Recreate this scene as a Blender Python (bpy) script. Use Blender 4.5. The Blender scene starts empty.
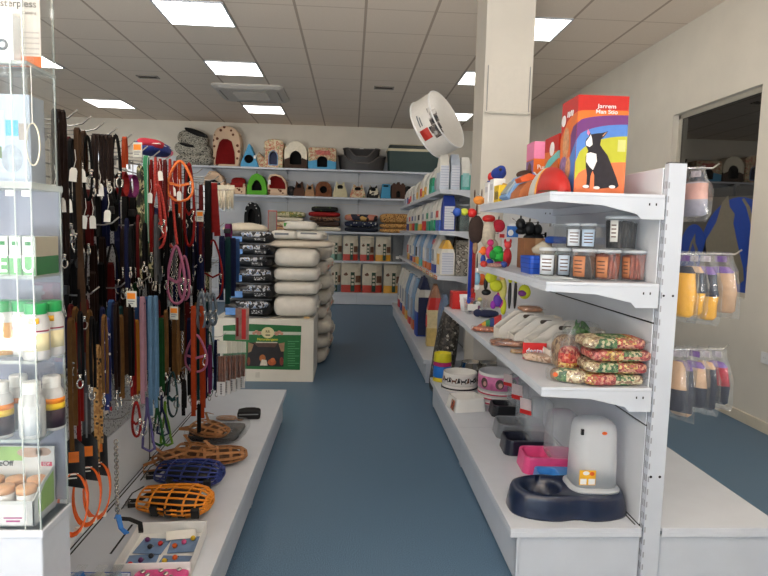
import bpy, bmesh, math, random
from math import sin, cos, pi, radians
from mathutils import Vector, Matrix, Euler
random.seed(11)
SC = bpy.context.scene
COL = SC.collection
V = Vector

# ------------------------------------------------------------------ camera
F_PX, PITCH, YAW, ROLL, CAM_H = 594.55, .0954, .0568, .026, 1.33
fw = V((sin(YAW)*cos(PITCH), cos(YAW)*cos(PITCH), -sin(PITCH)))
rt0 = V((cos(YAW), -sin(YAW), 0)); up0 = rt0.cross(fw)
rt = rt0*cos(ROLL) + up0*sin(ROLL); up = up0*cos(ROLL) - rt0*sin(ROLL)
cd = bpy.data.cameras.new('camera'); cam = bpy.data.objects.new('camera', cd); COL.objects.link(cam)
cd.sensor_width = 36; cd.lens = F_PX/768*36; cd.clip_start = .05; cd.clip_end = 100
cam.matrix_world = Matrix(((rt.x, up.x, -fw.x, 0), (rt.y, up.y, -fw.y, 0), (rt.z, up.z, -fw.z, CAM_H), (0, 0, 0, 1)))
SC.camera = cam
SC.view_settings.view_transform = 'Standard'
SC.view_settings.look = 'None'
SC.view_settings.exposure = 0.82

def at(u, v, ax, val):
    """where the sight line through a photo point meets the plane x, y or z = val (metres)"""
    d = rt*((u-384)/F_PX) + up*((288-v)/F_PX) + fw
    i = 'xyz'.index(ax); o = V((0, 0, CAM_H))
    return o + d*((val-o[i])/d[i])

# ------------------------------------------------------------------ materials
def lin(c):
    r = []
    for k in c[:3]:
        k = k/255.0
        r.append(k/12.92 if k <= .04045 else ((k+.055)/1.055)**2.4)
    return (r[0], r[1], r[2], 1)
def base_mat(name):
    m = bpy.data.materials.new(name); m.use_nodes = True
    n = m.node_tree.nodes; n.clear()
    o = n.new('ShaderNodeOutputMaterial'); b = n.new('ShaderNodeBsdfPrincipled')
    m.node_tree.links.new(b.outputs[0], o.inputs[0])
    return m, n, m.node_tree.links, b, o
def coords(n, l, scale=1.0, kind='Object'):
    tc = n.new('ShaderNodeTexCoord'); mp = n.new('ShaderNodeMapping')
    l.new(tc.outputs[kind], mp.inputs[0])
    mp.inputs['Scale'].default_value = scale if isinstance(scale, tuple) else (scale,)*3
    return mp.outputs[0]
_mc = {}
def mat(col, rough=.5, metal=0, var=.12, scale=30, bump=0, spec=.5, coat=0, emit=0):
    """plain colour with a little procedural variation"""
    key = (tuple(col), rough, metal, var, scale, bump, spec, coat, emit)
    if key in _mc: return _mc[key]
    m, n, l, b, o = base_mat('surface_%d_%d_%d' % tuple(int(k) for k in col[:3]))
    c = lin(col)
    b.inputs['Base Color'].default_value = c
    b.inputs['Roughness'].default_value = rough; b.inputs['Metallic'].default_value = metal
    b.inputs['Specular IOR Level'].default_value = spec; b.inputs['Coat Weight'].default_value = coat
    if var or bump:
        no = n.new('ShaderNodeTexNoise'); no.inputs['Scale'].default_value = scale; no.inputs['Detail'].default_value = 3
        l.new(coords(n, l), no.inputs['Vector'])
        r = n.new('ShaderNodeValToRGB'); l.new(no.outputs['Fac'], r.inputs[0])
        r.color_ramp.elements[0].position = .3; r.color_ramp.elements[1].position = .7
        r.color_ramp.elements[0].color = tuple(k*(1-var) for k in c[:3])+(1,)
        r.color_ramp.elements[1].color = tuple(min(1, k*(1+var)) for k in c[:3])+(1,)
        l.new(r.outputs[0], b.inputs['Base Color'])
        if bump:
            bp = n.new('ShaderNodeBump'); bp.inputs['Strength'].default_value = bump; bp.inputs['Distance'].default_value = .01
            l.new(no.outputs['Fac'], bp.inputs['Height']); l.new(bp.outputs[0], b.inputs['Normal'])
    if emit:
        b.inputs['Emission Color'].default_value = c; b.inputs['Emission Strength'].default_value = emit
    _mc[key] = m
    return m
def ramp_mat(name, cols, kind, scale, rough=.7, cuts=None, distort=0, bump=0, axis='X', constant=True):
    """stripes ('wave'), spots ('dots'), grains ('cells') or blotches ('noise') run through a hard colour ramp"""
    m, n, l, b, o = base_mat(name)
    b.inputs['Roughness'].default_value = rough
    if kind == 'wave':
        t = n.new('ShaderNodeTexWave'); t.bands_direction = axis; t.inputs['Distortion'].default_value = distort
        t.inputs['Detail Scale'].default_value = 2; t.wave_profile = 'SAW' if distort == 0 else 'SIN'
        out = t.outputs['Fac']
    elif kind == 'noise':
        t = n.new('ShaderNodeTexNoise'); t.inputs['Detail'].default_value = 3; out = t.outputs['Fac']
    else:
        t = n.new('ShaderNodeTexVoronoi'); out = t.outputs['Distance']
        if kind == 'cells':
            sp = n.new('ShaderNodeSeparateColor'); l.new(t.outputs['Color'], sp.inputs[0]); out = sp.outputs[0]
    if isinstance(scale, tuple):
        t.inputs['Scale'].default_value = 1; l.new(coords(n, l, scale), t.inputs['Vector'])
    else:
        t.inputs['Scale'].default_value = scale; l.new(coords(n, l), t.inputs['Vector'])
    r = n.new('ShaderNodeValToRGB'); l.new(out, r.inputs[0])
    cr = r.color_ramp
    if constant: cr.interpolation = 'CONSTANT'
    k = len(cols); cuts = cuts or [i/k for i in range(k)]
    while len(cr.elements) < k: cr.elements.new(.5)
    for i in range(k):
        cr.elements[i].position = cuts[i]; cr.elements[i].color = lin(cols[i])
    l.new(r.outputs[0], b.inputs['Base Color'])
    if bump:
        bp = n.new('ShaderNodeBump'); bp.inputs['Strength'].default_value = bump; bp.inputs['Distance'].default_value = .01
        l.new(t.outputs[0], bp.inputs['Height']); l.new(bp.outputs[0], b.inputs['Normal'])
    return m
def clear_mat(name, tint=(240, 245, 250), body=.12, gloss=.12, rough=.08, crinkle=0):
    """thin clear plastic or acrylic: mostly see-through, some milky body, some reflection"""
    m, n, l, b, o = base_mat(name); n.remove(b)
    tr = n.new('ShaderNodeBsdfTransparent'); tr.inputs[0].default_value = (.97, .98, .98, 1)
    di = n.new('ShaderNodeBsdfDiffuse'); di.inputs[0].default_value = lin(tint)
    gl = n.new('ShaderNodeBsdfGlossy'); gl.inputs[0].default_value = (1, 1, 1, 1); gl.inputs['Roughness'].default_value = rough
    m1 = n.new('ShaderNodeMixShader'); m1.inputs[0].default_value = body
    l.new(tr.outputs[0], m1.inputs[1]); l.new(di.outputs[0], m1.inputs[2])
    m2 = n.new('ShaderNodeMixShader')
    lw = n.new('ShaderNodeLayerWeight'); lw.inputs[0].default_value = .25
    mu = n.new('ShaderNodeMath'); mu.operation = 'MULTIPLY_ADD'; mu.inputs[1].default_value = .22; mu.inputs[2].default_value = gloss*.12
    l.new(lw.outputs['Fresnel'], mu.inputs[0]); l.new(mu.outputs[0], m2.inputs[0])
    l.new(m1.outputs[0], m2.inputs[1]); l.new(gl.outputs[0], m2.inputs[2]); l.new(m2.outputs[0], o.inputs[0])
    if crinkle:
        no = n.new('ShaderNodeTexNoise'); no.inputs['Scale'].default_value = crinkle; l.new(coords(n, l), no.inputs['Vector'])
        bp = n.new('ShaderNodeBump'); bp.inputs['Strength'].default_value = .6; bp.inputs['Distance'].default_value = .01
        l.new(no.outputs['Fac'], bp.inputs['Height']); l.new(bp.outputs[0], gl.inputs['Normal']); l.new(bp.outputs[0], lw.inputs['Normal'])
    return m

# ------------------------------------------------------------------ mesh builder
class MB:
    def __init__(s): s.bm = bmesh.new(); s.mi = 0; s.sm = False
    def m(s, i): s.mi = i; return s
    def smooth(s, on=True): s.sm = on; return s
    def _f(s, vs, mi=None):
        try:
            f = s.bm.faces.new(vs); f.material_index = s.mi if mi is None else mi; f.smooth = s.sm
            return f
        except ValueError: return None
    def v(s, p): return s.bm.verts.new(p)
    def box(s, x0, x1, y0, y1, z0, z1):
        return s.obox(((x0+x1)/2, (y0+y1)/2, (z0+z1)/2), (abs(x1-x0), abs(y1-y0), abs(z1-z0)))
    def obox(s, c, size, rot=(0, 0, 0), taper=1.0):
        R = Euler(rot).to_matrix(); c = V(c); p = []
        for z in (-.5, .5):
            k = 1 if z < 0 else taper
            for x, y in ((-.5, -.5), (.5, -.5), (.5, .5), (-.5, .5)):
                p.append(s.v(c + R @ V((x*size[0]*k, y*size[1]*k, z*size[2]))))
        for q in ((3, 2, 1, 0), (4, 5, 6, 7), (0, 1, 5, 4), (1, 2, 6, 5), (2, 3, 7, 6), (3, 0, 4, 7)):
            s._f([p[i] for i in q])
        return s
    def loft(s, rings, mats=None, cap=(True, True), loop=False):
        R = [[s.v(p) for p in r] for r in rings]; n = len(R[0])
        pairs = list(zip(R[:-1], R[1:])) + ([(R[-1], R[0])] if loop else [])
        for k, (a, b) in enumerate(pairs):
            for i in range(n):
                j = (i+1) % n
                s._f([a[i], a[j], b[j], b[i]], mats[k] if mats else None)
        if not loop:
            if cap[0]: s._f(R[0][::-1], mats[0] if mats else None)
            if cap[1]: s._f(R[-1], mats[-1] if mats else None)
        return s
    def tube(s, pts, r, seg=8, closed=False, squash=1.0):
        pts = [V(p) for p in pts]; n = len(pts); rings = []; prev = None
        for i, p in enumerate(pts):
            a = pts[(i-1) % n] if (closed or i) else p; b = pts[(i+1) % n] if (closed or i < n-1) else p
            t = (b-a)
            t = t.normalized() if t.length > 1e-9 else V((0, 0, 1))
            if prev is None: u = t.orthogonal().normalized()
            else:
                u = prev - t*prev.dot(t); u = u.normalized() if u.length > 1e-6 else t.orthogonal().normalized()
            prev = u; w = t.cross(u); rr = r[i] if isinstance(r, (list, tuple)) else r
            rings.append([p + u*(rr*cos(2*pi*k/seg)) + w*(rr*squash*sin(2*pi*k/seg)) for k in range(seg)])
        return s.loft(rings, loop=closed)
    def ribbon(s, pts, w, t, side=(1, 0, 0), closed=False):
        pts = [V(p) for p in pts]; n = len(pts); rings = []
        for i, p in enumerate(pts):
            a = pts[(i-1) % n] if (closed or i) else p; b = pts[(i+1) % n] if (closed or i < n-1) else p
            T = (b-a).normalized(); S = V(side); S = (S - T*S.dot(T)).normalized(); N = T.cross(S)
            rings.append([p+S*(w/2)+N*(t/2), p-S*(w/2)+N*(t/2), p-S*(w/2)-N*(t/2), p+S*(w/2)-N*(t/2)])
        return s.loft(rings, loop=closed)
    def lathe(s, prof, c=(0, 0, 0), seg=28, sx=1, sy=1, mats=None, e=1.0, cap=(True, True)):
        c = V(c); rings = []
        for r, z in prof:
            ring = []
            for k in range(seg):
                a = 2*pi*k/seg; ca, sa = cos(a), sin(a)
                if e != 1:
                    ca = math.copysign(abs(ca)**e, ca); sa = math.copysign(abs(sa)**e, sa)
                ring.append(c + V((r*sx*ca, r*sy*sa, z)))
            rings.append(ring)
        return s.loft(rings, mats, cap)
    def ell(s, c, r, rot=(0, 0, 0), seg=16, n=10, e=1.0, ez=None, wob=0, seed=0):
        R = Euler(rot).to_matrix(); c = V(c); rings = []; ez = ez or e; rnd = random.Random(seed)
        ph = [rnd.uniform(0, 6) for _ in range(4)]
        f = lambda q, e: math.copysign(abs(q)**e, q)
        for i in range(1, n):
            th = -pi/2 + pi*i/n; ring = []
            for k in range(seg):
                a = 2*pi*k/seg; w = 1 + wob*(sin(3*a+ph[0]+i*.7) + .6*sin(5*a+ph[1]-i))
                ring.append(c + R @ V((r[0]*w*f(cos(th), ez)*f(cos(a), e), r[1]*w*f(cos(th), ez)*f(sin(a), e), r[2]*f(sin(th), ez))))
            rings.append(ring)
        return s.loft(rings)
    def prism(s, poly, o, u, v, d):
        o, u, v, d = V(o), V(u), V(v), V(d)
        return s.loft([[o+u*x+v*y for x, y in poly], [o+u*x+v*y+d for x, y in poly]])
    def paint(s, fn):
        for f in s.bm.faces:
            k = fn(f.calc_center_median())
            if k is not None: f.material_index = k
        return s
    def out(s, name, mats, parent=None, bevel=0, seg=2, loc=None, rot=None):
        bmesh.ops.recalc_face_normals(s.bm, faces=s.bm.faces)
        me = bpy.data.meshes.new(name); s.bm.to_mesh(me); s.bm.free()
        for k in (mats if isinstance(mats, (list, tuple)) else [mats]): me.materials.append(k)
        o = bpy.data.objects.new(name, me); COL.objects.link(o)
        if parent is not None: o.parent = parent
        if loc is not None: o.location = loc
        if rot is not None: o.rotation_euler = rot
        if bevel:
            b = o.modifiers.new('bevel', 'BEVEL'); b.width = bevel; b.segments = seg; b.limit_method = 'ANGLE'; b.angle_limit = radians(40)
        return o
def thing(name, label, cat, loc=(0, 0, 0), rz=0, group=None, rot=None):
    o = bpy.data.objects.new(name, None); COL.objects.link(o); o.empty_display_size = .05
    o.location = loc; o.rotation_euler = rot if rot else (0, 0, rz)
    o['label'] = label; o['category'] = cat
    if group: o['group'] = group
    return o
def tag(o, label, cat, group=None):
    o['label'] = label; o['category'] = cat
    if group: o['group'] = group
    return o
def struct(o): o['kind'] = 'structure'; return o
def inst(me, name, parent=None, loc=(0, 0, 0), rot=(0, 0, 0), sc=None):
    o = bpy.data.objects.new(name, me); COL.objects.link(o)
    if parent is not None: o.parent = parent
    o.location = loc; o.rotation_euler = rot
    if sc: o.scale = sc
    return o
def dup(root, loc, rz, label, group=None):
    r = root.copy(); COL.objects.link(r); r.location = loc; r.rotation_euler = (0, 0, rz); r['label'] = label
    if group: r['group'] = group
    for ch in list(root.children):
        c = ch.copy(); COL.objects.link(c); c.parent = r
        for g in list(ch.children):
            d = g.copy(); COL.objects.link(d); d.parent = c
    return r
def lettering(s, size, m, parent, loc, rot, name='lettering', sx=1.0, align='CENTER'):
    cu = bpy.data.curves.new('letters', 'FONT'); cu.body = s; cu.size = size; cu.align_x = align; cu.align_y = 'CENTER'
    cu.extrude = .0004; cu.offset = size*.012
    t = bpy.data.objects.new('letters', cu); COL.objects.link(t)
    bpy.context.view_layer.update()
    me = bpy.data.meshes.new_from_object(t.evaluated_get(bpy.context.evaluated_depsgraph_get()))
    bpy.data.objects.remove(t); me.materials.clear(); me.materials.append(m)
    o = inst(me, name, parent, loc, rot); o.scale = (sx, 1, 1)
    return o
def circ(cx, cy, rx, ry=None, n=24, a0=0, a1=2*pi):
    ry = ry or rx; full = abs(a1-a0-2*pi) < 1e-6; k = n if full else n-1
    return [(cx+rx*cos(a0+(a1-a0)*i/k), cy+ry*sin(a0+(a1-a0)*i/k)) for i in range(n)]
def arch(w, h, n=14, x=0, y=0):
    r = w/2; return [(x-r, y)] + [(x+r, y)] + [(x+r*cos(pi*i/n), y+max(h-r, 0)+min(r, h)*sin(pi*i/n)) for i in range(n+1)]
def rrect(w, h, r, n=4):
    p = []
    for cx, cy, a in ((w/2-r, h/2-r, 0), (-w/2+r, h/2-r, pi/2), (-w/2+r, -h/2+r, pi), (w/2-r, -h/2+r, 1.5*pi)):
        p += [(cx+r*cos(a+pi/2*i/n), cy+r*sin(a+pi/2*i/n)) for i in range(n+1)]
    return p
def radial(poly, c, n=56):
    res = []; k = len(poly)
    for i in range(n):
        a = 2*pi*i/n + .001; d = (cos(a), sin(a)); best = 0
        for j in range(k):
            ax, ay = poly[j][0]-c[0], poly[j][1]-c[1]; bx, by = poly[(j+1) % k][0]-c[0], poly[(j+1) % k][1]-c[1]
            ex, ey = bx-ax, by-ay; den = d[0]*ey-d[1]*ex
            if abs(den) < 1e-12: continue
            t = (ax*ey-ay*ex)/den; q = (ax*d[1]-ay*d[0])/den
            if t > 0 and -1e-6 <= q <= 1+1e-6: best = max(best, t)
        res.append((c[0]+d[0]*best, c[1]+d[1]*best))
    return res

# ------------------------------------------------------------------ shared materials
WHITE_METAL = mat((198, 204, 214), .38, 0, .03, 8)
SHELF_METAL = mat((206, 211, 220), .35, 0, .03, 8)
PANEL = mat((214, 218, 224), .5, 0, .03, 6)
GAP = mat((22, 22, 26), .8, 0, 0)
CHROME = mat((205, 205, 205), .25, 1, .05)
STEEL = mat((200, 196, 188), .18, 1, .05)
WHITE_PLASTIC = mat((236, 236, 236), .35, 0, .02)
PAPER = mat((236, 234, 228), .7, 0, .03)
BLACK = mat((16, 16, 18), .45, 0, .1)
BLACK_FABRIC = mat((18, 17, 19), .85, 0, .2, 60)
CLEAR = clear_mat('clear_film', body=.05, gloss=.3, rough=.12, crinkle=25)
ACRYLIC = clear_mat('acrylic_sheet', (225, 235, 240), body=.035, gloss=.1, rough=.02)
ACRYLIC_EDGE = clear_mat('acrylic_edge', (228, 236, 232), body=.4, gloss=.3, rough=.1)
HOPPER = clear_mat('feeder_hopper', (232, 236, 240), body=.24, gloss=.2, rough=.15)
FROST = clear_mat('frosted_plastic', (226, 232, 238), body=.55, gloss=.15, rough=.3)
TUB = clear_mat('tub_plastic', (235, 238, 240), body=.07, gloss=.1, rough=.05)
RED = mat((190, 28, 26), .5, 0, .08); DKRED = mat((120, 16, 20), .7, 0, .12)
ORANGE = mat((214, 92, 26), .5, 0, .08); YELLOW = mat((226, 186, 40), .5, 0, .06)
BLUE = mat((50, 120, 200), .5, 0, .08); NAVY = mat((24, 34, 74), .6, 0, .12)
GREEN = mat((30, 130, 60), .5, 0, .08); PINK = mat((226, 92, 140), .5, 0, .06)
BROWN = mat((66, 40, 28), .7, 0, .15); TAN = mat((176, 128, 84), .7, 0, .12); CREAM = mat((222, 208, 182), .8, 0, .06)
KRAFT = mat((170, 120, 78), .8, 0, .08)
TEAL = mat((28, 88, 92), .6, 0, .1)
GREY = mat((120, 124, 130), .5, 0, .08)

# ------------------------------------------------------------------ room
GX, GY = .0838, 5.2524       # ceiling grid origin
H = 3.205; XR = 2.9; YB = 11.08; XL = -5.3; YF = -3.0
def floor_mat():
    m, n, l, b, o = base_mat('speckled_vinyl_floor')
    c = coords(n, l)
    v = n.new('ShaderNodeTexNoise'); v.inputs['Scale'].default_value = 240; v.inputs['Detail'].default_value = 2; l.new(c, v.inputs['Vector'])
    r = n.new('ShaderNodeValToRGB'); l.new(v.outputs['Fac'], r.inputs[0])
    r.color_ramp.elements[0].position = .36; r.color_ramp.elements[0].color = lin((64, 90, 116))
    r.color_ramp.elements[1].position = .66; r.color_ramp.elements[1].color = lin((104, 134, 160))
    no = n.new('ShaderNodeTexNoise'); no.inputs['Scale'].default_value = 1.3; l.new(c, no.inputs['Vector'])
    mx = n.new('ShaderNodeMixRGB'); mx.blend_type = 'MULTIPLY'; mx.inputs[0].default_value = .25
    l.new(r.outputs[0], mx.inputs[1]); l.new(no.outputs['Color'], mx.inputs[2]); l.new(r.outputs[0], b.inputs['Base Color'])
    b.inputs['Roughness'].default_value = .42; b.inputs['Specular IOR Level'].default_value = .35
    return m
def ceiling_mat():
    m, n, l, b, o = base_mat('ceiling_tiles')
    tc = n.new('ShaderNodeTexCoord'); sp = n.new('ShaderNodeSeparateXYZ'); l.new(tc.outputs['Object'], sp.inputs[0])
    outs = []
    for i, (off, w) in enumerate(((GX, .012), (GY, .008))):
        a = n.new('ShaderNodeMath'); a.operation = 'SUBTRACT'; a.inputs[1].default_value = off-60+.3; l.new(sp.outputs[i], a.inputs[0])
        q = n.new('ShaderNodeMath'); q.operation = 'MODULO'; q.inputs[1].default_value = .6; l.new(a.outputs[0], q.inputs[0])
        d = n.new('ShaderNodeMath'); d.operation = 'SUBTRACT'; d.inputs[1].default_value = .3; l.new(q.outputs[0], d.inputs[0])
        e = n.new('ShaderNodeMath'); e.operation = 'ABSOLUTE'; l.new(d.outputs[0], e.inputs[0])
        g = n.new('ShaderNodeMath'); g.operation = 'LESS_THAN'; g.inputs[1].default_value = w; l.new(e.outputs[0], g.inputs[0])
        outs.append(g.outputs[0])
    no = n.new('ShaderNodeTexNoise'); no.inputs['Scale'].default_value = 120; l.new(tc.outputs['Object'], no.inputs['Vector'])
    r = n.new('ShaderNodeValToRGB'); l.new(no.outputs['Fac'], r.inputs[0])
    r.color_ramp.elements[0].color = lin((232, 216, 200)); r.color_ramp.elements[1].color = lin((244, 230, 214))
    x1 = n.new('ShaderNodeMixRGB'); x1.inputs[2].default_value = lin((214, 196, 178)); l.new(outs[1], x1.inputs[0]); l.new(r.outputs[0], x1.inputs[1])
    x2 = n.new('ShaderNodeMixRGB'); x2.inputs[2].default_value = lin((190, 170, 152)); l.new(outs[0], x2.inputs[0]); l.new(x1.outputs[0], x2.inputs[1])
    l.new(x2.outputs[0], b.inputs['Base Color']); b.inputs['Roughness'].default_value = .9
    return m
WALL = mat((226, 220, 208), .85, 0, .03, 4)
struct(MB().box(XL, XR, YF, YB, -.1, 0).out('floor', floor_mat()))
struct(MB().box(XL, XR, YF, YB, H, H+.1).out('ceiling', ceiling_mat()))
struct(MB().box(XL-.1, XR+.1, YB, YB+.1, 0, H).out('wall_back', WALL))
struct(MB().box(XL-.1, XL, YF, YB, 0, H).out('wall_left', WALL))
WY0, WY1, WZ0, WZ1 = 4.20, 5.38, .90, 2.445      # opening of the window in the right wall
b = MB()
b.box(XR, XR+.14, YF, WY0, 0, H); b.box(XR, XR+.14, WY1, YB, 0, H)
b.box(XR, XR+.14, WY0, WY1, 0, WZ0); b.box(XR, XR+.14, WY0, WY1, WZ1, H)
struct(b.out('wall_right', WALL))
# shop front behind the camera: big openings daylight falls through
b = MB(); b.box(XL, -4.9, YF-.1, YF, 0, H); b.box(.2, XR, YF-.1, YF, 0, H); b.box(-4.9, .2, YF-.1, YF, 2.8, H); b.box(-4.9, .2, YF-.1, YF, 0, .12)
struct(b.out('wall_front', WALL))
b = MB()
for x in (-4.9, -3.2, -1.5, .14): b.box(x, x+.06, YF-.08, YF-.02, .25, 2.8)
struct(b.out('trim_front', mat((150, 152, 156), .4, .6, .05)))
SKIRT = mat((222, 212, 192), .6, 0, .04)
struct(MB().box(XR-.012, XR, YF, YB, 0, .08).out('baseboard_right', SKIRT, bevel=.003))
struct(MB().box(XL, XR-.012, YB-.012, YB, 0, .08).out('baseboard_back', SKIRT))
struct(MB().box(.955, 1.318, 4.47, 4.83, 0, H).out('wall_column', mat((204, 198, 188), .8, 0, .03, 4), bevel=.006))

# window in the right wall: unlit room behind painted in as near-black glass, half covered by blue film with animal cut-outs
def glass_mat():
    m, n, l, b, o = base_mat('unlit_room_glass')
    b.inputs['Base Color'].default_value = lin((26, 25, 24)); b.inputs['Roughness'].default_value = .015
    b.inputs['Specular IOR Level'].default_value = .9; b.inputs['Coat Weight'].default_value = .5; b.inputs['Coat Roughness'].default_value = .01
    return m
w = MB(); f = .035
for y0, y1, z0, z1 in ((WY0, WY1, WZ0, WZ0+f), (WY0, WY1, WZ1-f, WZ1), (WY0, WY0+f, WZ0, WZ1), (WY1-f, WY1, WZ0, WZ1)):
    w.box(XR+.055, XR+.105, y0, y1, z0, z1)
win = struct(w.out('window_1', mat((196, 190, 176), .5, 0, .03)))
struct(MB().box(XR+.07, XR+.078, WY0+f, WY1-f, WZ0+f, WZ1-f).out('window_pane', glass_mat(), win))
film_b = mat((26, 66, 158), .4, 0, .04); film_g = mat((118, 112, 98), .5, 0, .04)
def yz(poly, x, m, name, thick=.0015):
    b = MB(); b.prism(poly, (x, 0, 0), (0, 1, 0), (0, 0, 1), (-thick, 0, 0)); return b.out(name, m, win)
X0 = XR+.0695
yz([(WY0+f, WZ0+f), (WY1-f, WZ0+f), (WY1-f, 1.70), (WY0+f, 1.66)], X0, mat((84, 80, 74), .35, 0, .04), 'frosted_film')
def cl(pl): return [(min(max(y, WY0+f), WY1-f), min(max(z, WZ0+f), 1.69)) for y, z in pl]
yz(cl(circ(4.46, 1.20, .47, .46, 40)), X0-.002, film_b, 'blue_film')
yz(cl([(4.92, .99), (4.90, 1.16), (4.84, 1.33), (4.72, 1.47), (4.66, 1.63), (4.59, 1.68), (4.56, 1.59), (4.49, 1.53), (4.50, 1.46), (4.40, 1.24), (4.34, 1.12), (4.32, 1.03), (4.38, .99), (4.46, 1.06), (4.55, 1.02)]), X0-.004, film_g, 'film_cutout')
yz(cl([(4.31, 1.10), (4.27, 1.25), (4.28, 1.42), (4.36, 1.58), (4.42, 1.64), (4.395, 1.65), (4.32, 1.58), (4.25, 1.42), (4.245, 1.22)]), X0-.004, film_g, 'film_cutout')
yz(cl(circ(5.03, 1.22, .20, .24, 32)), X0-.004, film_b, 'blue_film')
yz(cl([(5.10, 1.18), (5.06, 1.30), (5.0, 1.38), (4.99, 1.30), (4.94, 1.24), (4.97, 1.20), (5.0, 1.26), (5.03, 1.30), (5.06, 1.22)]), X0-.006, film_g, 'film_cutout')
# wall socket
p = at(766, 358, 'x', XR)
t = thing('wall_socket', 'square white power socket on the right wall above the skirting', 'socket', (XR, p.y, p.z))
MB().box(-.011, 0, -.04, .04, -.04, .04).out('cover_plate', WHITE_PLASTIC, t, bevel=.004)
b = MB(); b.tube([(-.011, .021*cos(a), .021*sin(a)) for a in [2*pi*i/20 for i in range(20)]], .002, 6, True)
for y in (-.009, .009): b.m(1).prism(circ(y, 0, .0026, n=10), (-.0112, 0, 0), (0, 1, 0), (0, 0, 1), (-.001, 0, 0))
b.out('socket_insert', [WHITE_PLASTIC, GREY], t)
# poster hanger on the column
t = thing('poster_hanger', 'slim white poster rail hanging by two cords on the white column', 'poster rail', (1.13, 4.47, 2.225))
MB().tube([(-.165, -.012, 0), (.175, -.012, 0)], .011, 10).out('rail', mat((200, 196, 186), .4, .2, .03), t)
for x in (-.15, .165): MB().tube([(x, -.008, .01), (x, -.008, .34)], .0022, 6).out('cord', GREY, t)
MB().box(-.145, .16, -.006, -.002, .012, .34).out('blank_poster', mat((206, 200, 190), .7, 0, .02), t)

# ceiling lights, air conditioner, vents
EMIT = bpy.data.materials.new('lit_diffuser'); EMIT.use_nodes = True
bs = EMIT.node_tree.nodes['Principled BSDF']; bs.inputs['Base Color'].default_value = (1, 1, 1, 1)
bs.inputs['Emission Color'].default_value = (1, .955, .88, 1); bs.inputs['Emission Strength'].default_value = 3.7
def light_panel(i, k, label):
    t = thing('ceiling_light', label, 'ceiling light', (GX+.6*i+.3, GY+.6*k+.3, H), 0, 'square ceiling light panels')
    b = MB()
    for a in range(4):
        r = Matrix.Rotation(a*pi/2, 3, 'Z'); c = r @ V((.2925, 0, -.006)); s = r @ V((.015, .6, 0))
        b.box(c.x-abs(s.x)/2, c.x+abs(s.x)/2, c.y-abs(s.y)/2, c.y+abs(s.y)/2, -.012, 0)
    b.out('frame', WHITE_METAL, t)
    MB().box(-.284, .284, -.284, .284, -.010, -.004).out('diffuser', EMIT, t)
for i, k, s in ((-3, 0, 'lit square ceiling panel nearest the camera above the aisle'),
                (-3, 3, 'lit square ceiling panel just in front of the ceiling air conditioner'),
                (-3, 7, 'lit square ceiling panel behind the air conditioner near the back wall'),
                (-7, 7, 'lit square ceiling panel far left above the dark leather leads'),
                (-7, 3, 'lit square ceiling panel at the left seen beside the acrylic display case'),
                (2, 0, 'lit square ceiling panel partly hidden by the right edge of the white column'),
                (2, 3, 'lit square ceiling panel just left of the white column'),
                (2, 7, 'small far lit ceiling panel between round sign and column')):
    light_panel(i, k, s)
for i, k in ((-3, -4), (-3, -8), (2, -4), (2, -8), (-7, -4)):  # out-of-view panels added to light the near end of the shop
    light_panel(i, k, 'unseen lit ceiling panel added behind the camera for light')
t = thing('air_conditioner', 'white square cassette air conditioner set in the ceiling tiles', 'air conditioner', (-1.42, 8.58, H))
b = MB(); b.loft([[V((x*s, y*s, z)) for x, y in rrect(1, 1, .1)] for s, z in ((.95, 0), (.95, -.02), (.86, -.05), (.5, -.055))]); b.out('grille_panel', mat((206, 200, 192), .5, 0, .03), t)
for a in range(4):
    MB().obox((0, -.37, -.043), (.56, .05, .012), (.35, 0, 0)).out('air_flap', mat((150, 142, 134), .5, 0, .03), t, rot=(0, 0, a*pi/2))
b = MB()
for i in range(11): b.box(-.23, .23, -.23+.046*i-.004, -.23+.046*i+.004, -.062, -.054)
b.out('intake_grille', mat((170, 164, 156), .5, 0, .03), t)
for p, lab in ((at(384, 87.5, 'z', H), 'small dark slot vent in the ceiling right of the aisle lights'), (at(148, 76.5, 'z', H), 'small dark slot vent in the ceiling left of the air conditioner')):
    t = thing('ceiling_vent', lab, 'ceiling vent', (p.x, p.y, H))
    b = MB(); b.box(-.13, .13, -.07, -.055, -.012, 0); b.box(-.13, .13, .055, .07, -.012, 0); b.box(-.13, -.115, -.07, .07, -.012, 0); b.box(.115, .13, -.07, .07, -.012, 0)
    b.out('frame', mat((150, 140, 130), .5, 0, .03), t); MB().box(-.115, .115, -.055, .055, -.005, -.001).out('slot', mat((50, 44, 40), .8, 0, 0), t)

# daylight through the shop front, and a fill lamp added for the ceiling
la = bpy.data.lights.new('shop_front_daylight', 'AREA'); la.shape = 'RECTANGLE'; la.size = 5.2; la.size_y = 2.5; la.energy = 66; la.color = (.82, .92, 1.0)
lo = bpy.data.objects.new('shop_front_daylight', la); COL.objects.link(lo); lo.location = (-2.3, YF-.35, 1.5); lo.rotation_euler = (radians(92), 0, 0)
lb = bpy.data.lights.new('ceiling_fill', 'AREA'); lb.shape = 'RECTANGLE'; lb.size = 6.0; lb.size_y = 3.2; lb.energy = 1500; lb.color = (1.0, .96, .9)  # unseen upward lamp outside, added to brighten the ceiling
lo2 = bpy.data.objects.new('ceiling_fill', lb); COL.objects.link(lo2); lo2.location = (-2.2, YF-1.45, -.1); lo2.rotation_euler = (radians(176), 0, 0)
wd = bpy.data.worlds.new('overcast_sky'); SC.world = wd; wd.use_nodes = True
wn = wd.node_tree.nodes; sk = wn.new('ShaderNodeTexSky'); sk.sky_type = 'HOSEK_WILKIE'; sk.turbidity = 6; sk.sun_direction = (.2, .6, .77)
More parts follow.
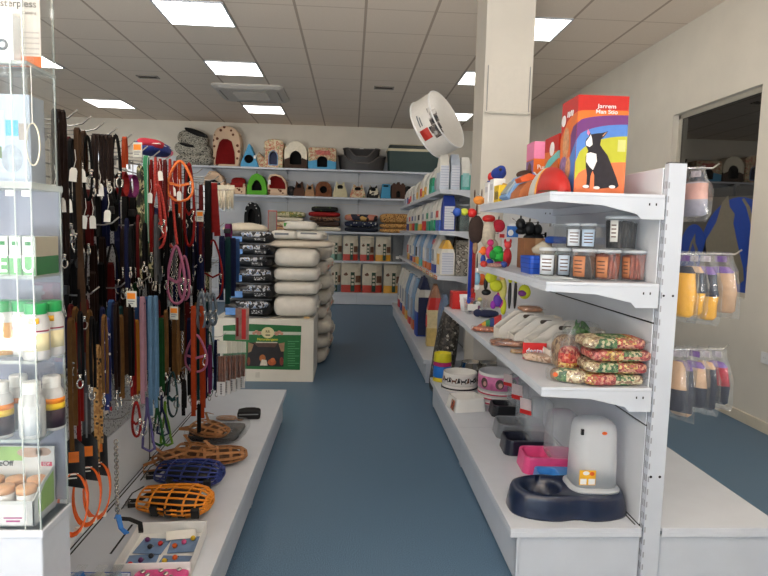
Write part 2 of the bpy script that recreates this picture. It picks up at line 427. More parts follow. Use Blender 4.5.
wd.node_tree.links.new(sk.outputs[0], wn['Background'].inputs[0]); wn['Background'].inputs[1].default_value = .6
# ------------------------------------------------------------------ shelving
def shelf_part(root, name, x_in, x_out, y0, y1, z, lip=.035, brk=.09):
    """a sheet-metal shelf running along y, hung from x_in, front lip at x_out, with a shaped bracket at each end"""
    b = MB(); s = 1 if x_out > x_in else -1
    b.box(min(x_in, x_out), max(x_in, x_out), y0, y1, z-.012, z)
    b.box(x_out-s*.004, x_out, y0, y1, z-lip, z-.0121); b.box(x_in, x_in+s*.02, y0+.005, y1-.005, z-.05, z-.0121)
    o = b.out(name, SHELF_METAL, root, bevel=.002)
    L = x_out-x_in
    prof = [(x_out-s*.0045, z-.0123), (x_in, z-.0123), (x_in, z-brk), (x_in+L*.2, z-brk), (x_in+L*.24, z-brk*.8), (x_in+L*.55, z-brk*.48), (x_out-s*.004, z-lip)]
    for k, yy in enumerate((y0, y1-.0035)):
        b = MB(); b.prism(prof, (0, yy, 0), (1, 0, 0), (0, 0, 1), (0, .0035, 0))
        for q in (.03, .055): b.m(1).box(x_in+s*q, x_in+s*(q+.005), yy-.0008, yy-.0002, z-brk*.45, z-brk*.35)
        b.out('shelf_bracket', [WHITE_METAL, GAP], o)
    return o
def upright_part(root, x0, x1, y, h, back=False):
    b = MB(); b.box(x0, x1, y, y+.03, 0, h); b.m(1)
    n = int((h-.1)/.05)
    for i in range(n):
        z = .06+i*.05
        b.box(x0-.0006, x0+.001, y+.006, y+.012, z, z+.026); b.box(x0-.0006, x0+.001, y+.018, y+.024, z, z+.026)
        b.box(x0+.002, x0+.007, y-.0006, y+.001, z, z+.022)
    return b.out('upright', [WHITE_METAL, mat((150, 154, 162), .8, 0, 0)], root)
def panels(root, x0, x1, y0, y1, zs):
    for za, zb in zip(zs[:-1], zs[1:]):
        MB().box(x0, x1, y0+.0003, y1-.0003, za+.003, zb-.003).out('back_panel', PANEL, root, bevel=.0015)
def deck(root, x_in, x_out, y0, y1, z, slots=True):
    s = 1 if x_out > x_in else -1
    b = MB(); b.box(min(x_in, x_out), max(x_in, x_out), y0+.001, y1-.001, z-.015, z); b.box(x_out-s*.004, x_out, y0+.001, y1-.001, z-.036, z-.0151)
    b.box(min(x_in, x_out-s*.0045), max(x_in, x_out-s*.0045), y0+.001, y0+.004, z-.036, z-.0151)
    o = b.out('base_deck', SHELF_METAL, root, bevel=.002)
    if slots:
        b = MB()
        b.box(x_in+s*.010, x_in+s*.016, y0+.03, y1-.03, z-.001, z+.0006); b.out('deck_slot', GAP, o)
    b = MB(); k = x_out-s*.025
    b.box(min(k, k-s*.012), max(k, k-s*.012), y0+.001, y1-.001, .015, z-.036)
    b.box(min(x_in, k), max(x_in, k), y0+.012, y0+.024, .0, z-.036)
    b.box(min(x_in, k), max(x_in, k), y1-.024, y1-.012, .0, z-.036)
    b.out('kick_plate', WHITE_METAL, root, bevel=.002)

# right gondola next to the aisle
G1Y = (2.113, 3.275, 4.437)
g1 = thing('shelving_gondola', 'white double-sided metal shelving on the right of the aisle, nearest the camera', 'shelving unit')
for y in (G1Y[0], G1Y[1]-.015, G1Y[2]-.03): upright_part(g1, 1.137, 1.203, y, 1.6)
for a, c in zip(G1Y[:-1], G1Y[1:]):
    panels(g1, 1.131, 1.136, a+.03 if a < 2.5 else a, c, (.226, .62, 1.013, 1.59))
    panels(g1, 1.204, 1.209, a+.03, c-.002, (.226, .62, 1.013, 1.59))
    MB().box(1.15, 1.19, a+.03, c-.016, .05, 1.585).out('core_panel', GAP, g1)
    deck(g1, 1.13, .623, a, c, .226); deck(g1, 1.21, 1.703, a, c, .226, False)
    shelf_part(g1, 'shelf', 1.131, .712, a, c, .772)
shelf_part(g1, 'shelf', 1.131, .708, G1Y[0], G1Y[1], 1.163)
shelf_part(g1, 'shelf', 1.131, .706, G1Y[0], G1Y[1], 1.487)
b = MB()
for xx in (1.15, 1.185): b.prism(circ(xx, .43, .0055, n=12), (0, 2.1125, 0), (1, 0, 0), (0, 0, 1), (0, .001, 0)); b.prism(circ(xx, 1.12, .0045, n=12), (0, 2.1125, 0), (1, 0, 0), (0, 0, 1), (0, .001, 0))
b.out('bolt_holes', GAP, g1)
MB().box(1.14, 1.20, 2.1135, 2.142, 1.6, 1.604).out('upright_cap', mat((60, 62, 66), .5, 0, .05), g1)

# left gondola with the hanging leads
PERF = ramp_mat('perforated_steel', [(60, 60, 62), (178, 180, 182)], 'dots', 95, .5, [0, .32])
LGY = (1.50, 2.77, 4.04)
lg = thing('pegwall_gondola', 'white metal display unit on the left whose perforated wall carries hooks full of leads', 'shelving unit')
for y in (LGY[0], LGY[1]-.015, LGY[2]-.03): upright_part(lg, -1.005, -.94, y, 1.6)
for a, c in zip(LGY[:-1], LGY[1:]):
    MB().box(-.937, -.930, a+.03, c-.002, .23, .50).out('back_panel', PANEL, lg, bevel=.001)
    for za, zb in ((.504, .80), (.804, 1.1), (1.104, 1.42)):
        MB().box(-.937, -.930, a+.03, c-.002, za, zb).out('perforated_panel', PERF, lg)
    MB().box(-.99, -.95, a+.03, c-.016, .05, 1.40).out('core_panel', GAP, lg)
    b = MB()      # open wire mesh along the top
    for i in range(5): b.tube([(-.934, a+.02, 1.43+.04*i), (-.934, c-.01, 1.43+.04*i)], .0028, 6)
    for i in range(16): b.tube([(-.938, a+.04+i*.078, 1.42), (-.938, a+.04+i*.078, 1.60)], .0022, 6)
    b.out('wire_mesh', mat((120, 118, 114), .4, .6, .05), lg)
    deck(lg, -.93, -.425, a, c, .226)
b = MB()
for i in range(3):
    y = 1.95+.32*i
    b.box(-.79, -.783, y, y+.20, .2262, .2270)
b.out('deck_slot', GAP, lg)

# second gondola with the feed bags, further down the aisle
G2Y = (5.12, 6.17, 7.22, 8.27, 9.32)
g2 = thing('shelving_gondola', 'white metal shelving of feed bags on the right, beyond the column', 'shelving unit')
G2Z = (1.70, 1.345, .955)
for y in list(G2Y[:-1])+[G2Y[-1]-.03]: upright_part(g2, 1.137, 1.203, y, 2.02)
for a, c in zip(G2Y[:-1], G2Y[1:]):
    panels(g2, 1.131, 1.136, a+.03, c-.002, (.226, .62, 1.013, 1.50, 2.0))
    MB().box(1.15, 1.19, a+.03, c-.016, .05, 2.0).out('core_panel', PANEL, g2)
    deck(g2, 1.13, .655, a, c, .21)
    for z in G2Z: shelf_part(g2, 'shelf', 1.131, .752, a, c, z)

# long shelving unit on the back wall
BX = (-3.757, -2.467, -1.177, .112, 1.401, 2.69)
BZ = (2.385, 1.905, 1.30, .785)
BY0, BY1 = 10.62, 11.04
bk = thing('shelving_unit', 'long white metal shelving across the back of the shop', 'shelving unit')
for a, c in zip(BX[:-1], BX[1:]):
    for za, zb in zip((.215, .62, 1.0, 1.4, 1.8, 2.2), (.62, 1.0, 1.4, 1.8, 2.2, 2.58)):
        MB().box(a+.003, c-.003, BY1, BY1+.008, za+.003, zb-.003).out('back_panel', PANEL, bk)
    for z in BZ:
        b = MB(); b.box(a+.001, c-.001, BY0, BY1, z-.012, z); b.box(a+.001, c-.001, BY0, BY0+.004, z-.032, z-.0121)
        for xx in (a+.002, c-.006): b.prism([(BY0+.0045, z-.03), (BY1, z-.075), (BY1, z-.0123), (BY0+.0045, z-.0123)], (xx, 0, 0), (0, 1, 0), (0, 0, 1), (.004, 0, 0))
        b.out('shelf', SHELF_METAL, bk, bevel=.002)
    b = MB(); b.box(a+.001, c-.001, BY0-.06, BY1, .195, .215); b.box(a+.001, c-.001, BY0-.06, BY0-.056, .175, .1949); b.out('base_deck', SHELF_METAL, bk)
    MB().box(a+.001, c-.001, BY0-.04, BY0-.03, .012, .175).out('kick_plate', WHITE_METAL, bk)
for xx in BX: MB().box(xx-.025, xx+.025, BY1+.009, BY1+.035, 0, 2.6).out('upright', mat((120, 122, 126), .5, 0, .05), bk)

# ------------------------------------------------------------------ acrylic display case at the left edge
CX, CY0, CY1 = -.672, 1.30, 1.43
CXL = -1.12
cz = [at(37, v, 'y', CY0).z for v in (188, 277, 362, 441, 525)]
case = thing('display_case', 'clear acrylic display case on a white base at the left edge of the photo', 'display case')
b = MB(); b.box(CXL, CX, CY0, CY1, 0, cz[4]-.012); b.box(CXL-.004, CX+.004, CY0-.004, CY1+.004, cz[4]-.03, cz[4]-.012)
b.out('base_cabinet', mat((206, 212, 222), .35, 0, .02), case, bevel=.003)
b = MB(); ztop = 2.02
b.box(CXL, CX, CY0, CY0+.004, cz[4]-.012, cz[0]); b.box(CXL, CX-.004, CY0, CY0+.004, cz[0]+.012, ztop)
b.out('front_pane', ACRYLIC, case)
b = MB(); b.box(CX-.004, CX, CY0+.004, CY1, cz[4]-.012, cz[0]); b.box(CX-.010, CX-.006, CY0+.004, CY1, cz[0]+.012, ztop)
b.out('side_pane', ACRYLIC, case)
b = MB()
for x, y in ((CX-.004, CY0), (CX-.004, CY1-.004), (CX-.036, CY0-.002)): b.box(x, x+.0025, y, y+.0025, cz[4]-.012, cz[0] if x > CX-.02 else ztop)
for x, y in ((CX-.011, CY0), (CX-.010, CY1-.004)): b.box(x, x+.0025, y, y+.0025, cz[0]+.012, ztop)
b.out('pane_edges', ACRYLIC_EDGE, case)
for z in cz[1:4]+[1.66]:
    MB().box(CXL, CX-.005, CY0+.005, CY1, z-.005, z).out('shelf', ACRYLIC, case)
    b = MB(); b.box(CXL, CX-.005, CY0+.0045, CY0+.0065, z-.006, z+.001); b.box(CX-.0075, CX-.0055, CY0+.005, CY1, z-.006, z+.001); b.out('shelf_edge', ACRYLIC_EDGE, case)
MB().box(CXL, CX+.002, CY0-.002, CY1+.002, cz[0]-.002, cz[0]+.012).out('divider', ACRYLIC_EDGE, case)
MB().box(CXL, CX-.006, CY1-.003, CY1, cz[4], cz[0]).out('back_pane', clear_mat('milky_back', (176, 180, 200), body=.5, gloss=.1, rough=.1), case)
for x in (CX-.045, CX-.012, CX-.09): MB().box(x-.008, x+.008, CY0-.001, CY0, cz[0]-.018, cz[0]-.006).out('clip', WHITE_PLASTIC, case)
# cartons with the green letters
for k, (ch, pu) in enumerate((('E', 2), ('T', 15), ('U', 28))):
    x = at(pu, 250, 'y', CY0+.012).x; w = .031
    t = thing('carton', 'white and green carton with the big white letter %s in the acrylic case' % ch, 'carton', (x, CY0+.012, cz[1]), 0, 'white and green cartons in the display case')
    h = .085
    b = MB(); b.box(-w/2, w/2, 0, .10, 0, h)
    b.paint(lambda c: 1 if c.x > w/2-.001 else None)
    b.out('box', [mat((206, 212, 208), .5, 0, .02), mat((190, 182, 162), .5, 0, .04)], t, bevel=.0006)
    MB().box(-w/2+.001, w/2-.001, -.0006, 0, .003, .042).out('green_band', mat((96, 168, 100), .4, 0, .04), t)
    if ch == 'U': MB().box(w/2, w/2+.0006, .002, .098, .002, .042).out('side_band', mat((26, 116, 56), .4, 0, .05), t)
    lettering(ch, .052, mat((250, 250, 250), .4, 0, 0), t, (0, -.0010, .024), (pi/2, 0, 0), sx=.8)
    MB().box(-.006, .006, -.0006, 0, .066, .074).out('green_mark', GREEN, t)
# bottles
def bottle_mesh(t, r, h, capm, lab, cap_h=.03, neck=.55):
    b = MB().smooth(); b.lathe([(r*.9, 0), (r, .006), (r, h*.62), (r*.92, h*.72), (r*neck, h*.82), (r*neck, h*.86)], seg=24); b.out('body', mat((206, 206, 206), .35, 0, .02), t)
    b = MB().smooth(); b.lathe([(r*neck*1.12, h-cap_h), (r*neck*1.15, h-.004), (r*neck*1.05, h)], seg=24); b.out('cap', capm, t, bevel=.001)
    for z0, z1, m, a0, a1 in lab:
        b = MB().smooth(); n = 14
        b.loft([[V((q*cos(a), q*sin(a), z)) for a in [a0+(a1-a0)*i/n for i in range(n+1)] for q in (r+.0006,)] + [V((q*cos(a), q*sin(a), z)) for a in [a1-(a1-a0)*i/n for i in range(n+1)] for q in (r-.001,)] for z in (z0, z1)])
        b.out('label', m, t)
GCAP = mat((34, 160, 84), .35, 0, .04)
lb1 = [(.022, .060, mat((232, 222, 180), .5, 0, .05), -2.6, -.3), (.064, .067, mat((150, 40, 70), .5, 0, 0), -2.6, -.3), (.082, .094, mat((248, 186, 50), .5, 0, .03), -2.0, -1.2)]
for u, yo, lab in ((37, .028, 'white bottle with green cap and orange sticker, foremost on the case shelf'), (52, .075, 'white bottle with green cap right beside the side pane'), (25, .07, 'white bottle with green cap left of the stickered one')):
    p = at(u, 352, 'y', CY0+yo); t = thing('bottle', lab, 'bottle', (p.x, CY0+yo, cz[2]), .3, 'green-capped bottles in the display case')
    bottle_mesh(t, .027, .125, GCAP, lb1, .024, .74)
p = at(5, 352, 'y', CY0+.06); t = thing('bottle', 'bottle of tan liquid with green cap at the very left edge of the photo', 'bottle', (p.x, CY0+.06, cz[2]), 0)
bottle_mesh(t, .027, .125, GCAP, [(.006, .078, mat((222, 170, 110), .4, 0, .05), -3.1, 0)], .024, .74)
WCAP = mat((238, 238, 236), .4, 0, .02)
lab2 = [(.008, .05, mat((50, 34, 48), .5, 0, .1), -2.3, -.2), (.05, .064, mat((236, 196, 50), .5, 0, .05), -2.3, -.2), (.064, .076, mat((240, 140, 40), .5, 0, .05), -2.3, -.2)]
for u, yo, rz, lb, lab in ((33, .03, 0, [(.01, .075, mat((214, 218, 222), .5, 0, .08), -2.6, -.4)], 'white capped bottle with pale grey label in the middle of the case shelf'),
                       (53, .085, .5, lab2, 'white bottle with orange and dark label by the side pane'),
                       (1, .03, .5, lab2, 'white bottle with orange and dark label at the left photo edge'),
                       (20, .09, .2, lab2[2:], 'white bottle half hidden behind the pale-labelled bottle')):
    p = at(u, 435, 'y', CY0+yo); t = thing('bottle', lab, 'bottle', (p.x, CY0+yo, cz[3]), rz, 'white-capped bottles in the display case')
    bottle_mesh(t, .0265, .125, WCAP, lb, .034, .62)
# dental kit display box
p = at(34, 520, 'y', CY0+.012)
t = thing('counter_display_box', 'white counter display box of small tubs with a printed header in the acrylic case', 'display box', (p.x-.10, CY0+.012, cz[4]-.011))
b = MB(); hh = .075
b.box(-.1, .1, 0, .003, 0, hh*.8); b.box(-.1, .1, .097, .1, 0, .15); b.box(-.1, -.097, 0, .1, 0, hh); b.prism([(0, 0), (.1, 0), (.1, .105), (.05, .09), (0, hh*.8)], (.097, 0, 0), (0, 1, 0), (0, 0, 1), (.003, 0, 0)); b.box(-.1, .1, 0, .1, 0, .003)
b.out('tray', mat((206, 208, 208), .5, 0, .02), t)
MB().box(-.098, .03, .0962, .097, .115, .149).out('picture', mat((150, 190, 110), .5, 0, .1), t)
b = MB(); b.prism(circ(.045, .135, .03, .012), (0, .0965, 0), (1, 0, 0), (0, 0, 1), (0, -.0006, 0)); b.prism(circ(.075, .137, .018, .01), (0, .0965, 0), (1, 0, 0), (0, 0, 1), (0, -.0006, 0)); b.out('picture', mat((190, 160, 140), .5, 0, .1), t)
lettering('PlaqueOff', .018, mat((70, 70, 74), .5, 0, 0), t, (-.030, .0955, .108), (pi/2, 0, 0)); 
MB().box(.07, .094, .0962, .097, .102, .112).out('logo_patch', mat((206, 40, 90), .5, 0, 0), t)
lettering('SDF', .010, WHITE_PLASTIC, t, (.082, .0955, .107), (pi/2, 0, 0))
MB().prism([(.02, .02), (.09, .02), (.09, .095), (.05, .08), (.02, .055)], (.1004, 0, 0), (0, 1, 0), (0, 0, 1), (.0004, 0, 0)).out('green_side', mat((150, 190, 70), .5, 0, .1), t)
MB().box(.02, .085, -.0006, 0, .005, .052).out('label', mat((226, 224, 226), .5, 0, .05), t)
b = MB(); b.box(.04, .07, -.001, -.0005, .012, .016); b.box(.035, .075, -.001, -.0005, .02, .023); b.out('label_print', mat((170, 60, 130), .5, 0, 0), t)
b = MB()
for i in range(9): b.tube([(-.05+.004*i, -.001, .002), (-.062+.008*i, -.0012, .05)], .0016, 5)
b.out('straw_print', mat((150, 136, 90), .6, 0, .1), t)
for i in range(4):
    for j in range(2):
        q = thing('tub', 'small white tub with orange lid in the dental display box, %s' % (['front', 'back'][j]+' row '+['far left', 'centre left', 'centre right', 'far right'][i]), 'tub', (t.location.x-.073+.048*i, t.location.y+.027+.045*j, t.location.z+.0032), 0, 'tubs in the dental display box')
        MB().smooth().lathe([(.019, 0), (.02, .003), (.02, .062), (.018, .065)], seg=18).out('jar', WHITE_PLASTIC, q)
        MB().smooth().lathe([(.021, .066), (.021, .079), (.019, .081)], seg=18).out('lid', mat((226, 172, 128), .5, 0, .05), q)
# upper case: leaflets and cards
t = thing('leaflet', 'grey printed leaflet headed sterpless in the upper acrylic case', 'leaflet', (at(24, 60, 'y', CY0+.06).x-.012, CY0+.06, 1.662))
MB().box(-.075, .048, 0, .0015, 0, .17).out('sheet', mat((206, 198, 190), .6, 0, .04), t)
lettering('sterpless', .021, mat((90, 84, 80), .6, 0, 0), t, (.004, -.0006, .130), (pi/2, 0, 0)); lettering('Calming', .009, mat((140, 130, 124), .6, 0, 0), t, (.026, -.0006, .112), (pi/2, 0, 0))
b = MB()
for i in range(6): b.box(-.05+.004*(i % 3), .045, -.0006, 0, .07-.011*i, .073-.011*i)
b.out('text_lines', mat((176, 168, 162), .6, 0, 0), t)
MB().box(-.05, .048, -.0008, 0, -.001, .022).out('orange_strip', mat((214, 110, 50), .5, 0, .1), t)
t = thing('white_carton', 'plain white carton with a round grey mark in the upper acrylic case', 'carton', (at(14, 70, 'y', CY0+.03).x-.048, CY0+.03, 1.663))
MB().box(-.05, .048, 0, .05, -.0005, .10).out('box', mat((240, 242, 246), .5, 0, .02), t, bevel=.001)
b = MB(); b.tube([(.026+.009*cos(a), -.001, .035+.009*sin(a)) for a in [2*pi*i/16 for i in range(16)]], .003, 6, True); b.out('round_mark', mat((90, 96, 104), .5, 0, 0), t)
t = thing('white_card', 'narrow white folded card standing at the right in the upper acrylic case', 'card', (CX-.035, CY0+.075, 1.6625))
MB().prism([(0, 0), (.022, 0), (.02, .062), (-.002, .064)], (0, 0, 0), (1, 0, 0), (0, 0, 1), (0, .006, 0)).out('card', mat((244, 244, 244), .5, 0, .02), t)
t = thing('photo_card', 'white carton printed with a blue sky picture low in the upper acrylic case', 'carton', (at(31, 150, 'y', CY0+.035).x-.055, CY0+.035, cz[0]+.0125))
MB().box(-.11, .055, 0, .06, 0, .185).out('box', mat((168, 180, 198), .5, 0, .03), t, bevel=.001)
MB().box(-.108, .002, -.0006, 0, .02, .15).out('sky_print', mat((176, 200, 226), .5, 0, .1, 12), t)
MB().box(-.108, -.005, -.001, -.0004, .05, .075).out('field_print', mat((96, 120, 84), .5, 0, .2, 25), t)
MB().box(.004, .030, -.0009, 0, .098, .131).out('blue_square', mat((70, 160, 210), .5, 0, .05), t)
MB().box(.031, .05, -.0009, 0, .09, .125).out('grey_print', mat((150, 140, 130), .5, 0, .2, 40), t)
b = MB(); b.prism(circ(.015, .05, .022, .03), (0, 0, 0), (1, 0, 0), (0, 0, 1), (0, -.0007, 0)); b.out('animal_print', mat((150, 160, 172), .5, 0, .2, 50), t)
t = thing('hanging_loop', 'white plastic loop tie hanging in the upper acrylic case', 'loop tie', (at(35, 145, 'y', CY0+.03).x, CY0+.022, at(35, 145, 'y', CY0+.03).z))
MB().smooth().tube([(.014*cos(a), 0, .044*sin(a)) for a in [2*pi*i/28 for i in range(28)]], .0018, 6, True).out('loop', mat((226, 218, 200), .5, 0, .03), t)
MB().tube([(0, 0, .044), (0, 0, 1.655-at(35, 145, 'y', CY0+.03).z)], .001, 5).out('thread', PAPER, t)
# ------------------------------------------------------------------ leads, collars and harnesses on the left wall
def stripe(name, cols, sc, axis='Z'): return ramp_mat(name, cols, 'wave', sc, .7, axis=axis)
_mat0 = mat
def mat(c, *a, **k): return _mat0(tuple(int(q*.66) for q in c), *a, spec=.12, **k)  # plain lead colours darkened, putting the left wall's shade into them
LM = dict(
 dbrown=mat((46, 25, 17), .5, 0, .2, 40), brown=mat((74, 46, 30), .5, 0, .2, 40), lbrown=mat((96, 66, 42), .55, 0, .2, 40), black=mat((17, 16, 18), .6, 0, .2, 40),
 red=mat((176, 30, 26), .6, 0, .12, 60), dred=mat((116, 24, 24), .6, 0, .15, 60), orange=mat((214, 78, 28), .55, 0, .1, 60), tan=mat((158, 112, 62), .6, 0, .15, 50), camel=mat((150, 106, 56), .6, 0, .2, 40),
 navy=mat((28, 36, 86), .6, 0, .15, 60), blue=mat((56, 96, 160), .6, 0, .12, 60), sky=mat((128, 176, 220), .6, 0, .08, 60), pink=mat((222, 130, 168), .6, 0, .1, 60), lpink=mat((230, 176, 196), .6, 0, .08),
 green=mat((30, 92, 44), .6, 0, .15, 60), lime=mat((118, 170, 46), .55, 0, .1), teal=mat((24, 74, 76), .6, 0, .15, 60), lilac=mat((120, 110, 176), .6, 0, .1), amber=mat((222, 148, 44), .6, 0, .1),
 grey=mat((120, 122, 126), .6, 0, .15, 60), rope=mat((150, 164, 178), .7, 0, .15, 80), mag=mat((150, 50, 120), .6, 0, .1),
 camo=ramp_mat('camouflage_webbing', [(30, 30, 26), (70, 76, 44), (176, 168, 130), (24, 22, 20)], 'noise', (60, 60, 30), .7, [0, .42, .52, .6]),
 gw=stripe('green_white_webbing', [(34, 120, 80), (190, 210, 200), (34, 120, 80)], 14, 'X'),
 leo=ramp_mat('leopard_strap', [(40, 26, 18), (186, 142, 84), (150, 104, 54)], 'dots', 70, .6, [0, .28, .62]),
 dots=ramp_mat('dotted_navy_strap', [(230, 232, 236), (28, 44, 110)], 'dots', 60, .6, [0, .24]),
 bdots=ramp_mat('dotted_black_strap', [(220, 220, 220), (20, 20, 22)], 'dots', 60, .6, [0, .2]),
 plaid=ramp_mat('plaid_strap', [(180, 40, 40), (30, 30, 50), (200, 190, 180)], 'cells', 60, .7),
 redrope=stripe('red_twisted_rope', [(170, 30, 28), (120, 20, 24), (206, 70, 50)], 60),
 orrope=stripe('orange_twisted_rope', [(226, 96, 34), (190, 60, 24), (240, 160, 80)], 60),
)
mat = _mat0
LINK = MB().smooth(); LINK.tube([(.0042*cos(a), 0, .0068*sin(a)) for a in [2*pi*i/12 for i in range(12)]], .0015, 5, True)
def proto_mesh(mb, mats):
    o = mb.out('m', mats); me = o.data; bpy.data.objects.remove(o); return me
LINK_ME = proto_mesh(LINK, STEEL)
b = MB().smooth(); b.tube([(.0, 0, .012), (0, 0, 0)], .0045, 8); b.tube([(.009*cos(a), 0, -.016+.015*sin(a)) for a in [pi/2-.5+2*pi*i/16*.94 for i in range(17)]], .0028, 6); b.ell((0, 0, .014), (.007, .006, .005), seg=10, n=6)
CLASP_ME = proto_mesh(b, STEEL)
b = MB(); b.prism([(-.009, -.036), (.009, -.036), (.009, -.008), (.005, -.001), (-.005, -.001), (-.009, -.008)], (0, 0, 0), (1, 0, 0), (0, 0, 1), (0, .0008, 0)); b.tube([(0, 0, -.003), (.003, .002, .02), (-.002, .004, .045)], .0007, 5)
TAG_ME = proto_mesh(b, PAPER)
RNG = random.Random(5)
def lead(u, v0, v1, X, kind, mk, wpx, label, tagv=None, group=None, cat='lead', name=None, clasp=True, gap=.010, lean=0, short=.0):
    p = at(u, v0, 'x', X); zb = at(u, v1, 'x', X).z; L = max(.03, p.z-zb); w = wpx/F_PX*p.y; m = LM[mk]
    w *= .80 if kind == 'strap' else .9
    t = thing(name or {'strap': 'dog_lead', 'rope': 'rope_lead', 'chain': 'chain_lead', 'loop': 'dog_harness', 'collar': 'dog_collar'}[kind], label, cat, p, RNG.uniform(-.12, .12), group)
    if kind == 'strap':
        s1 = -L; s2 = -L*(1-short) if short else -L*RNG.uniform(.80, .97); g = gap
        pts = [(lean*.6, -g, s1+(.03 if clasp else 0)), (lean*.4, -g*1.3, -L*.6), (lean*.1, -g, -.03), (0, -g*.6, -.006), (0, 0, 0), (0, g*.6, -.006), (0, g, -.03), (-lean*.2, g*1.4, s2*.6), (-lean*.3, g*1.1, s2)]
        MB().ribbon(pts, w, .0032).out('strap', m, t)
        if clasp: inst(CLASP_ME, 'clasp', t, (lean*.6, -g, s1+.022), (0, 0, RNG.uniform(0, 3)), (.72, .72, .72))
    elif kind == 'rope':
        r = w/2; k = .022+r
        pts = [(-.3*k, -.006, -L*.55), (0, -.008, -.05), (0, 0, 0), (0, .008, -.05), (.3*k, .01, -L*.5), (.6*k, .006, -L*.8), (.9*k, 0, -L*.95), (.3*k, 0, -L), (-.6*k, 0, -L*.93), (-.5*k, -.004, -L*.75)]
        MB().smooth().tube(pts, r, 8, True).out('rope', m, t)
        if clasp: inst(CLASP_ME, 'clasp', t, (-.35*k, -.012, -L*.5))
    elif kind == 'chain':
        n = int(L/.0105); b = MB().smooth()
        for i in range(n):
            z = -.007-.0105*i; a = (i % 2)*pi/2+.2; q = [V((.0042*cos(f), 0, .0068*sin(f))) for f in [2*pi*k/8 for k in range(8)]]
            b.tube([V((v.x*cos(a), v.x*sin(a), v.z+z)) for v in q], .0017, 4, True)
        b.out('chain', STEEL, t); b = MB(); b.ribbon([(0, -.008, -.12), (0, -.006, 0), (0, 0, .004), (0, .006, 0), (0, .008, -.12)], .014, .003); b.out('handle_strap', m, t)
    elif kind == 'loop':      # round harness or rope halter hanging as a drop-shaped loop
        W = lean or L*.35; n = 26
        pts = [(W/2*sin(2*pi*i/n)*(.35+.65*((1-cos(2*pi*i/n))/2)), .004*sin(4*pi*i/n), -L/2*(1-cos(2*pi*i/n))) for i in range(n)]
        if wpx < 3.4: MB().smooth().tube(pts, w/2, 8, True).out('loop', m, t)
        else: MB().ribbon(pts, w, .0035, (0, 1, 0), True).out('loop', m, t)
        MB().ribbon([(-W*.3, -.003, -L*.55), (0, -.006, -L*.62), (W*.3, -.003, -L*.55)], min(w, .018), .003, (0, 0, 1)).out('cross_strap', m, t)
        inst(CLASP_ME, 'clasp', t, (W*.3, -.004, -L*.62))
    elif kind == 'collar':
        n = 20; a = .022+.004*(len(label) % 3)
        MB().ribbon([(0, a*sin(2*pi*i/n), -L/2*(1-cos(2*pi*i/n))) for i in range(n)], w, .003, (1, 0, 0), True).out('band', m, t)
        MB().obox((0, -a, -L*.5), (w*1.2, .012, .025)).out('buckle', STEEL if mk in ('dbrown', 'brown', 'tan', 'leo') else BLACK, t, bevel=.002)
    if tagv is not None:
        inst(TAG_ME, 'price_tag', t, (RNG.uniform(-.004, .004), -gap*1.6-.004, at(u, tagv, 'x', X).z-p.z+.018), (0, RNG.uniform(-.12, .12), RNG.uniform(-.3, .3)))
    return t
BL = 'dark brown leather lead'
for k, (u, v1) in enumerate(((54.5, 262), (58.6, 250), (62.6, 268))):
    lead(u, 109+k*.6, v1, -.71, 'strap', 'dbrown', 4.2, BL+' %s on the top hook beside the display case' % ('nearest the case', 'in the middle', 'furthest from the case')[k], (192, None, 205)[k])
lead(77, 128, 330, -.705, 'strap', 'lbrown', 5.6, 'long medium brown leather lead hanging alone in front on the left wall', 175, lean=.02)
lead(71, 139, 236, -.74, 'strap', 'black', 5, 'black strap with red edge behind the long medium brown lead', 206)
lead(68, 137, 180, -.78, 'collar', 'dred', 4, 'dark red collar on the second hook of the top row', cat='collar')
lead(87, 136, 200, -.71, 'loop', 'black', 3.2, 'black round leather loop between the brown leads at the top', 222, lean=.035, cat='collar')
lead(83.5, 131, 176, -.715, 'strap', 'brown', 4, 'short brown leather lead with a white tag at the third top hook', 176)
for k, u in enumerate((94, 98, 102, 106, 110)):
    lead(u, 134+.3*k, (196, 190, 200, 186, 193)[k], -.715, 'strap', 'dbrown', 4.1, 'dark brown flat leather lead, %s of the five bunched on one top hook' % ('leftmost', 'second', 'middle', 'fourth', 'rightmost')[k], (222, None, 190, None, 216)[k])
lead(115.5, 135, 203, -.715, 'loop', 'black', 3.3, 'black round leather slip lead right of the five brown ones', lean=.04)
lead(124.6, 137, 168, -.72, 'strap', 'orange', 4.8, 'short bright orange red strap at the top right of the brown leads', clasp=False)
lead(122.6, 172, 196, -.72, 'collar', 'red', 7, 'bright red puppy collar below the short orange red strap', cat='collar')
lead(132, 175, 197, -.72, 'collar', 'mag', 6, 'red and pink puppy collar next to the camouflage lead', cat='collar')
lead(140, 166, 288, -.71, 'strap', 'camo', 5.4, 'camouflage webbing lead left of the green and white one')
lead(146.3, 156, 250, -.71, 'strap', 'gw', 5.8, 'green and white striped webbing lead on the top row')
reds = ((151, 160, 262, 'red', 3.4, 'red webbing lead just right of the green and white one'), (155.5, 158, 240, 'redrope', 3, 'thin twisted red rope lead, second right of the green and white one'),
        (160, 159, 228, 'red', 3.6, 'plain red lead with a white paper tag on the crowded red hook'), (165, 160, 258, 'dred', 3.5, 'dark red lead in the middle of the crowded red hook'),
        (170, 160, 248, 'redrope', 3, 'twisted red rope lead behind the big orange rope loop'), (175, 161, 252, 'red', 3.2, 'red lead inside the big orange rope loop'),
        (179.5, 161, 222, 'orange', 3.2, 'orange lead at the right of the crowded red hook'))
for k, (u, a, c, mk, w, lab) in enumerate(reds): lead(u, a, c, -.70-.01*(k % 3), 'rope' if 'rope' in mk else 'strap', mk, w, lab, (198, None, 176, None, None, 192, None)[k])
lead(180, 161, 201, -.665, 'loop', 'orrope', 2.8, 'big bright orange round rope loop in front of the red leads', 196, lean=.14)
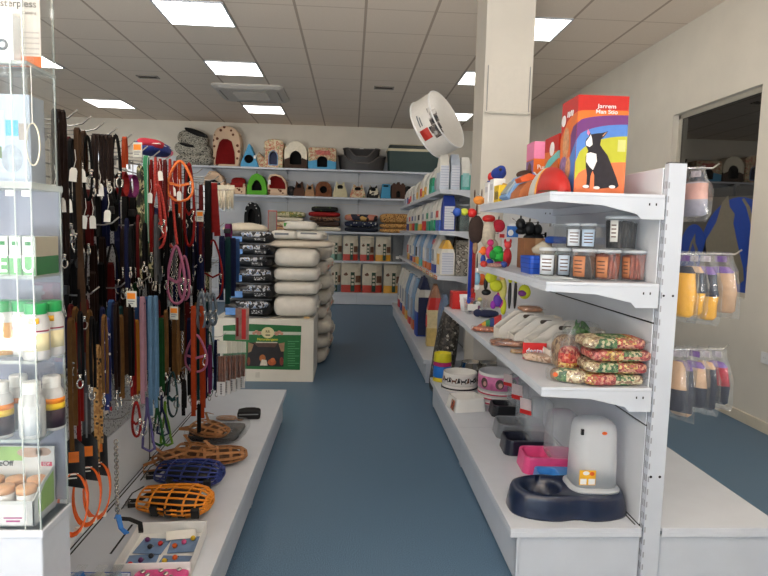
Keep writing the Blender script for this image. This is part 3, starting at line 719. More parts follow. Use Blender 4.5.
lead(189, 163, 246, -.68, 'loop', 'red', 2.9, 'long red rope loop right of the bright orange rope loop', lean=.06, cat='lead')
lead(158, 185, 248, -.69, 'loop', 'redrope', 2.8, 'red rope slip lead crossing in a narrow V below the orange loop', lean=.07, cat='lead')
lead(176, 205, 344, -.70, 'chain', 'black', 3, 'long silver chain lead hanging below the orange rope loop', cat='lead')
lead(171, 212, 330, -.71, 'chain', 'black', 3, 'long silver chain lead left of its twin below the orange loop', cat='lead')
lead(192, 210, 252, -.69, 'chain', 'black', 3, 'short heavy silver chain with black handle right of the red rope loops', cat='lead')
lead(187, 164, 228, -.70, 'strap', 'black', 5, 'black lead between the orange loop and the heavy chain')
lead(201, 185, 262, -.69, 'strap', 'dred', 4, 'dark red lead left of the broad black one at the right end of the wall')
lead(208, 181, 272, -.68, 'strap', 'black', 7, 'broad black lead beside the wide red one at the right end', clasp=False)
lead(214, 183, 236, -.67, 'strap', 'red', 7.5, 'wide plain red lead near the right end of the wall', lean=.03, clasp=False)
lead(213, 240, 300, -.66, 'loop', 'red', 2.2, 'thin red cord loop hanging below the wide red lead', lean=.13, cat='lead')
# lower rows, from the display case towards the back
lead(71, 318, 452, -.69, 'strap', 'camel', 5.2, 'camel leather lead beside the display case in the lower row', clasp=False)
lead(78, 322, 442, -.69, 'strap', 'red', 5.0, 'flat red leather lead second from the case in the lower row', clasp=False)
lead(84.5, 330, 470, -.72, 'strap', 'grey', 5, 'grey webbing lead behind the red one in the lower row')
lead(86, 300, 352, -.70, 'strap', 'dred', 4.4, 'short dark red strap above the flat red leather lead', clasp=False)
lead(91, 322, 392, -.71, 'strap', 'black', 6, 'broad black lead left of the leopard strap')
lead(97, 345, 462, -.68, 'strap', 'leo', 5.4, 'leopard print lead in the lower row', clasp=False)
lead(102.5, 330, 420, -.69, 'strap', 'brown', 4, 'narrow brown lead right of the leopard print one')
lead(106.5, 318, 412, -.68, 'strap', 'dots', 5.6, 'navy lead with white dots in the lower row', clasp=False)
lead(108, 402, 414, -.68, 'strap', 'plaid', 5, 'short pink checked strap end under the dotted navy lead', clasp=False)
lead(111.5, 300, 380, -.70, 'strap', 'blue', 6, 'pale blue denim lead in the lower row behind the dotted one')
lead(116, 305, 410, -.68, 'strap', 'bdots', 4.2, 'black lead with white studs in the lower row')
lead(120.5, 315, 408, -.68, 'strap', 'tan', 4.2, 'tan lead right of the studded black one')
lead(127, 305, 385, -.68, 'strap', 'brown', 5.6, 'wide saddle brown lead under the orange price card')
lead(132.5, 318, 407, -.67, 'strap', 'red', 3.8, 'red lead left of the amber one in the blue group')
lead(136.5, 320, 405, -.67, 'strap', 'amber', 4.2, 'amber yellow lead left of the pink one')
lead(142.5, 297, 404, -.66, 'strap', 'lpink', 5, 'pale pink lead between the amber and light blue ones', clasp=False)
lead(138, 297, 372, -.68, 'strap', 'blue', 4.6, 'mid blue lead behind the amber and pink ones')
lead(150.4, 296, 416, -.655, 'strap', 'sky', 4.8, 'light blue lead next to the pale pink one', clasp=False)
lead(155.6, 296, 408, -.65, 'strap', 'sky', 4.2, 'light blue lead further from the pale pink one', clasp=False)
lead(146.5, 297, 380, -.67, 'strap', 'blue', 4.4, 'mid blue lead directly behind the light blue pair')
lead(147, 398, 452, -.66, 'rope', 'lilac', 3, 'lilac purple rope lead hanging lowest under the light blue leads')
lead(136, 402, 437, -.66, 'loop', 'red', 2.8, 'red rope loop hanging low under the pale pink lead', lean=.035, cat='lead')
lead(157, 398, 446, -.65, 'rope', 'green', 3, 'green rope lead hanging low beside the lilac one')
lead(165, 402, 446, -.645, 'rope', 'lime', 3, 'lime green rope lead lowest on the right of the lilac one')
lead(161.5, 396, 436, -.65, 'rope', 'navy', 2.6, 'navy rope lead between the green and lime ones')
lead(161, 318, 396, -.66, 'strap', 'green', 5.6, 'dark green lead right of the light blue pair')
lead(172.5, 372, 417, -.65, 'loop', 'teal', 4.4, 'dark teal webbing loop low on the wall', lean=.05, cat='lead')
lead(184, 380, 415, -.64, 'strap', 'black', 4.4, 'short black strap left of the two orange leads', clasp=False)
lead(193.5, 306, 416, -.635, 'strap', 'orange', 5.4, 'orange webbing lead, left one of the low pair', clasp=False)
lead(202.5, 306, 418, -.63, 'strap', 'orange', 5.4, 'orange webbing lead, right one of the low pair', clasp=False)
lead(199, 405, 428, -.64, 'chain', 'black', 3, 'short chain end below the two orange leads', cat='lead')
lead(176, 246, 304, -.655, 'loop', 'pink', 3.2, 'pink rope halter in the middle of the wall', lean=.09)
lead(184, 256, 300, -.65, 'loop', 'pink', 3.0, 'second pink rope halter hanging just right of the first', lean=.06)
lead(196, 335, 372, -.63, 'loop', 'pink', 2.6, 'pink cord loop in front of the orange leads', lean=.12, cat='lead')
lead(182, 300, 356, -.65, 'chain', 'black', 3, 'thin chain with black handle below the pink halters', cat='lead')
lead(190, 318, 372, -.66, 'strap', 'navy', 6, 'navy lead behind the orange pair')
for k, u in enumerate((201, 207, 213)):
    lead(u, 292+k, 329-2*k, -.635, 'loop', 'rope', 3.2, 'coil of pale grey blue rope, %s of three on the right end hooks' % ('left', 'middle', 'right')[k], lean=.045)
for k, (u, mk) in enumerate(((222, 'navy'), (228, 'teal'), (233, 'navy'), (237, 'blue'))):
    lead(u, 236+k, (300, 304, 296, 282)[k], -.655, 'strap', mk, 6, '%s nylon lead at the right end in front of the black sacks, %s of four' % (('navy', 'teal', 'navy', 'blue')[k], ('first', 'second', 'third', 'last')[k]), clasp=False)
lead(228.5, 224, 238, -.66, 'collar', 'mag', 6, 'small purple collar at the right end near the cream chew packs', cat='collar')
lead(217, 340, 396, -.64, 'strap', 'navy', 6, 'navy and purple lead next to the packs of brown sticks')
lead(210, 345, 400, -.66, 'strap', 'mag', 3.4, 'thin purple lead behind the navy and purple one')
# crowded dark middle rows
fill = []
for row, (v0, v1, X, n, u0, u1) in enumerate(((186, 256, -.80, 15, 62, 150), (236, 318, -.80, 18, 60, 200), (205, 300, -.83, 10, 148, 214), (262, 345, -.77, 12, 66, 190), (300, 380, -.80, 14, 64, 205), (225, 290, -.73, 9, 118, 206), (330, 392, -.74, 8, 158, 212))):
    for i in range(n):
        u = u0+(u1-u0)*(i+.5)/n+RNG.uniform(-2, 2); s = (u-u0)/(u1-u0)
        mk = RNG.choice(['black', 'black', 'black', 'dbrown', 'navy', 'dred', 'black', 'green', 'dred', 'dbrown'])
        nm = {'black': 'black', 'dbrown': 'dark brown', 'navy': 'navy', 'dred': 'dark red', 'green': 'dark green'}[mk]
        kind = RNG.choice(['strap', 'strap', 'loop', 'collar', 'strap'])
        hgt = (v1-v0)*RNG.uniform(.7, 1.0)
        q = at(u, v0, 'x', X)
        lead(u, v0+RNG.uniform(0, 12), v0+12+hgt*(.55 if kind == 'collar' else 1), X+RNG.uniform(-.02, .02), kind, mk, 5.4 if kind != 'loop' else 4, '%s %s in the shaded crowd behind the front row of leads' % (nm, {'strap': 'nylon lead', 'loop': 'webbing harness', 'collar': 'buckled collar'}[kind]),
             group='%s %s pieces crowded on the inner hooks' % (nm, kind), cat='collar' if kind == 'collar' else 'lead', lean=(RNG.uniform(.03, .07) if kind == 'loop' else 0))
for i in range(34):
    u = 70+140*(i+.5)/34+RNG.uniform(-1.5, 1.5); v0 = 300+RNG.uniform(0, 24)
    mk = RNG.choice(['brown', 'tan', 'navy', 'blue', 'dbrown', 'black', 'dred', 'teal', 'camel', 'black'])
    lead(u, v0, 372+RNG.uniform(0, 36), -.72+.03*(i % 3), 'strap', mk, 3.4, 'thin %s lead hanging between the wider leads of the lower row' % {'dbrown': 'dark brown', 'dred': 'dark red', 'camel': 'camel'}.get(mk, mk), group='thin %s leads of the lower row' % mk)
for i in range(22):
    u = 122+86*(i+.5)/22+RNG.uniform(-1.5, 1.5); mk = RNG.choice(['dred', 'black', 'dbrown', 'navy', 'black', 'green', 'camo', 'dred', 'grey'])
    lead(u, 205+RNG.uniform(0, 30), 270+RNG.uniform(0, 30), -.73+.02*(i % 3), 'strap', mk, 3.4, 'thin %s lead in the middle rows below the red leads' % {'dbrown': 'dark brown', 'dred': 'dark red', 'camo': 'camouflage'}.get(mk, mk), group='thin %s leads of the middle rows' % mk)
# price cards clipped to hooks
for u, v, X, lab in ((131.5, 299, -.655, 'orange and white price card on a middle hook in front of the blue leads'), (137.5, 150, -.70, 'orange and white price card on a top hook by the camouflage lead'), (174, 313, -.65, 'small orange and white price card under the pink halters'), (200, 216, -.67, 'orange and white price card beside the broad black lead')):
    p = at(u, v, 'x', X); t = thing('price_card', lab, 'price card', p, -.2)
    MB().box(-.016, .016, -.001, .001, -.024, .024).out('card', mat((206, 208, 200), .6, 0, .03), t); MB().box(-.013, .013, -.0018, -.0008, .0, .018).out('orange_panel', mat((240, 140, 30), .5, 0, .03), t)
    b = MB(); b.box(-.011, .011, -.0016, -.0008, -.008, -.005); b.box(-.011, .006, -.0016, -.0008, -.015, -.012); b.out('print_lines', GREY, t)
# hooks
b = MB().smooth(); b.tube([(0, 0, 0), (.17, 0, -.004), (.195, 0, .002), (.218, 0, .022)], .0024, 8); 
HOOK_ME = proto_mesh(b, mat((150, 148, 144), .3, 1, .05))
hk = []
for k, (u, v) in enumerate(((68.8, 107.5), (84, 113.8), (97, 119.7), (109.4, 125.3), (120.8, 131.8))):
    p = at(u, v, 'z', 1.625); hk.append((p.y, 1.597, 'bare-tipped chrome hook of the top row, %s from the display case' % ('first', 'second', 'third', 'fourth', 'fifth')[k]))
for k, y in enumerate((2.02, 2.14, 2.27, 2.40, 2.55, 2.72, 2.90, 3.08, 3.26, 3.44)): hk.append((y, 1.58, 'chrome hook of the top row carrying %s' % ('the short orange red strap', 'the first puppy collars', 'the camouflage lead', 'the green and white lead', 'the front red leads', 'the rear red leads', 'the orange rope loop', 'the broad black lead', 'the wide red lead', 'nothing, last at the right end')[k]))
NTH = ('first', 'second', 'third', 'fourth', 'fifth', 'sixth', 'seventh', 'eighth', 'ninth', 'tenth', 'last')
for rw, z in (('second', 1.33), ('third', 1.13), ('fourth', .93), ('lowest', .70)):
    for k in range(9): hk.append((1.66+.215*k+(.06 if rw in ('third', 'lowest') else 0), z, 'chrome hook in the %s row of the lead wall, %s from the display case' % (rw, NTH[k])))
for y, z, lab in hk:
    t = thing('display_hook', lab, 'hook', (-.929, y, z), 0, 'chrome hooks on the lead wall')
    inst(HOOK_ME, 'hook_wire', t); MB().box(0, .006, -.014, .014, -.022, .014).out('back_plate', CHROME, t)
# dog clothes stuffed on top, cream chew packs, packs of sticks
p = at(150, 148, 'x', -.80)
t = thing('dog_coat', 'folded blue red and pink dog coat lying on the top hooks', 'dog coat', (-.81, 2.50, 1.613)); t.scale = (.62, .62, .62)
b = MB().smooth(); b.ell((0, 0, .04), (.10, .17, .045), e=.7, wob=.03, seed=2); b.out('blue_body', mat((40, 56, 130), .8, 0, .15, 30, .3), t)
b = MB().smooth(); b.ell((.01, -.06, .058), (.085, .12, .032), rot=(0, .1, .2), e=.7, wob=.04, seed=3); b.out('red_trim', mat((180, 40, 60), .8, 0, .1), t)
b = MB().smooth(); b.ell((.03, .14, .03), (.06, .05, .03), wob=.05, seed=4); b.out('pink_trim', mat((220, 120, 150), .8, 0, .1), t)
MB().box(-.07, .095, -.17, .16, .05, .055).out('white_edge', PAPER, t)
for k, u in enumerate((221, 225.5, 230)):
    p = at(u, 187, 'x', -.69); t = thing('chew_pack', 'cream rawhide chew pack, %s of three at the right end of the top row' % ('left', 'middle', 'right')[k], 'chew pack', p)
    b = MB().smooth()
    for i in range(3): b.tube([(-.013+.013*i, .002*i, -.02), (-.013+.013*i, 0, -.10-.01*i)], .007, 8)
    b.out('chews', CREAM, t); MB().box(-.024, .024, -.008, .008, -.13, -.012).out('film', CLEAR, t); MB().box(-.024, .024, -.004, .004, -.014, .01).out('header_card', mat((220, 210, 190), .6, 0, .04), t)
STICK = mat((120, 62, 34), .5, 0, .3, 70)
for k, u in enumerate((222, 227, 232.5, 237.5, 242)):
    p = at(u, 347, 'x', -.60); t = thing('stick_pack', 'hanging pack of brown meat sticks with white card top, %s from the left' % ('first', 'second', 'third', 'fourth', 'fifth')[k], 'treat pack', p, -.1, 'packs of brown meat sticks')
    b = MB().smooth()
    for i in range(3):
        for j in range(2): b.tube([(-.012+.012*i, -.006+.011*j, -.045), (-.011+.011*i, -.006+.01*j, -.20)], .0055, 7)
    b.out('sticks', STICK, t)
    MB().obox((0, 0, -.13), (.044, .026, .20)).out('film', CLEAR, t); MB().box(-.022, .022, -.004, .004, -.03, .03).out('header_card', mat((226, 226, 214), .6, 0, .04), t)
    MB().box(-.020, .020, -.0135, -.0130, -.232, -.165).out('white_label', mat((214, 214, 216), .5, 0, .04), t)
    b = MB()
    for i in range(5): b.box(-.004, .004, -.0142, -.0134, -.225+.011*i, -.218+.011*i)
    b.out('label_print', mat((60, 60, 70), .6, 0, 0), t)
# red framed packs behind
p = at(246, 325, 'x', -.55)
t = thing('red_toy_pack', 'red and white packaged toy hanging in front of the green poster box', 'toy pack', (p.x-.02, p.y, p.z))
MB().box(-.035, .035, -.004, .004, -.08, .09).out('card', mat((150, 120, 110), .6, 0, .2, 40), t); MB().box(-.002, .02, -.006, -.003, -.075, .085).out('red_strip', RED, t); MB().box(-.03, -.018, -.006, -.003, -.06, .04).out('red_strip', DKRED, t)

# packaged orange collars low on the left
for k, (u, v) in enumerate(((73, 458), (87, 452), (97, 448))):
    p = at(u, v, 'x', -.70); t = thing('packaged_collar', 'orange collar on a black backing card, %s of three low beside the case' % ('left', 'middle', 'right')[k], 'collar', p, .25)
    b = MB(); b.prism([(-.028, -.07), (.028, -.085), (.026, .03), (.008, .05), (-.008, .05), (-.026, .03)], (0, 0, 0), (1, 0, 0), (0, 0, 1), (0, .003, 0)); b.out('backing_card', BLACK, t)
    MB().box(-.010, .014, -.0008, 0, -.012, .016).out('orange_print', mat((226, 120, 40), .5, 0, .1), t)
    b = MB(); b.box(-.012, .012, -.0006, 0, -.045, -.041); b.box(-.012, .008, -.0006, 0, -.055, -.052); b.out('white_print', PAPER, t)
    n = 24; b = MB(); b.ribbon([(.034*sin(2*pi*i/n), -.012+.020*cos(2*pi*i/n), -.115+.075*cos(2*pi*i/n)) for i in range(n)], .016, .004, (0, 1, .2), True); b.out('collar_band', mat((222, 96, 24), .5, 0, .06), t)
    MB().obox((.012, -.012, -.188), (.02, .014, .012)).out('buckle', PAPER, t)
    MB().tube([(0, 0, .04), (0, .004, .10), (.0, .008, .16)], .0025, 6).out('hanger', GREY, t)
p = at(116, 440, 'x', -.72); t = thing('chain_lead', 'grey chain choke lead hanging almost to the deck beside the orange collars', 'lead', p)
b = MB().smooth()
for i in range(26):
    a = (i % 2)*pi/2; b.tube([(.006*cos(f)*cos(a), .006*cos(f)*sin(a), -.010*i-.007+.008*sin(f)) for f in [2*pi*k/8 for k in range(8)]], .002, 4, True)
b.out('chain', STEEL, t); MB().ribbon([(-.004, 0, -.25), (.01, -.02, -.235), (.03, -.05, -.262), (.055, -.07, -.268)], .016, .004, (0, 1, 0)).out('blue_strap', BLUE, t)
MB().ribbon([(.0, 0, -.255), (.03, .02, -.268), (.07, .0, -.272), (.09, -.05, -.274)], .014, .006, (0, 1, 0)).out('black_strap', BLACK, t)

# ------------------------------------------------------------------ goods on the left deck
DZ = .2275
def tray(t, x0, x1, y0, y1, h, m, thick=.004):
    b = MB(); b.box(x0, x1, y0, y1, 0, thick)
    b.box(x0, x1, y0, y0+thick, 0, h); b.box(x0, x1, y1-thick, y1, 0, h); b.box(x0, x0+thick, y0, y1, 0, h); b.box(x1-thick, x1, y0, y1, 0, h)
    return b.out('tray', m, t, bevel=.0012)
fl, fr, bl, br = at(115, 559, 'z', .275), at(181, 569, 'z', .275), at(148.5, 520, 'z', .275), at(207, 522, 'z', .275)
cx, cy = (fl.x+fr.x+bl.x+br.x)/4, (fl.y+fr.y+bl.y+br.y)/4
TW, TD = .235, .27
t = thing('open_box', 'open white cardboard tray of bell charms at the front of the left deck', 'tray', (cx, cy, DZ), .05)
tray(t, -TW/2, TW/2, -TD/2, TD/2, .048, mat((226, 226, 224), .6, 0, .03))
CARD = mat((110, 136, 172), .6, 0, .12, 30)
cols = [RED, YELLOW, mat((110, 40, 100), .3, .3), ORANGE, mat((60, 60, 66), .3, .6), PINK]
for k, (x, y, rz) in enumerate(((-.055, -.06, .1), (.05, -.07, -.05), (-.05, .04, -.08), (.055, .045, .12))):
    q = thing('charm_card', 'blue card of coloured bell charms in the white tray, %s' % ('front left', 'front right', 'rear left', 'rear right')[k], 'charm card', (cx+x, cy+y, DZ+.0045+.0015*k), rz, 'cards of bell charms')
    MB().box(-.048, .048, -.05, .05, 0, .0013).out('card', CARD, q); b = MB()
    for i in range(3):
        c = MB().smooth(); ox, oy = -.028+.027*i, -.02+.022*((i+k) % 3); c.ell((ox, oy, .010), (.0085, .0085, .0085), seg=12, n=8)
        c.out('bell', cols[(i*2+k) % 6], q); c = MB().smooth(); c.tube([(ox+.007*cos(a), oy+.012+.007*sin(a), .004) for a in [2*pi*j/12 for j in range(12)]], .0016, 5, True); c.out('ring', STEEL, q)
q = thing('paper_slip', 'loose pale paper slip lying at the back of the white charm tray', 'paper', (cx+.03, cy+.098, DZ+.012), .3)
MB().obox((0, 0, .006), (.10, .05, .0012), (.15, .05, 0)).out('sheet', PAPER, q)
p = at(100, 572, 'z', .27)
t = thing('open_box', 'white tray with blue rim of wrapped accessories at the bottom edge of the photo', 'tray', (p.x, p.y-.10, DZ), .0)
tray(t, -.10, .09, -.12, .10, .040, mat((206, 210, 220), .6, 0, .04)); b = MB(); b.box(-.101, .091, .0985, .1015, .03, .0415); b.out('blue_rim', mat((60, 90, 170), .5, 0, .05), t)
for k, (x, m, lab) in enumerate(((-.06, BLUE, 'small blue wrapped toy in the blue-rimmed tray'), (-.0, mat((200, 200, 196), .4, .3), 'silver bell in the blue-rimmed tray beside the blue toy'), (.05, mat((130, 150, 170), .4, 0, .1), 'grey blue wrapped toy in the blue-rimmed tray'))):
    q = thing('wrapped_toy', lab, 'toy', (p.x+x, p.y-.03, DZ+.005)); b = MB().smooth(); b.ell((0, 0, .022), (.024, .05, .022), wob=.08, seed=k); b.out('toy', m, q); b = MB(); b.obox((0, 0, .046), (.03, .11, .002)); b.out('film', CLEAR, q)
p = at(163, 570, 'z', .25)
t = thing('pink_pouch', 'shiny pink pouch of bell charms at the bottom edge right of the blue-rimmed tray', 'pouch', (p.x+.005, p.y-.065, DZ), .1)
b = MB().smooth(); b.ell((0, 0, .014), (.085, .09, .014), e=.5, wob=.02, seed=9); b.out('pouch', mat((206, 60, 130), .3, 0, .2, 40), t); b = MB().smooth()
for i in range(7): b.ell((-.055+.018*i, .05-.02*(i % 3), .03), (.009, .009, .006), seg=10, n=6)
b.out('charms', STEEL, t)
def muzzle(u, v, L, W, Hh, rz, m, label, strapm):
    """open basket muzzle lying on its side: a basket of crossing bars narrowing to a nose, with straps behind"""
    p = at(u, v, 'z', DZ); t = thing('basket_muzzle', label, 'muzzle', (p.x, p.y, DZ), rz)
    prof = [(-L*.5, .72), (-L*.3, .86), (-L*.05, .97), (L*.2, 1), (L*.36, .86), (L*.46, .58), (L*.5, .25)]
    b = MB().smooth()
    for x, k in prof:
        b.tube([(x, W/2*k*cos(a), Hh*.5+.004+Hh*.5*k*sin(a)) for a in [2*pi*i/24 for i in range(24)]], .0046, 6, True, squash=.8)
    for i in range(16):
        a = 2*pi*i/16; b.tube([(x, W/2*k*cos(a), Hh*.5+.004+Hh*.5*k*sin(a)) for x, k in prof], .0042, 6)
    b.out('basket', m, t)
    for i in range(4):
        x = -L*.22+.052*i; MB().obox((x, -W*.43, Hh*.42), (.030, .018, .042), (.35, 0, .1*i-.1)).out('padding', strapm, t, bevel=.004)
    b = MB().smooth(); b.ell((-.01, 0, Hh*.45), (L*.40, W*.34, Hh*.36), e=.7, wob=.05, seed=5); b.out('folded_straps', strapm, t)
    b = MB(); b.ribbon([(-L*.5, -W*.3, Hh*.5), (-L*.68, -W*.2, Hh*.35), (-L*.8, .03, .022), (-L*.66, W*.25, .02), (-L*.5, W*.3, Hh*.5)], .016, .003, (0, 0, 1)); b.ribbon([(-L*.5, 0, Hh), (-L*.64, -.02, Hh*.8), (-L*.78, -.03, .02)], .016, .003, (0, 1, 0)); b.out('strap', strapm, t)
    MB().obox((-L*.78, .02, .018), (.02, .016, .02)).out('buckle', STEEL, t, bevel=.002)
    return t
muzzle(178, 513, .265, .18, .10, -.12, mat((226, 140, 34), .45, 0, .08), 'orange plastic basket muzzle behind the white charm tray', BLACK)
muzzle(192, 484, .27, .19, .095, -.12, mat((36, 52, 120), .45, 0, .08), 'navy blue plastic basket muzzle behind the orange one', BLACK)
LEATH = mat((164, 112, 66), .55, 0, .15, 50)
for k, (u, v, rz, s) in enumerate(((200, 461, -.2, 1.15), (226, 463, .25, 1.1), (176, 464, .9, .95), (212, 449, -.6, 1.05))):
    p = at(u, v, 'z', DZ); t = thing('leather_muzzle', 'tan leather strap muzzle in the heap behind the navy one, %s' % ('in the middle', 'at the right front', 'at the left', 'at the back on top')[k], 'muzzle', (p.x, p.y, DZ+(.062 if k == 3 else .001*k)), rz, 'tan leather muzzles in a heap')
    L, W, Hh = .175*s, .135*s, .06*s; b = MB()
    for x, q in ((-L*.5, .9), (-L*.2, 1), (L*.1, .95), (L*.38, .7)):
        b.ribbon([(x, W/2*q*cos(a), Hh*.5+.007+Hh*.5*q*sin(a)) for a in [2*pi*i/18 for i in range(18)]], .013, .0028, (1, 0, 0), True)
    b.out('bands', LEATH, t); b = MB().smooth(); b.ell((-.01, 0, Hh*.48), (L*.40, W*.36, Hh*.40), e=.7, wob=.05, seed=k); b.out('inner_lining', mat((96, 62, 38), .7, 0, .25, 50), t); b = MB()
    for i in range(9):
        a = 2*pi*i/9+.2; b.ribbon([(x, W*.51*q*cos(a), Hh*.5+.007+Hh*.52*q*sin(a)) for x, q in ((-L*.5, .9), (-L*.2, 1), (L*.1, .95), (L*.38, .7), (L*.5, .3))], .012, .0028, (0, -sin(a), cos(a)))
    b.out('nose_straps', LEATH, t)
    b = MB(); b.ribbon([(-L*.5, -W*.3, Hh*.5), (-L*.85, -W*.5, .03), (-L*1.0, 0, .012), (-L*.8, W*.4, .02), (-L*.5, W*.3, Hh*.5)], .014, .003, (0, 0, 1)); b.out('neck_strap', LEATH, t)
    b = MB(); b.ribbon([(-L*.3, W*.2, Hh), (-L*.5, W*.3, Hh+.035), (-L*.4, W*.55, Hh+.02)], .014, .003, (1, 0, 0)); b.out('loose_strap', LEATH, t)
p = at(217, 436, 'z', DZ); t = thing('packaged_muzzle', 'black muzzle in a clear flat bag behind the leather heap', 'muzzle', (p.x, p.y, DZ), -.05)
b = MB(); b.smooth().ell((0, -.05, .026), (.13, .07, .025), e=.6, wob=.03, seed=1); b.out('black_body', BLACK_FABRIC, t); b = MB(); b.box(-.13, .02, -.02, .12, .008, .014); b.out('card', mat((190, 184, 176), .6, 0, .1), t)
b = MB().smooth(); b.ell((.055, .06, .02), (.075, .08, .018), e=.6, wob=.05, seed=3); b.out('mesh_cup', mat((70, 62, 54), .5, .3, .5, 60), t); b = MB().smooth(); b.ell((0, .01, .033), (.155, .16, .032), e=.45, wob=.015, seed=5); b.out('bag', CLEAR, t)
p = at(243, 419, 'z', DZ); t = thing('tan_strap_roll', 'small tan leather roll lying left of the black pouch at the deck end', 'strap', (p.x-.09, p.y-.02, DZ))
b = MB().smooth(); b.ell((0, 0, .012), (.06, .025, .012), e=.7); b.out('roll', LEATH, t); MB().ribbon([(.05, 0, .012), (.07, -.01, .004), (.09, .0, .003)], .02, .003, (0, 1, 0)).out('strap_end', LEATH, t)
t = thing('black_pouch', 'black folded fabric pouch at the far end of the left deck', 'pouch', (p.x+.03, p.y+.03, DZ), .1)
b = MB(); b.obox((0, 0, .022), (.13, .09, .044)); b.out('body', BLACK_FABRIC, t, bevel=.012, seg=3); MB().box(-.055, .055, -.046, -.0445, .028, .034).out('zip', GREY, t)
MB().ribbon([(-.05, .02, .044), (-.02, 0, .056), (.03, 0, .056), (.06, .02, .044)], .02, .003, (0, 1, 0)).out('handle', BLACK_FABRIC, t)
# ------------------------------------------------------------------ right gondola, top shelf
T1, T2, T3, TD_ = 1.488, 1.164, .773, .227
def flat(poly, o, u, v, n, m, name, parent, k=1):
    """flat printed shape lying on a face: poly in face units, pushed k steps off it"""
    b = MB(); b.prism(poly, V(o)+V(n)*(.0004*k), u, v, V(n)*.0003); return b.out(name, m, parent)
PR = dict(red=mat((186, 34, 30), .4, 0, .05), orange=mat((222, 112, 44), .4, 0, .05), purple=mat((112, 56, 120), .4, 0, .05), blue=mat((82, 130, 204), .4, 0, .05), lime=mat((186, 186, 56), .4, 0, .05),
          black=mat((34, 30, 40), .5, 0, .2, 60), white=mat((236, 232, 232), .5, 0, .05), coral=mat((226, 122, 78), .4, 0, .05), tan=mat((206, 150, 110), .5, 0, .2, 60), lilac=mat((140, 110, 160), .5, 0, .3, 60), pinkp=mat((226, 130, 170), .5, 0, .05), brown=mat((110, 60, 40), .5, 0, .2, 60), aqua=mat((110, 190, 190), .5, 0, .05))
BW, BD, BH = .196, .172, .372
t = thing('dog_picture_box', 'tall colourful cardboard box with a sitting black and white dog on the top shelf', 'box', (.842, 2.25, T1))
MB().box(0, BW, 0, BD, 0, BH).out('carton', PR['red'], t, bevel=.0008)
X_, Z_ = V((BW, 0, 0)), V((0, 0, BH))
def under(tr, tl, n=14): return [(0, 0), (1, 0)] + [(1-i/n, tl+(tr-tl)*math.sqrt(max(0, 1-(i/n)**2)))for i in range(n+1)]
for k, (m, tr, tl) in enumerate((('orange', .856, .835), ('purple', .81, .72), ('blue', .717, .55), ('lime', .60, .33), ('coral', .34, .14))):
    flat(under(tr, tl), (0, 0, 0), X_, Z_, (0, -1, 0), PR[m], 'printed_band', t, k+1)
def zp(pts): return [((x-152)/220, 1-(y-48)/490) for x, y in pts]
flat(zp([(197, 208), (212, 240), (240, 234), (258, 232), (287, 222), (270, 250), (258, 262), (255, 290), (268, 310), (290, 340), (315, 400), (335, 450), (347, 490), (335, 502), (300, 500), (255, 508), (239, 505), (237, 440), (228, 418), (221, 445), (219, 505), (190, 505), (190, 495), (205, 485), (205, 440), (198, 400), (195, 350), (205, 320), (195, 300), (190, 280), (195, 262), (205, 250)]), (0, 0, 0), X_, Z_, (0, -1, 0), PR['black'], 'dog_print', t, 7)
for pl, m in (([(198, 335), (215, 328), (240, 335), (245, 370), (230, 415), (215, 400), (198, 375)], 'white'), ([(192, 278), (205, 255), (212, 240), (218, 262), (222, 290), (210, 302), (195, 295)], 'white'), ([(198, 212), (208, 232), (203, 246), (195, 236)], 'pinkp'), ([(272, 232), (282, 226), (266, 248), (262, 246)], 'tan')):
    flat(zp(pl), (0, 0, 0), X_, Z_, (0, -1, 0), PR[m], 'dog_print', t, 8)
for cx_, cy_ in ((203, 497), (250, 502), (318, 495)): flat(zp(circ(cx_, cy_, 14, 8)), (0, 0, 0), X_, Z_, (0, -1, 0), PR['white'], 'dog_print', t, 8)
flat(zp([(332, 262), (366, 262), (366, 320), (332, 320)]), (0, 0, 0), X_, Z_, (0, -1, 0), mat((206, 206, 130), .5, 0, .03), 'pale_patch', t, 7)
lettering('Jarrem', .021, PR['white'], t, (BW*.56, -.0034, BH*.89), (pi/2, 0, 0), sx=1.25); lettering('Man Stio', .021, PR['white'], t, (BW*.56, -.0034, BH*.835), (pi/2, 0, 0), sx=1.15)
S_ = V((0, BD, 0))
for k, (m, pl) in enumerate((('orange', [(0, 0), (1, 0), (1, .62), (.6, .78), (.3, .82), (0, .835)]), ('purple', [(0, .3), (.3, .4), (.35, .62), (.2, .70), (0, .72)]), ('blue', [(0, 0), (.5, 0), (.55, .3), (.2, .45), (0, .55)]), ('tan', circ(.62, .55, .2, .17)), ('white', circ(.82, .80, .14, .06)), ('lilac', circ(.7, .32, .24, .1)), ('tan', circ(.4, .28, .16, .12)))):
    flat(pl, (0, 0, 0), S_, Z_, (-1, 0, 0), PR[m], 'side_print', t, k+1)
b = MB()
for i in range(4): b.obox((-.0035, BD*(.25+.1*i), BH*(.84+.005*(i % 2))), (.0006, .011, .022), (.3, 0, 0))
b.out('side_lettering', PR['white'], t)
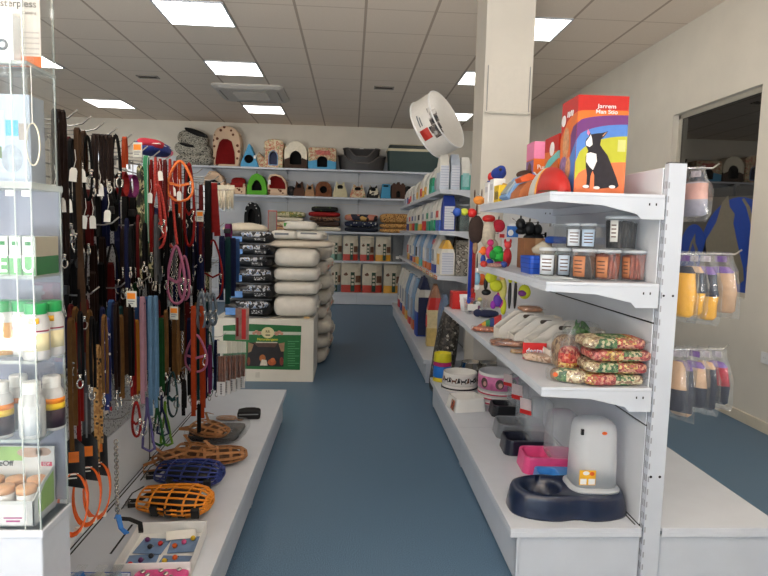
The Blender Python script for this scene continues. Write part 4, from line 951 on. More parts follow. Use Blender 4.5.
# orange box and pink-topped box behind it
def pbox(label, x, y, w, d, ztop, mats_, front, side, words=None):
    t = thing('pet_product_box', label, 'box', (x, y, T1)); h = ztop-T1
    MB().box(0, w, 0, d, 0, h).out('carton', mats_, t, bevel=.0008)
    for k, (m, pl) in enumerate(front): flat(pl, (0, 0, 0), (w, 0, 0), (0, 0, h), (0, -1, 0), PR[m], 'front_print', t, k+1)
    for k, (m, pl) in enumerate(side): flat(pl, (0, 0, 0), (0, d, 0), (0, 0, h), (-1, 0, 0), PR[m], 'side_print', t, k+1)
    return t, h
zt = at(552, 133, 'y', 2.50).z
t, h = pbox('orange box with a dog picture and aqua banner behind the tall dog box', .862, 2.50, .2, .18, zt, PR['orange'],
     [('red', [(0, .72), (1, .72), (1, 1), (0, 1)]), ('aqua', [(0, .62), (1, .62), (1, .74), (0, .74)]), ('brown', circ(.3, .36, .28, .24)), ('black', [(.02, .1), (.3, .12), (.32, .3), (.22, .45), (.2, .62), (.1, .5), (.05, .3)]), ('coral', circ(.75, .3, .22, .2))],
     [('red', [(0, .74), (1, .78), (1, 1), (0, 1)]), ('aqua', [(0, .62), (.7, .5), (1, .38), (1, .52), (.7, .64), (0, .74)]), ('white', circ(.45, .8, .17, .11)), ('brown', circ(.35, .3, .25, .2)), ('red', [(.5, .3), (.9, .2), (1, .4), (.6, .5)])])
zt = at(527.5, 141, 'y', 2.88).z
t, h = pbox('pink-topped box of blue and orange stripes, furthest of the upright boxes', .873, 2.88, .14, .12, zt, PR['orange'],
     [('pinkp', [(0, .72), (1, .72), (1, 1), (0, 1)]), ('blue', [(0, .05), (.9, .05), (.05, .5), (0, .5)]), ('white', [(0, .5), (.06, .5), (.95, .05), (.88, .05)])],
     [('lilac', [(0, 0), (1, 0), (1, .7), (0, .7)]), ('pinkp', [(0, .72), (1, .72), (1, 1), (0, 1)]), ('brown', circ(.5, .45, .3, .22)), ('aqua', circ(.5, .15, .3, .1))])
lettering('Pup', .03, PR['white'], t, (.04, -.002, h*.58), (pi/2, 0, 0))
# striped dome, folded card, slab, packs, plush
t = thing('striped_dome', 'rounded play dome striped orange grey yellow and red lying beside the dog box', 'dome', (.782, 2.365, T1))
b = MB().smooth(); R_ = []
for i in range(19):
    y = -.195+.39*i/18; k = math.sqrt(max(.0004, 1-(y/.198)**2))
    R_.append([V((.057*cos(a)*k, y, .112*max(0, sin(a))*k)) for a in [-.001+pi*j/16 for j in range(17)]])
b.loft(R_); b.paint(lambda c: 0 if c.y < -.03 else 1 if c.y < .0 else 2 if c.y < .10 else 3)
b.out('dome', [PR['red'], mat((240, 170, 60), .5, 0, .04), mat((206, 204, 200), .5, 0, .05), mat((214, 110, 50), .5, 0, .08)], t)
t = thing('folded_board', 'dark grey folded board sticking out at the shelf edge under the striped dome', 'board', (.722, 2.19, T1)); MB().obox((.0, .0, .006), (.022, .12, .004), (.06, -.1, .1)).out('board', mat((84, 78, 60), .6, 0, .1), t)
t = thing('folded_card', 'orange brown folded cardboard display piece between the dome and the blue slab', 'card', (.775, 2.66, T1))
b = MB(); b.prism([(-.05, 0), (.05, 0), (.052, .05), (.03, .085), (-.01, .072), (-.045, .03)], (0, -.07, 0), (1, 0, 0), (0, 0, 1), (0, .14, 0)); b.out('card', mat((176, 104, 60), .6, 0, .12), t)
MB().prism([(-.03, .072), (.03, .086), (.04, .1), (.0, .112), (-.04, .09)], (0, -.05, 0), (1, 0, 0), (0, 0, 1), (0, .09, 0)).out('orange_flap', mat((216, 92, 40), .5, 0, .08), t)
t = thing('blue_slab', 'light blue carton leaning at a tilt on the top shelf left of the orange card', 'carton', (.768, 2.845, T1))
MB().obox((0, 0, .058), (.035, .15, .12), (0, .62, 0)).out('carton', mat((124, 162, 208), .5, 0, .06), t, bevel=.002)
MB().obox((-.022, 0, .062), (.012, .10, .07), (0, .62, 0)).out('grey_edge', mat((150, 160, 164), .5, 0, .06), t)
t = thing('yellow_pack', 'bright yellow printed pack with a white end in front of the blue slab', 'pack', (.752, 2.985, T1))
MB().box(-.03, .03, -.05, .05, 0, .085).out('pack', mat((228, 190, 40), .5, 0, .15, 60), t, bevel=.003); MB().prism([(-.025, .05), (-.005, .095), (.02, .085), (.028, .06)], (0, -.045, 0), (1, 0, 0), (0, 0, 1), (0, .02, 0)).out('torn_flap', mat((200, 150, 60), .6, 0, .2), t)
b = MB()
for i in range(4): b.box(-.0306, -.0300, -.04+.02*i, -.028+.02*i, .015, .05+.006*(i % 2))
b.out('print_bars', mat((60, 60, 50), .5, 0, 0), t)
for k, (x, y, h, w, lab) in enumerate(((.752, 3.09, .125, .06, 'white carton just behind the yellow pack'), (.75, 3.20, .115, .06, 'white carton last on the top shelf, carrying a red toy'), (.86, 2.93, .115, .10, 'white carton at the back beside the column end of the top shelf'))):
    t = thing('white_carton', lab, 'carton', (x, y, T1)); MB().box(-w/2, w/2, -.045, .045, 0, h).out('box', WHITE_PLASTIC, t, bevel=.002); MB().box(-w/2-.0005, -w/2, -.03, .03, h*.55, h*.8).out('label', mat((206, 206, 210), .5, 0, .05), t)
def blob(name, label, cat, loc, parts, rz=0, group=None, sc=1.0):
    t = thing(name, label, cat, loc, rz, group)
    for i, (nm, c, r, m) in enumerate(parts):
        b = MB().smooth(); b.ell([q*sc for q in c], [q*sc for q in r], wob=.04, seed=i+len(label), seg=14, n=9); b.out(nm, m, t)
    return t
zc = T1+.12
blob('plush_toy', 'royal blue plush toy lying on the white cartons at the end of the top shelf', 'plush toy', (.755, 3.085, zc+.005), [('body', (0, 0, .03), (.038, .062, .032), mat((30, 56, 140), .9, 0, .1)), ('head', (.0, -.045, .04), (.026, .028, .026), mat((30, 56, 140), .9, 0, .1)), ('nose', (-.01, -.07, .042), (.008, .008, .008), BLACK)])
blob('plush_toy', 'brown plush toy behind the royal blue one', 'plush toy', (.855, 2.93, T1+.115), [('body', (0, 0, .022), (.05, .035, .022), BROWN), ('head', (.045, -.005, .026), (.022, .022, .02), BROWN)])
blob('rubber_toy', 'red rubber toy with blue foot on the last white carton', 'toy', (.748, 3.205, T1+.115), [('body', (0, 0, .032), (.024, .024, .026), RED), ('foot', (0, -.005, .006), (.027, .027, .007), mat((30, 70, 170), .5))])
# ------------------------------------------------------------------ second shelf: tubs
def tub(label, x, y, z, r, h, content, lab=None, lidm=None, rz=0, group='clear treat tubs on the second shelf', flip=False, sticks=True):
    t = thing('treat_tub', label, 'treat tub', (x, y, z), rz, group)
    b = MB().smooth(); b.lathe([(r*.86, .0), (r*.88, .002), (r*.97, h*.9), (r*.99, h*.9)], seg=24); b.out('tub', TUB, t)
    b = MB().smooth(); b.lathe([(r*1.0, h*.90), (r*1.02, h*.905), (r*1.02, h*.985), (r*.9, h)], seg=24); b.out('lid', lidm or FROST, t)
    b = MB().smooth(); rnd = random.Random(len(label))
    if sticks:
        n = 15
        for i in range(n):
            a = 2*pi*i/n; q = r*.74
            b.tube([(q*.95*cos(a), q*.95*sin(a), .006), (q*1.06*cos(a+.05), q*1.06*sin(a+.05), h*.84+rnd.uniform(-.008, .004))], r*.16, 6)
        for i in range(5):
            a = 2*pi*i/5; b.tube([(r*.4*cos(a), r*.4*sin(a), .006), (r*.42*cos(a), r*.42*sin(a), h*.84)], r*.2, 6)
    else: b.lathe([(r*.82, .004), (r*.9, h*.7), (r*.7, h*.78)], seg=18)
    b.out('treats', content, t)
    if lab:
        m, a0, a1, z0, z1 = lab; n = 12; b = MB().smooth()
        arc = [a0+(a1-a0)*i/n for i in range(n+1)]
        f = lambda z: r*(.88+.09*z/h)+.0012
        b.loft([[V((f(z)*cos(a), f(z)*sin(a), z)) for a in arc]+[V(((f(z)-.0008)*cos(a), (f(z)-.0008)*sin(a), z)) for a in arc[::-1]] for z in (z0, z1)]); o = b.out('label', m, t)
        b = MB(); am = (a0+a1)/2
        for j in range(4):
            zz = z0+(z1-z0)*(.2+.18*j); arc2 = [a0+(a1-a0)*(.2+.6*i/6) for i in range(7)]
            b.loft([[V(((f(z)+.0006)*cos(a), (f(z)+.0006)*sin(a), z)) for a in arc2]+[V((f(z)*cos(a), f(z)*sin(a), z)) for a in arc2[::-1]] for z in (zz, zz+(z1-z0)*.06)])
        b.out('label_print', mat((90, 60, 50), .6, 0, .1), t)
    return t
CHO = mat((140, 66, 48), .5, 0, .25, 60); DARKT = mat((38, 28, 26), .5, 0, .25, 60); BLK = mat((24, 22, 24), .5, 0, .2, 60)
WLAB = mat((214, 222, 230), .5, 0, .06, 30); OLAB = mat((186, 122, 84), .5, 0, .06, 30)
H2 = .118
for u, v, r, ct, lab, a, s in ((547, 271, .033, BLK, 'dark treat tub with a white label, leftmost of the lower tubs', (WLAB, -3.0, -1.0, .012, .09), 0), (563, 273, .030, DARKT, 'dark treat tub with pale blue label, second of the lower tubs', (mat((196, 210, 224), .5, 0, .06), -2.7, -1.0, .012, .09), 0),
                             (583, 279, .046, DARKT, 'tub of dark treats with an orange label, middle of the lower tubs', (OLAB, -3.1, -1.85, .012, .09), 0), (612, 280, .049, CHO, 'tub of reddish brown sticks with orange label, second from the upright', (OLAB, -3.1, -1.95, .012, .09), 1), (638, 280, .046, CHO, 'tub of reddish brown sticks nearest the upright', (mat((176, 112, 76), .5, 0, .06), -3.1, -2.3, .012, .09), 1)):
    p = at(u, v, 'z', T2); q = at(u, v, 'y', 2.19); x = q.x+.0; y = 2.19+r
    if u < 570: y = 2.33; x = at(u, v, 'y', y).x
    if u == 583: y = 2.21+r; x = at(u, v, 'y', y).x
    tub(lab, x, y, T2, r, H2, ct, a, rz=0, sticks=bool(s))
p = at(619.5, 248, 'y', 2.27); tub('large upturned tub of black sticks standing on the brown stick tubs', p.x, 2.265, T2+H2, .061, .130, BLK, (mat((222, 222, 216), .5, 0, .05), -2.75, -2.2, .03, .112))
b = None
for u, lab, a in ((573, 'white-labelled dark tub on top of the lower tubs, left one', WLAB), (588, 'blue-labelled dark tub on top of the lower tubs, right one', mat((184, 204, 224), .5, 0, .06))):
    y = 2.30 if u == 573 else 2.255; p = at(u, 246, 'y', y); tub(lab, p.x, y if u == 573 else 2.262, T2+H2, .030, .098, BLK, (a, -2.8, -.9, .010, .075), sticks=False)
t = thing('clear_box', 'empty clear plastic box standing behind the upper tubs', 'box', (.99, 2.55, T2)); MB().box(-.09, .09, -.07, .07, 0, .21).out('box', TUB, t, bevel=.004); MB().box(-.093, .093, -.073, .073, .21, .217).out('rim', FROST, t)
p = at(562, 279, 'y', 2.2); t = thing('plastic_sheet', 'white plastic sleeve lying flat on the second shelf in front of the tubs', 'sleeve', (.785, 2.235, T2), .1)
b = MB(); b.obox((-.005, -.0, .003), (.13, .17, .003), (.0, .0, .05)); b.obox((.0, .03, .0065), (.11, .15, .003), (.0, 0, -.1)); b.out('sleeve', FROST, t)
t = thing('blue_basket', 'bright blue plastic basket left of the treat tubs', 'basket', (.80, 2.56, T2))
b = MB(); R = [[V((x*k, y*k, z)) for x, y in rrect(.085, .16, .015)] for k, z in ((.92, 0), (1, .075), (.95, .075), (.88, .006))]; b.loft(R); b.out('basket', mat((34, 84, 190), .45, 0, .06), t)
b = MB()
for z in (.022, .042, .062): b.loft([[V((x*(.93+.08*z/.075), y*(.93+.08*z/.075), zz)) for x, y in rrect(.0875, .1625, .015)] for zz in (z, z+.004)])
b.out('ribs', mat((20, 60, 160), .45, 0, .06), t)
t = thing('blue_tub_lid', 'blue round lidded tub behind the blue basket', 'tub', (.97, 2.76, T2)); MB().smooth().lathe([(.05, 0), (.055, .13)], seg=24).out('tub', TUB, t); MB().smooth().lathe([(.058, .13), (.058, .155), (.045, .162)], seg=24).out('lid', mat((36, 90, 190), .45, 0, .05), t)
t = thing('clear_bag_roll', 'rolled clear bag of pale chews leaning on the blue basket', 'bag', (.80, 2.47, T2+.0)); b = MB().smooth(); b.tube([(-.03, .02, .10), (.0, .0, .115), (.045, -.02, .085)], [.012, .03, .028], 10); b.ell((.045, -.02, .045), (.03, .03, .045)); b.out('bag', clear_mat('cream_bag', (214, 206, 186), body=.5, gloss=.25, rough=.15, crinkle=40), t)
t = thing('brown_carton', 'brown cardboard carton behind the blue basket', 'carton', (.92, 2.95, T2)); MB().box(-.07, .07, -.06, .06, 0, .15).out('carton', mat((146, 98, 62), .8, 0, .08), t, bevel=.002); MB().box(-.015, .015, -.0605, -.06, 0, .15).out('tape', mat((176, 134, 94), .5, 0, .03), t)
# toys at the far end of the second shelf
def toyat(u, v, y=3.05): return at(u, v, 'y', y)
def on2(u, y): return (at(u, 262, 'y', y).x, y, T2)
blob('green_plush', 'bright green plush frog toy at the far end of the second shelf', 'plush toy', on2(499, 3.02), [('body', (0, 0, .05), (.036, .026, .034), mat((40, 160, 60), .9, 0, .12)), ('head', (-.01, -.008, .085), (.026, .024, .022), mat((40, 160, 60), .9, 0, .12)), ('arm', (-.034, -.01, .06), (.02, .014, .026), mat((30, 130, 50), .9)), ('arm', (.034, -.01, .06), (.022, .014, .026), mat((30, 130, 50), .9)), ('foot', (0, -.012, .014), (.03, .02, .014), mat((150, 40, 90), .9))])
blob('pink_plush', 'magenta plush toy left of the green frog toy', 'plush toy', on2(489.5, 3.10), [('body', (0, 0, .07), (.022, .02, .036), mat((196, 50, 110), .9, 0, .12)), ('head', (0, -.006, .12), (.018, .018, .018), mat((196, 50, 110), .9)), ('foot', (0, 0, .018), (.02, .02, .018), mat((40, 60, 150), .9))])
blob('orange_plush', 'orange star plush toy at the outer end of the second shelf', 'plush toy', on2(483, 3.14), [('body', (0, 0, .075), (.018, .016, .024), mat((230, 110, 40), .9)), ('arm', (0, 0, .07), (.026, .01, .01), mat((230, 110, 40), .9)), ('leg', (0, 0, .028), (.014, .014, .028), mat((40, 70, 150), .9))])
blob('red_plush', 'dark red plush toy right of the green frog toy', 'plush toy', on2(507, 2.98), [('body', (0, 0, .05), (.022, .02, .05), mat((170, 34, 44), .9, 0, .12)), ('head', (0, -.004, .112), (.018, .018, .02), mat((190, 60, 60), .9)), ('ear', (.014, 0, .13), (.006, .005, .014), mat((170, 34, 44), .9)), ('ear', (-.014, 0, .13), (.006, .005, .014), mat((170, 34, 44), .9))])
blob('rope_toy', 'multicoloured knotted rope toy lying at the outer edge of the second shelf', 'rope toy', on2(494, 2.9), [('rope', (0, 0, .012), (.055, .014, .011), mat((160, 120, 110), .9, 0, .4, 120)), ('knot', (-.05, 0, .017), (.018, .018, .016), mat((190, 60, 50), .9, 0, .3, 90)), ('knot', (.05, 0, .017), (.018, .018, .016), mat((60, 80, 150), .9, 0, .3, 90))])
# toys hanging beyond the first bay
def hook_thing(x, y, z, L, label, group='chrome hooks in the far bay of the right gondola'):
    t = thing('display_hook', label, 'hook', (x, y, z), pi, group)
    b = MB().smooth(); b.tube([(0, 0, 0), (L-.03, 0, 0), (L, 0, .02)], .003, 6); b.out('hook_wire', CHROME, t); MB().box(0, .005, -.012, .012, -.02, .012).out('back_plate', CHROME, t)
HT = 3.34
for k, (u, v) in enumerate(((478, 200), (490, 212), (512, 224), (494, 272), (512, 274))):
    p = at(u, v, 'y', HT); hook_thing(1.13, HT+.001*k, p.z+.012, max(.06, 1.13-p.x), 'chrome hook carrying toys beyond the shelves, %s one' % NTH[k])
def hang(name, label, u, v, parts, y=HT, cat='toy'):
    p = at(u, v, 'y', y); return blob(name, label, cat, p, parts, sc=1.25)
K = lambda c: mat(c, .85, 0, .15, 60)
hang('braided_ring', 'dark brown braided ring toy hanging beside the column', 477, 205, [('cord', (0, 0, -.02), (.004, .004, .03), BROWN), ('ring', (0, 0, -.11), (.036, .02, .066), K((52, 36, 30))), ('tail', (.0, 0, -.19), (.012, .012, .03), K((150, 120, 90)))])
hang('plush_sock', 'cream plush sock toy with red top hanging under the top shelf', 489, 216, [('body', (0, 0, -.08), (.034, .028, .065), K((196, 184, 164))), ('snout', (.015, -.01, -.13), (.03, .026, .03), K((186, 172, 150))), ('red_top', (0, 0, -.012), (.03, .026, .018), RED)])
hang('plush_ball', 'red plush ball hanging right of the cream sock toy', 499, 217, [('cord', (0, 0, -.01), (.003, .003, .015), BLACK), ('ball', (0, 0, -.04), (.03, .026, .03), K((180, 30, 50)))])
t = hang('toy_pack', 'blue and white toy package hanging above the brown carton', 513, 224, [('tab', (0, 0, -.008), (.02, .003, .012), WHITE_PLASTIC)], cat='toy pack')
MB().box(-.032, .032, -.004, .004, -.075, -.012).out('card', mat((60, 120, 200), .5, 0, .2, 60), t); b = MB(); b.prism(circ(-.012, -.05, .016, .018), (0, -.005, 0), (1, 0, 0), (0, 0, 1), (0, .001, 0)); b.out('white_print', WHITE_PLASTIC, t)
t = hang('toy_pack', 'red and white toy package left of the blue one', 503, 226, [('tab', (0, 0, -.008), (.016, .003, .012), WHITE_PLASTIC)], cat='toy pack')
MB().box(-.022, .022, -.004, .004, -.07, -.012).out('card', mat((224, 200, 200), .5, 0, .1, 60), t); MB().box(-.018, .01, -.0046, -.004, -.066, -.045).out('red_print', RED, t)
for k, (u, v, s) in enumerate(((521, 216, .9), (530, 219, 1.1), (538, 222, .9))):
    hang('rubber_toy', 'black rubber toy hanging under the top shelf, %s of three' % ('left', 'middle', 'right')[k], u, v, [('loop', (0, 0, -.006), (.004, .004, .01), BLACK), ('body', (0, 0, -.04*s), (.024*s, .02, .03*s), BLACK), ('foot', (.004, 0, -.075*s), (.028*s, .022, .016), BLACK)], y=3.3)
hang('ball_toy', 'string of blue yellow and red balls sticking out beside the column', 472, 213, [('red_ball', (0, 0, 0), (.021, .021, .021), RED), ('yellow_ball', (-.035, 0, .004), (.017, .017, .017), mat((190, 200, 60), .6)), ('blue_ball', (-.068, 0, .002), (.02, .02, .02), mat((40, 80, 170), .6)), ('cord', (-.03, .012, .0), (.07, .003, .003), BLACK)])
hang('rattle_toy', 'orange wicker toy on the highest hook beside the column', 479, 199, [('body', (0, 0, -.006), (.026, .022, .02), K((220, 140, 60))), ('twig', (-.02, 0, .022), (.004, .004, .02), BROWN), ('twig', (.012, 0, .024), (.003, .003, .022), BROWN)])
for k, (u, m, lab) in enumerate(((471.5, mat((30, 60, 160), .7), 'long blue cord lead hanging in front of the column'), (474.8, mat((160, 40, 36), .7), 'long red cord lead hanging in front of the column'))):
    p = at(u, 232, 'y', 3.42); t = thing('cord_lead', lab, 'lead', p); L = .40 if k == 0 else .34
    MB().smooth().tube([(-.004, 0, -L), (-.003, 0, -.05), (0, 0, 0), (.005, .003, -.05), (.006, .003, -L*.95)], .006, 6).out('cord', m, t); MB().smooth().ell((0, 0, -L), (.012, .008, .018)).out('knot', m, t)
    hook_thing(1.13, 3.42, p.z-.003, 1.13-p.x+.01, 'chrome hook with the %s cord lead' % ('blue', 'red')[k])
hang('rubber_bone', 'pale blue and white squeaky toy hanging just above the red box', 477, 268, [('cord', (0, 0, .02), (.003, .003, .05), BLACK), ('body', (0, 0, -.05), (.018, .018, .034), mat((140, 186, 216), .5)), ('cap', (0, 0, -.012), (.014, .014, .014), WHITE_PLASTIC), ('end', (0, 0, -.09), (.016, .016, .014), WHITE_PLASTIC)], y=3.45)
YEL = mat((206, 210, 44), .75, 0, .06)
hang('ball_toy', 'neon yellow double ball toy hanging under the second shelf', 492, 272, [('ball', (-.004, 0, -.025), (.028, .026, .026), YEL), ('ball', (.02, -.008, -.062), (.030, .028, .028), YEL), ('cord', (0, 0, .004), (.003, .003, .012), BLACK)])
hang('rubber_chicken', 'long pale yellow rubber chicken toy hanging under the second shelf', 503, 276, [('body', (0, 0, -.06), (.02, .018, .055), mat((214, 206, 110), .6)), ('leg', (.008, 0, -.14), (.014, .012, .04), YEL), ('head', (-.004, -.004, -.004), (.014, .014, .016), mat((226, 180, 120), .6))])
hang('ball_toy', 'neon yellow ball with purple band hanging furthest right under the second shelf', 525, 281, [('ball', (0, 0, -.05), (.028, .026, .034), YEL), ('band', (-.012, -.01, -.055), (.02, .02, .016), mat((120, 50, 130), .6)), ('cord', (0, 0, -.008), (.003, .003, .016), BLACK)])
for k, u in enumerate((510.5, 516)):
    hang('stick_toy', '%s of two slim black and yellow stick toys hanging between the yellow toys' % ('left', 'right')[k], u, 278, [('stick', (0, 0, -.075), (.008, .008, .07), BLACK), ('tip', (0, 0, -.008), (.010, .01, .016), YEL)])
hang('star_toy', 'purple and magenta feather toy hanging above the rainbow wedge', 498, 294, [('body', (0, 0, -.03), (.022, .016, .03), mat((96, 50, 160), .7)), ('feather', (.022, 0, -.045), (.018, .01, .024), mat((190, 40, 140), .7)), ('feather', (-.02, 0, -.05), (.014, .01, .02), mat((150, 50, 170), .7)), ('top', (.006, 0, -.004), (.012, .01, .014), mat((190, 40, 120), .7))])
hang('black_loop_toy', 'black loop toy hanging left of the neon yellow balls', 486, 277, [('loop', (0, 0, -.03), (.01, .01, .03), BLACK), ('body', (.004, 0, -.07), (.022, .012, .014), BLACK)])
hang('orange_toy', 'small orange rubber toy hanging behind the pale blue squeaky toy', 482, 274, [('body', (0, 0, -.02), (.017, .015, .022), mat((226, 100, 40), .6)), ('foot', (0, 0, -.045), (.012, .012, .01), mat((200, 80, 36), .6))], y=3.5)
# ------------------------------------------------------------------ third shelf
def on3(u, v): p = at(u, v, 'z', T3); return p
p = on3(452, 306)
t = thing('red_box', 'plain red box at the far outer end of the third shelf', 'box', (.835, 4.365, T3), 0); MB().box(-.085, .085, -.06, .06, 0, .125).out('box', mat((196, 30, 22), .4, 0, .05), t, bevel=.002)
b = MB(); b.prism(circ(-.02, .06, .013), (0, -.0605, 0), (1, 0, 0), (0, 0, 1), (0, .0004, 0)); b.out('white_mark', PAPER, t)
p = on3(460, 308); t = thing('white_cup', 'white open cup between the red box and the basket', 'cup', (.83, 4.235, T3)); MB().smooth().lathe([(.03, 0), (.042, .115), (.039, .115), (.028, .005)], seg=20, cap=(True, False)).out('cup', WHITE_PLASTIC, t)
p = on3(471, 314); bx_, by_ = p.x+.04, p.y+.06
t = thing('clear_basket', 'clear basket of small mixed toys with white price card on the third shelf', 'basket', (bx_, by_, T3))
b = MB(); b.loft([[V((x*k, y*k, z)) for x, y in rrect(.15, .16, .02)] for k, z in ((.88, 0), (1, .10), (.97, .10), (.85, .004))]); b.out('basket', TUB, t)
MB().obox((-.035, -.085, .05), (.07, .003, .045), (.1, 0, 0)).out('price_card', PAPER, t)
for k in range(14):
    c = [(170, 40, 60), (60, 50, 90), (220, 120, 60), (230, 230, 226), (40, 40, 44), (150, 60, 120), (200, 190, 120)][k % 7]
    a = k*2.4; r = .012+.046*((k*37 % 14)/14)
    blob('toy_ball', '%s toy ball in the clear basket of mixed toys' % (('dark red', 'violet', 'orange', 'white', 'black', 'purple', 'pale yellow')[k % 7]), 'toy ball', (bx_+r*cos(a), by_+r*sin(a), T3+.018+.026*(k//4)), [('ball', (0, 0, 0), (.017, .017, .016), K(c))], group='%s small toy balls in the clear basket' % ('dark red', 'violet', 'orange', 'white', 'black', 'purple', 'pale yellow')[k % 7])
p = on3(484, 318); blob('dark_toy', 'navy plush toy lying behind the rainbow wedge', 'plush toy', (p.x+.03, p.y+.03, T3), [('body', (0, 0, .026), (.08, .04, .026), NAVY), ('head', (-.07, -.01, .03), (.03, .028, .026), NAVY)])
p = on3(491, 330); t = thing('rainbow_wedge', 'striped rainbow wedge toy pointing left on the third shelf', 'toy', (p.x, p.y+.03, T3), -.1)
b = MB(); secs = [(-.075, .012), (-.05, .03), (-.028, .045), (-.005, .056), (.02, .068), (.062, .088)]
for i in range(5):
    x0, h0 = secs[i]; x1, h1 = secs[i+1]; b.m(i).loft([[V((x, -.03-.02*q, 0)), V((x, .03+.02*q, 0)), V((x, .02, h)), V((x, -.02, h))] for x, h, q in ((x0, h0, i/5), (x1, h1, (i+1)/5))])
b.out('wedge', [RED, mat((226, 170, 40), .6), mat((60, 140, 80), .6), mat((30, 60, 130), .6), RED], t)
def packet(label, u, v, L, W, Hh, rz, m, extra=None, dz=0, name='treat_packet', film=True, dx=0, dy=0):
    p = on3(u, v); t = thing(name, label, 'treat packet', (p.x+dx, p.y+dy, T3+dz), rz)
    b = MB().smooth(); b.ell((0, 0, Hh/2), (L/2*.92, W/2*.88, Hh/2*.9), e=.5, wob=.10, seed=len(label), seg=26, n=12); b.out('contents', m, t)
    if film:
        b = MB().smooth(); b.ell((0, 0, Hh/2+.001), (L/2, W/2, Hh/2+.002), e=.35, wob=.02, seed=3); b.obox((L/2, 0, Hh/2), (.03, W*.7, .003), (0, .2, 0)); b.out('film', CLEAR, t)
    for nm, c, sz, mm in (extra or []): MB().obox(c, sz).out(nm, mm, t)
    return t
COOK = ramp_mat('orange_biscuits', [(176, 84, 36), (206, 112, 52), (146, 66, 30)], 'cells', 90, .7, bump=.4); STK = ramp_mat('chew_strips', [(150, 88, 54), (112, 62, 38), (186, 124, 84)], 'cells', (45, 45, 120), .6, bump=.5)
packet('bag of orange bone biscuits at the outer edge of the third shelf', 486, 331, .17, .075, .028, -.25, COOK, dy=-.02, dx=-.005)
packet('clear bag of brown chew strips right of the orange biscuits', 508, 346, .18, .10, .034, -.35, STK, dy=.0, dx=.0)
packet('flat bag of pale tan biscuits at the shelf edge', 521, 352, .10, .05, .018, -.2, ramp_mat('tan_biscuits', [(206, 160, 104), (170, 120, 70), (226, 186, 130)], 'cells', 70, .7, bump=.5), dx=-.01, dy=-.03)
packet('pale see-through bag of rawhide in front of the red card', 545, 362, .17, .085, .036, -.75, ramp_mat('rawhide', [(196, 160, 130), (216, 186, 160), (160, 116, 84)], 'noise', 30, .6, [0, .45, .6], bump=.4), dx=-.01, dy=.0)
p = on3(540, 352); t = thing('red_card', 'red printed card with blue and white lettering leaning on the white bins', 'card', (.835, 2.60, T3), -.1)
MB().obox((0, 0, .037), (.106, .004, .072), (-.12, 0, 0)).out('card', mat((206, 30, 30), .4, 0, .04), t)
lettering('dental', .032, mat((240, 240, 246), .5), t, (0, -.0072, .038), (pi/2-.12, 0, .0)); lettering('dental', .0325, mat((40, 80, 180), .5), t, (.001, -.0064, .036), (pi/2-.12, 0, 0))
BIN = mat((224, 218, 208), .55, 0, .04)
def open_bin(label, x, y, w=.11, d=.30, h0=.095, h1=.15):
    t = thing('stacking_bin', label, 'bin', (x, y, T3), 0, 'cream stacking bins on the third shelf'); k = .004
    b = MB(); L = .24
    side = [(0, 0), (L, 0), (L, h1), (L*.45, h1*.97), (L*.18, h0), (0, h0*.62)]
    for yy in (0, w-k): b.prism(side, (0, yy, 0), (1, 0, 0), (0, 0, 1), (0, k, 0))
    b.box(0, L, 0, w, 0, k); b.box(0, k, k, w-k, 0, h0*.62)
    o = b.out('bin', BIN, t, bevel=.001)
    b = MB(); b.prism([(L-k, 0), (L, 0)], (0, 0, 0), (1, 0, 0), (0, 0, 1), (0, w, 0)) if False else b.box(L-k, L, 0, w, 0, h1); b.out('back_wall', BIN, t)
    b = MB(); b.prism(rrect(.062, .02, .0099), (L*.66, -.0008, h1*.86), (1, 0, 0), (0, 0, 1), (0, k*.4, 0)); b.out('hand_slot', mat((90, 76, 66), .8, 0, 0), t)
    return t
for k, (x_, y_, lab) in enumerate(((.785, 3.06, 'cream stacking bin with a hand slot, furthest of the four'), (.815, 2.87, 'cream stacking bin with a hand slot, second furthest'), (.845, 2.69, 'cream stacking bin just behind the red card'), (.872, 2.50, 'cream stacking bin with dark inside, nearest the seed bags'))):
    open_bin(lab, x_, y_)
packet('bag of tan biscuits lying across the furthest cream bin', 548, 320, .12, .105, .03, .1, mat((190, 130, 90), .7, 0, .25, 60), dz=.148, dx=.965-on3(548, 320).x, dy=3.115-on3(548, 320).y)
# seed mixes
SG, SR, SY, SC_ = [ramp_mat('seed_%s' % n, c, 'cells', 105, .7, bump=.5) for n, c in (('green', [(60, 110, 56), (196, 186, 146), (104, 140, 84), (40, 84, 44)]), ('red', [(176, 52, 54), (214, 150, 120), (140, 40, 42), (196, 90, 80)]), ('yellow', [(204, 160, 70), (150, 96, 50), (226, 200, 130), (186, 70, 56)]), ('cream', [(206, 190, 150), (140, 104, 80), (222, 206, 170), (176, 150, 110)]))]
SX, SY_ = 1.006, 2.118
for k in range(4):
    t = thing('seed_bag', 'clear bag of red yellow green and cream seed mix, %s of the stack of four' % ('bottom', 'second', 'third', 'top')[k], 'seed bag', (SX+.012*((k*7) % 3-1), SY_+.075, T3+.046*k), (.04, -.05, .03, -.02)[k], 'clear bags of coloured seed mix')
    L, W, Hh = .232, .14, .0455
    ms = [[SY, SR, SG, SC_], [SC_, SG, SY, SR], [SR, SY, SG, SR], [SC_, SG, SY, SR]][k]
    b = MB().smooth(); b.ell((0, 0, Hh/2), (L/2, W/2, Hh/2), e=.28, ez=.5, wob=.012, seed=k, seg=36, n=14); b.paint(lambda c: min(3, max(0, int((c.x+.03*sin(c.z*90)+L/2)/L*4)))); b.out('seed', ms, t)
    b = MB().smooth(); b.ell((0, 0, Hh/2), (L/2+.002, W/2+.002, Hh/2-.0002), e=.26, ez=.5, seg=36, n=12); b.obox((L/2+.004, 0, Hh*.55), (.03, W*.8, .002), (0, -.4, 0)); b.out('film', CLEAR, t)
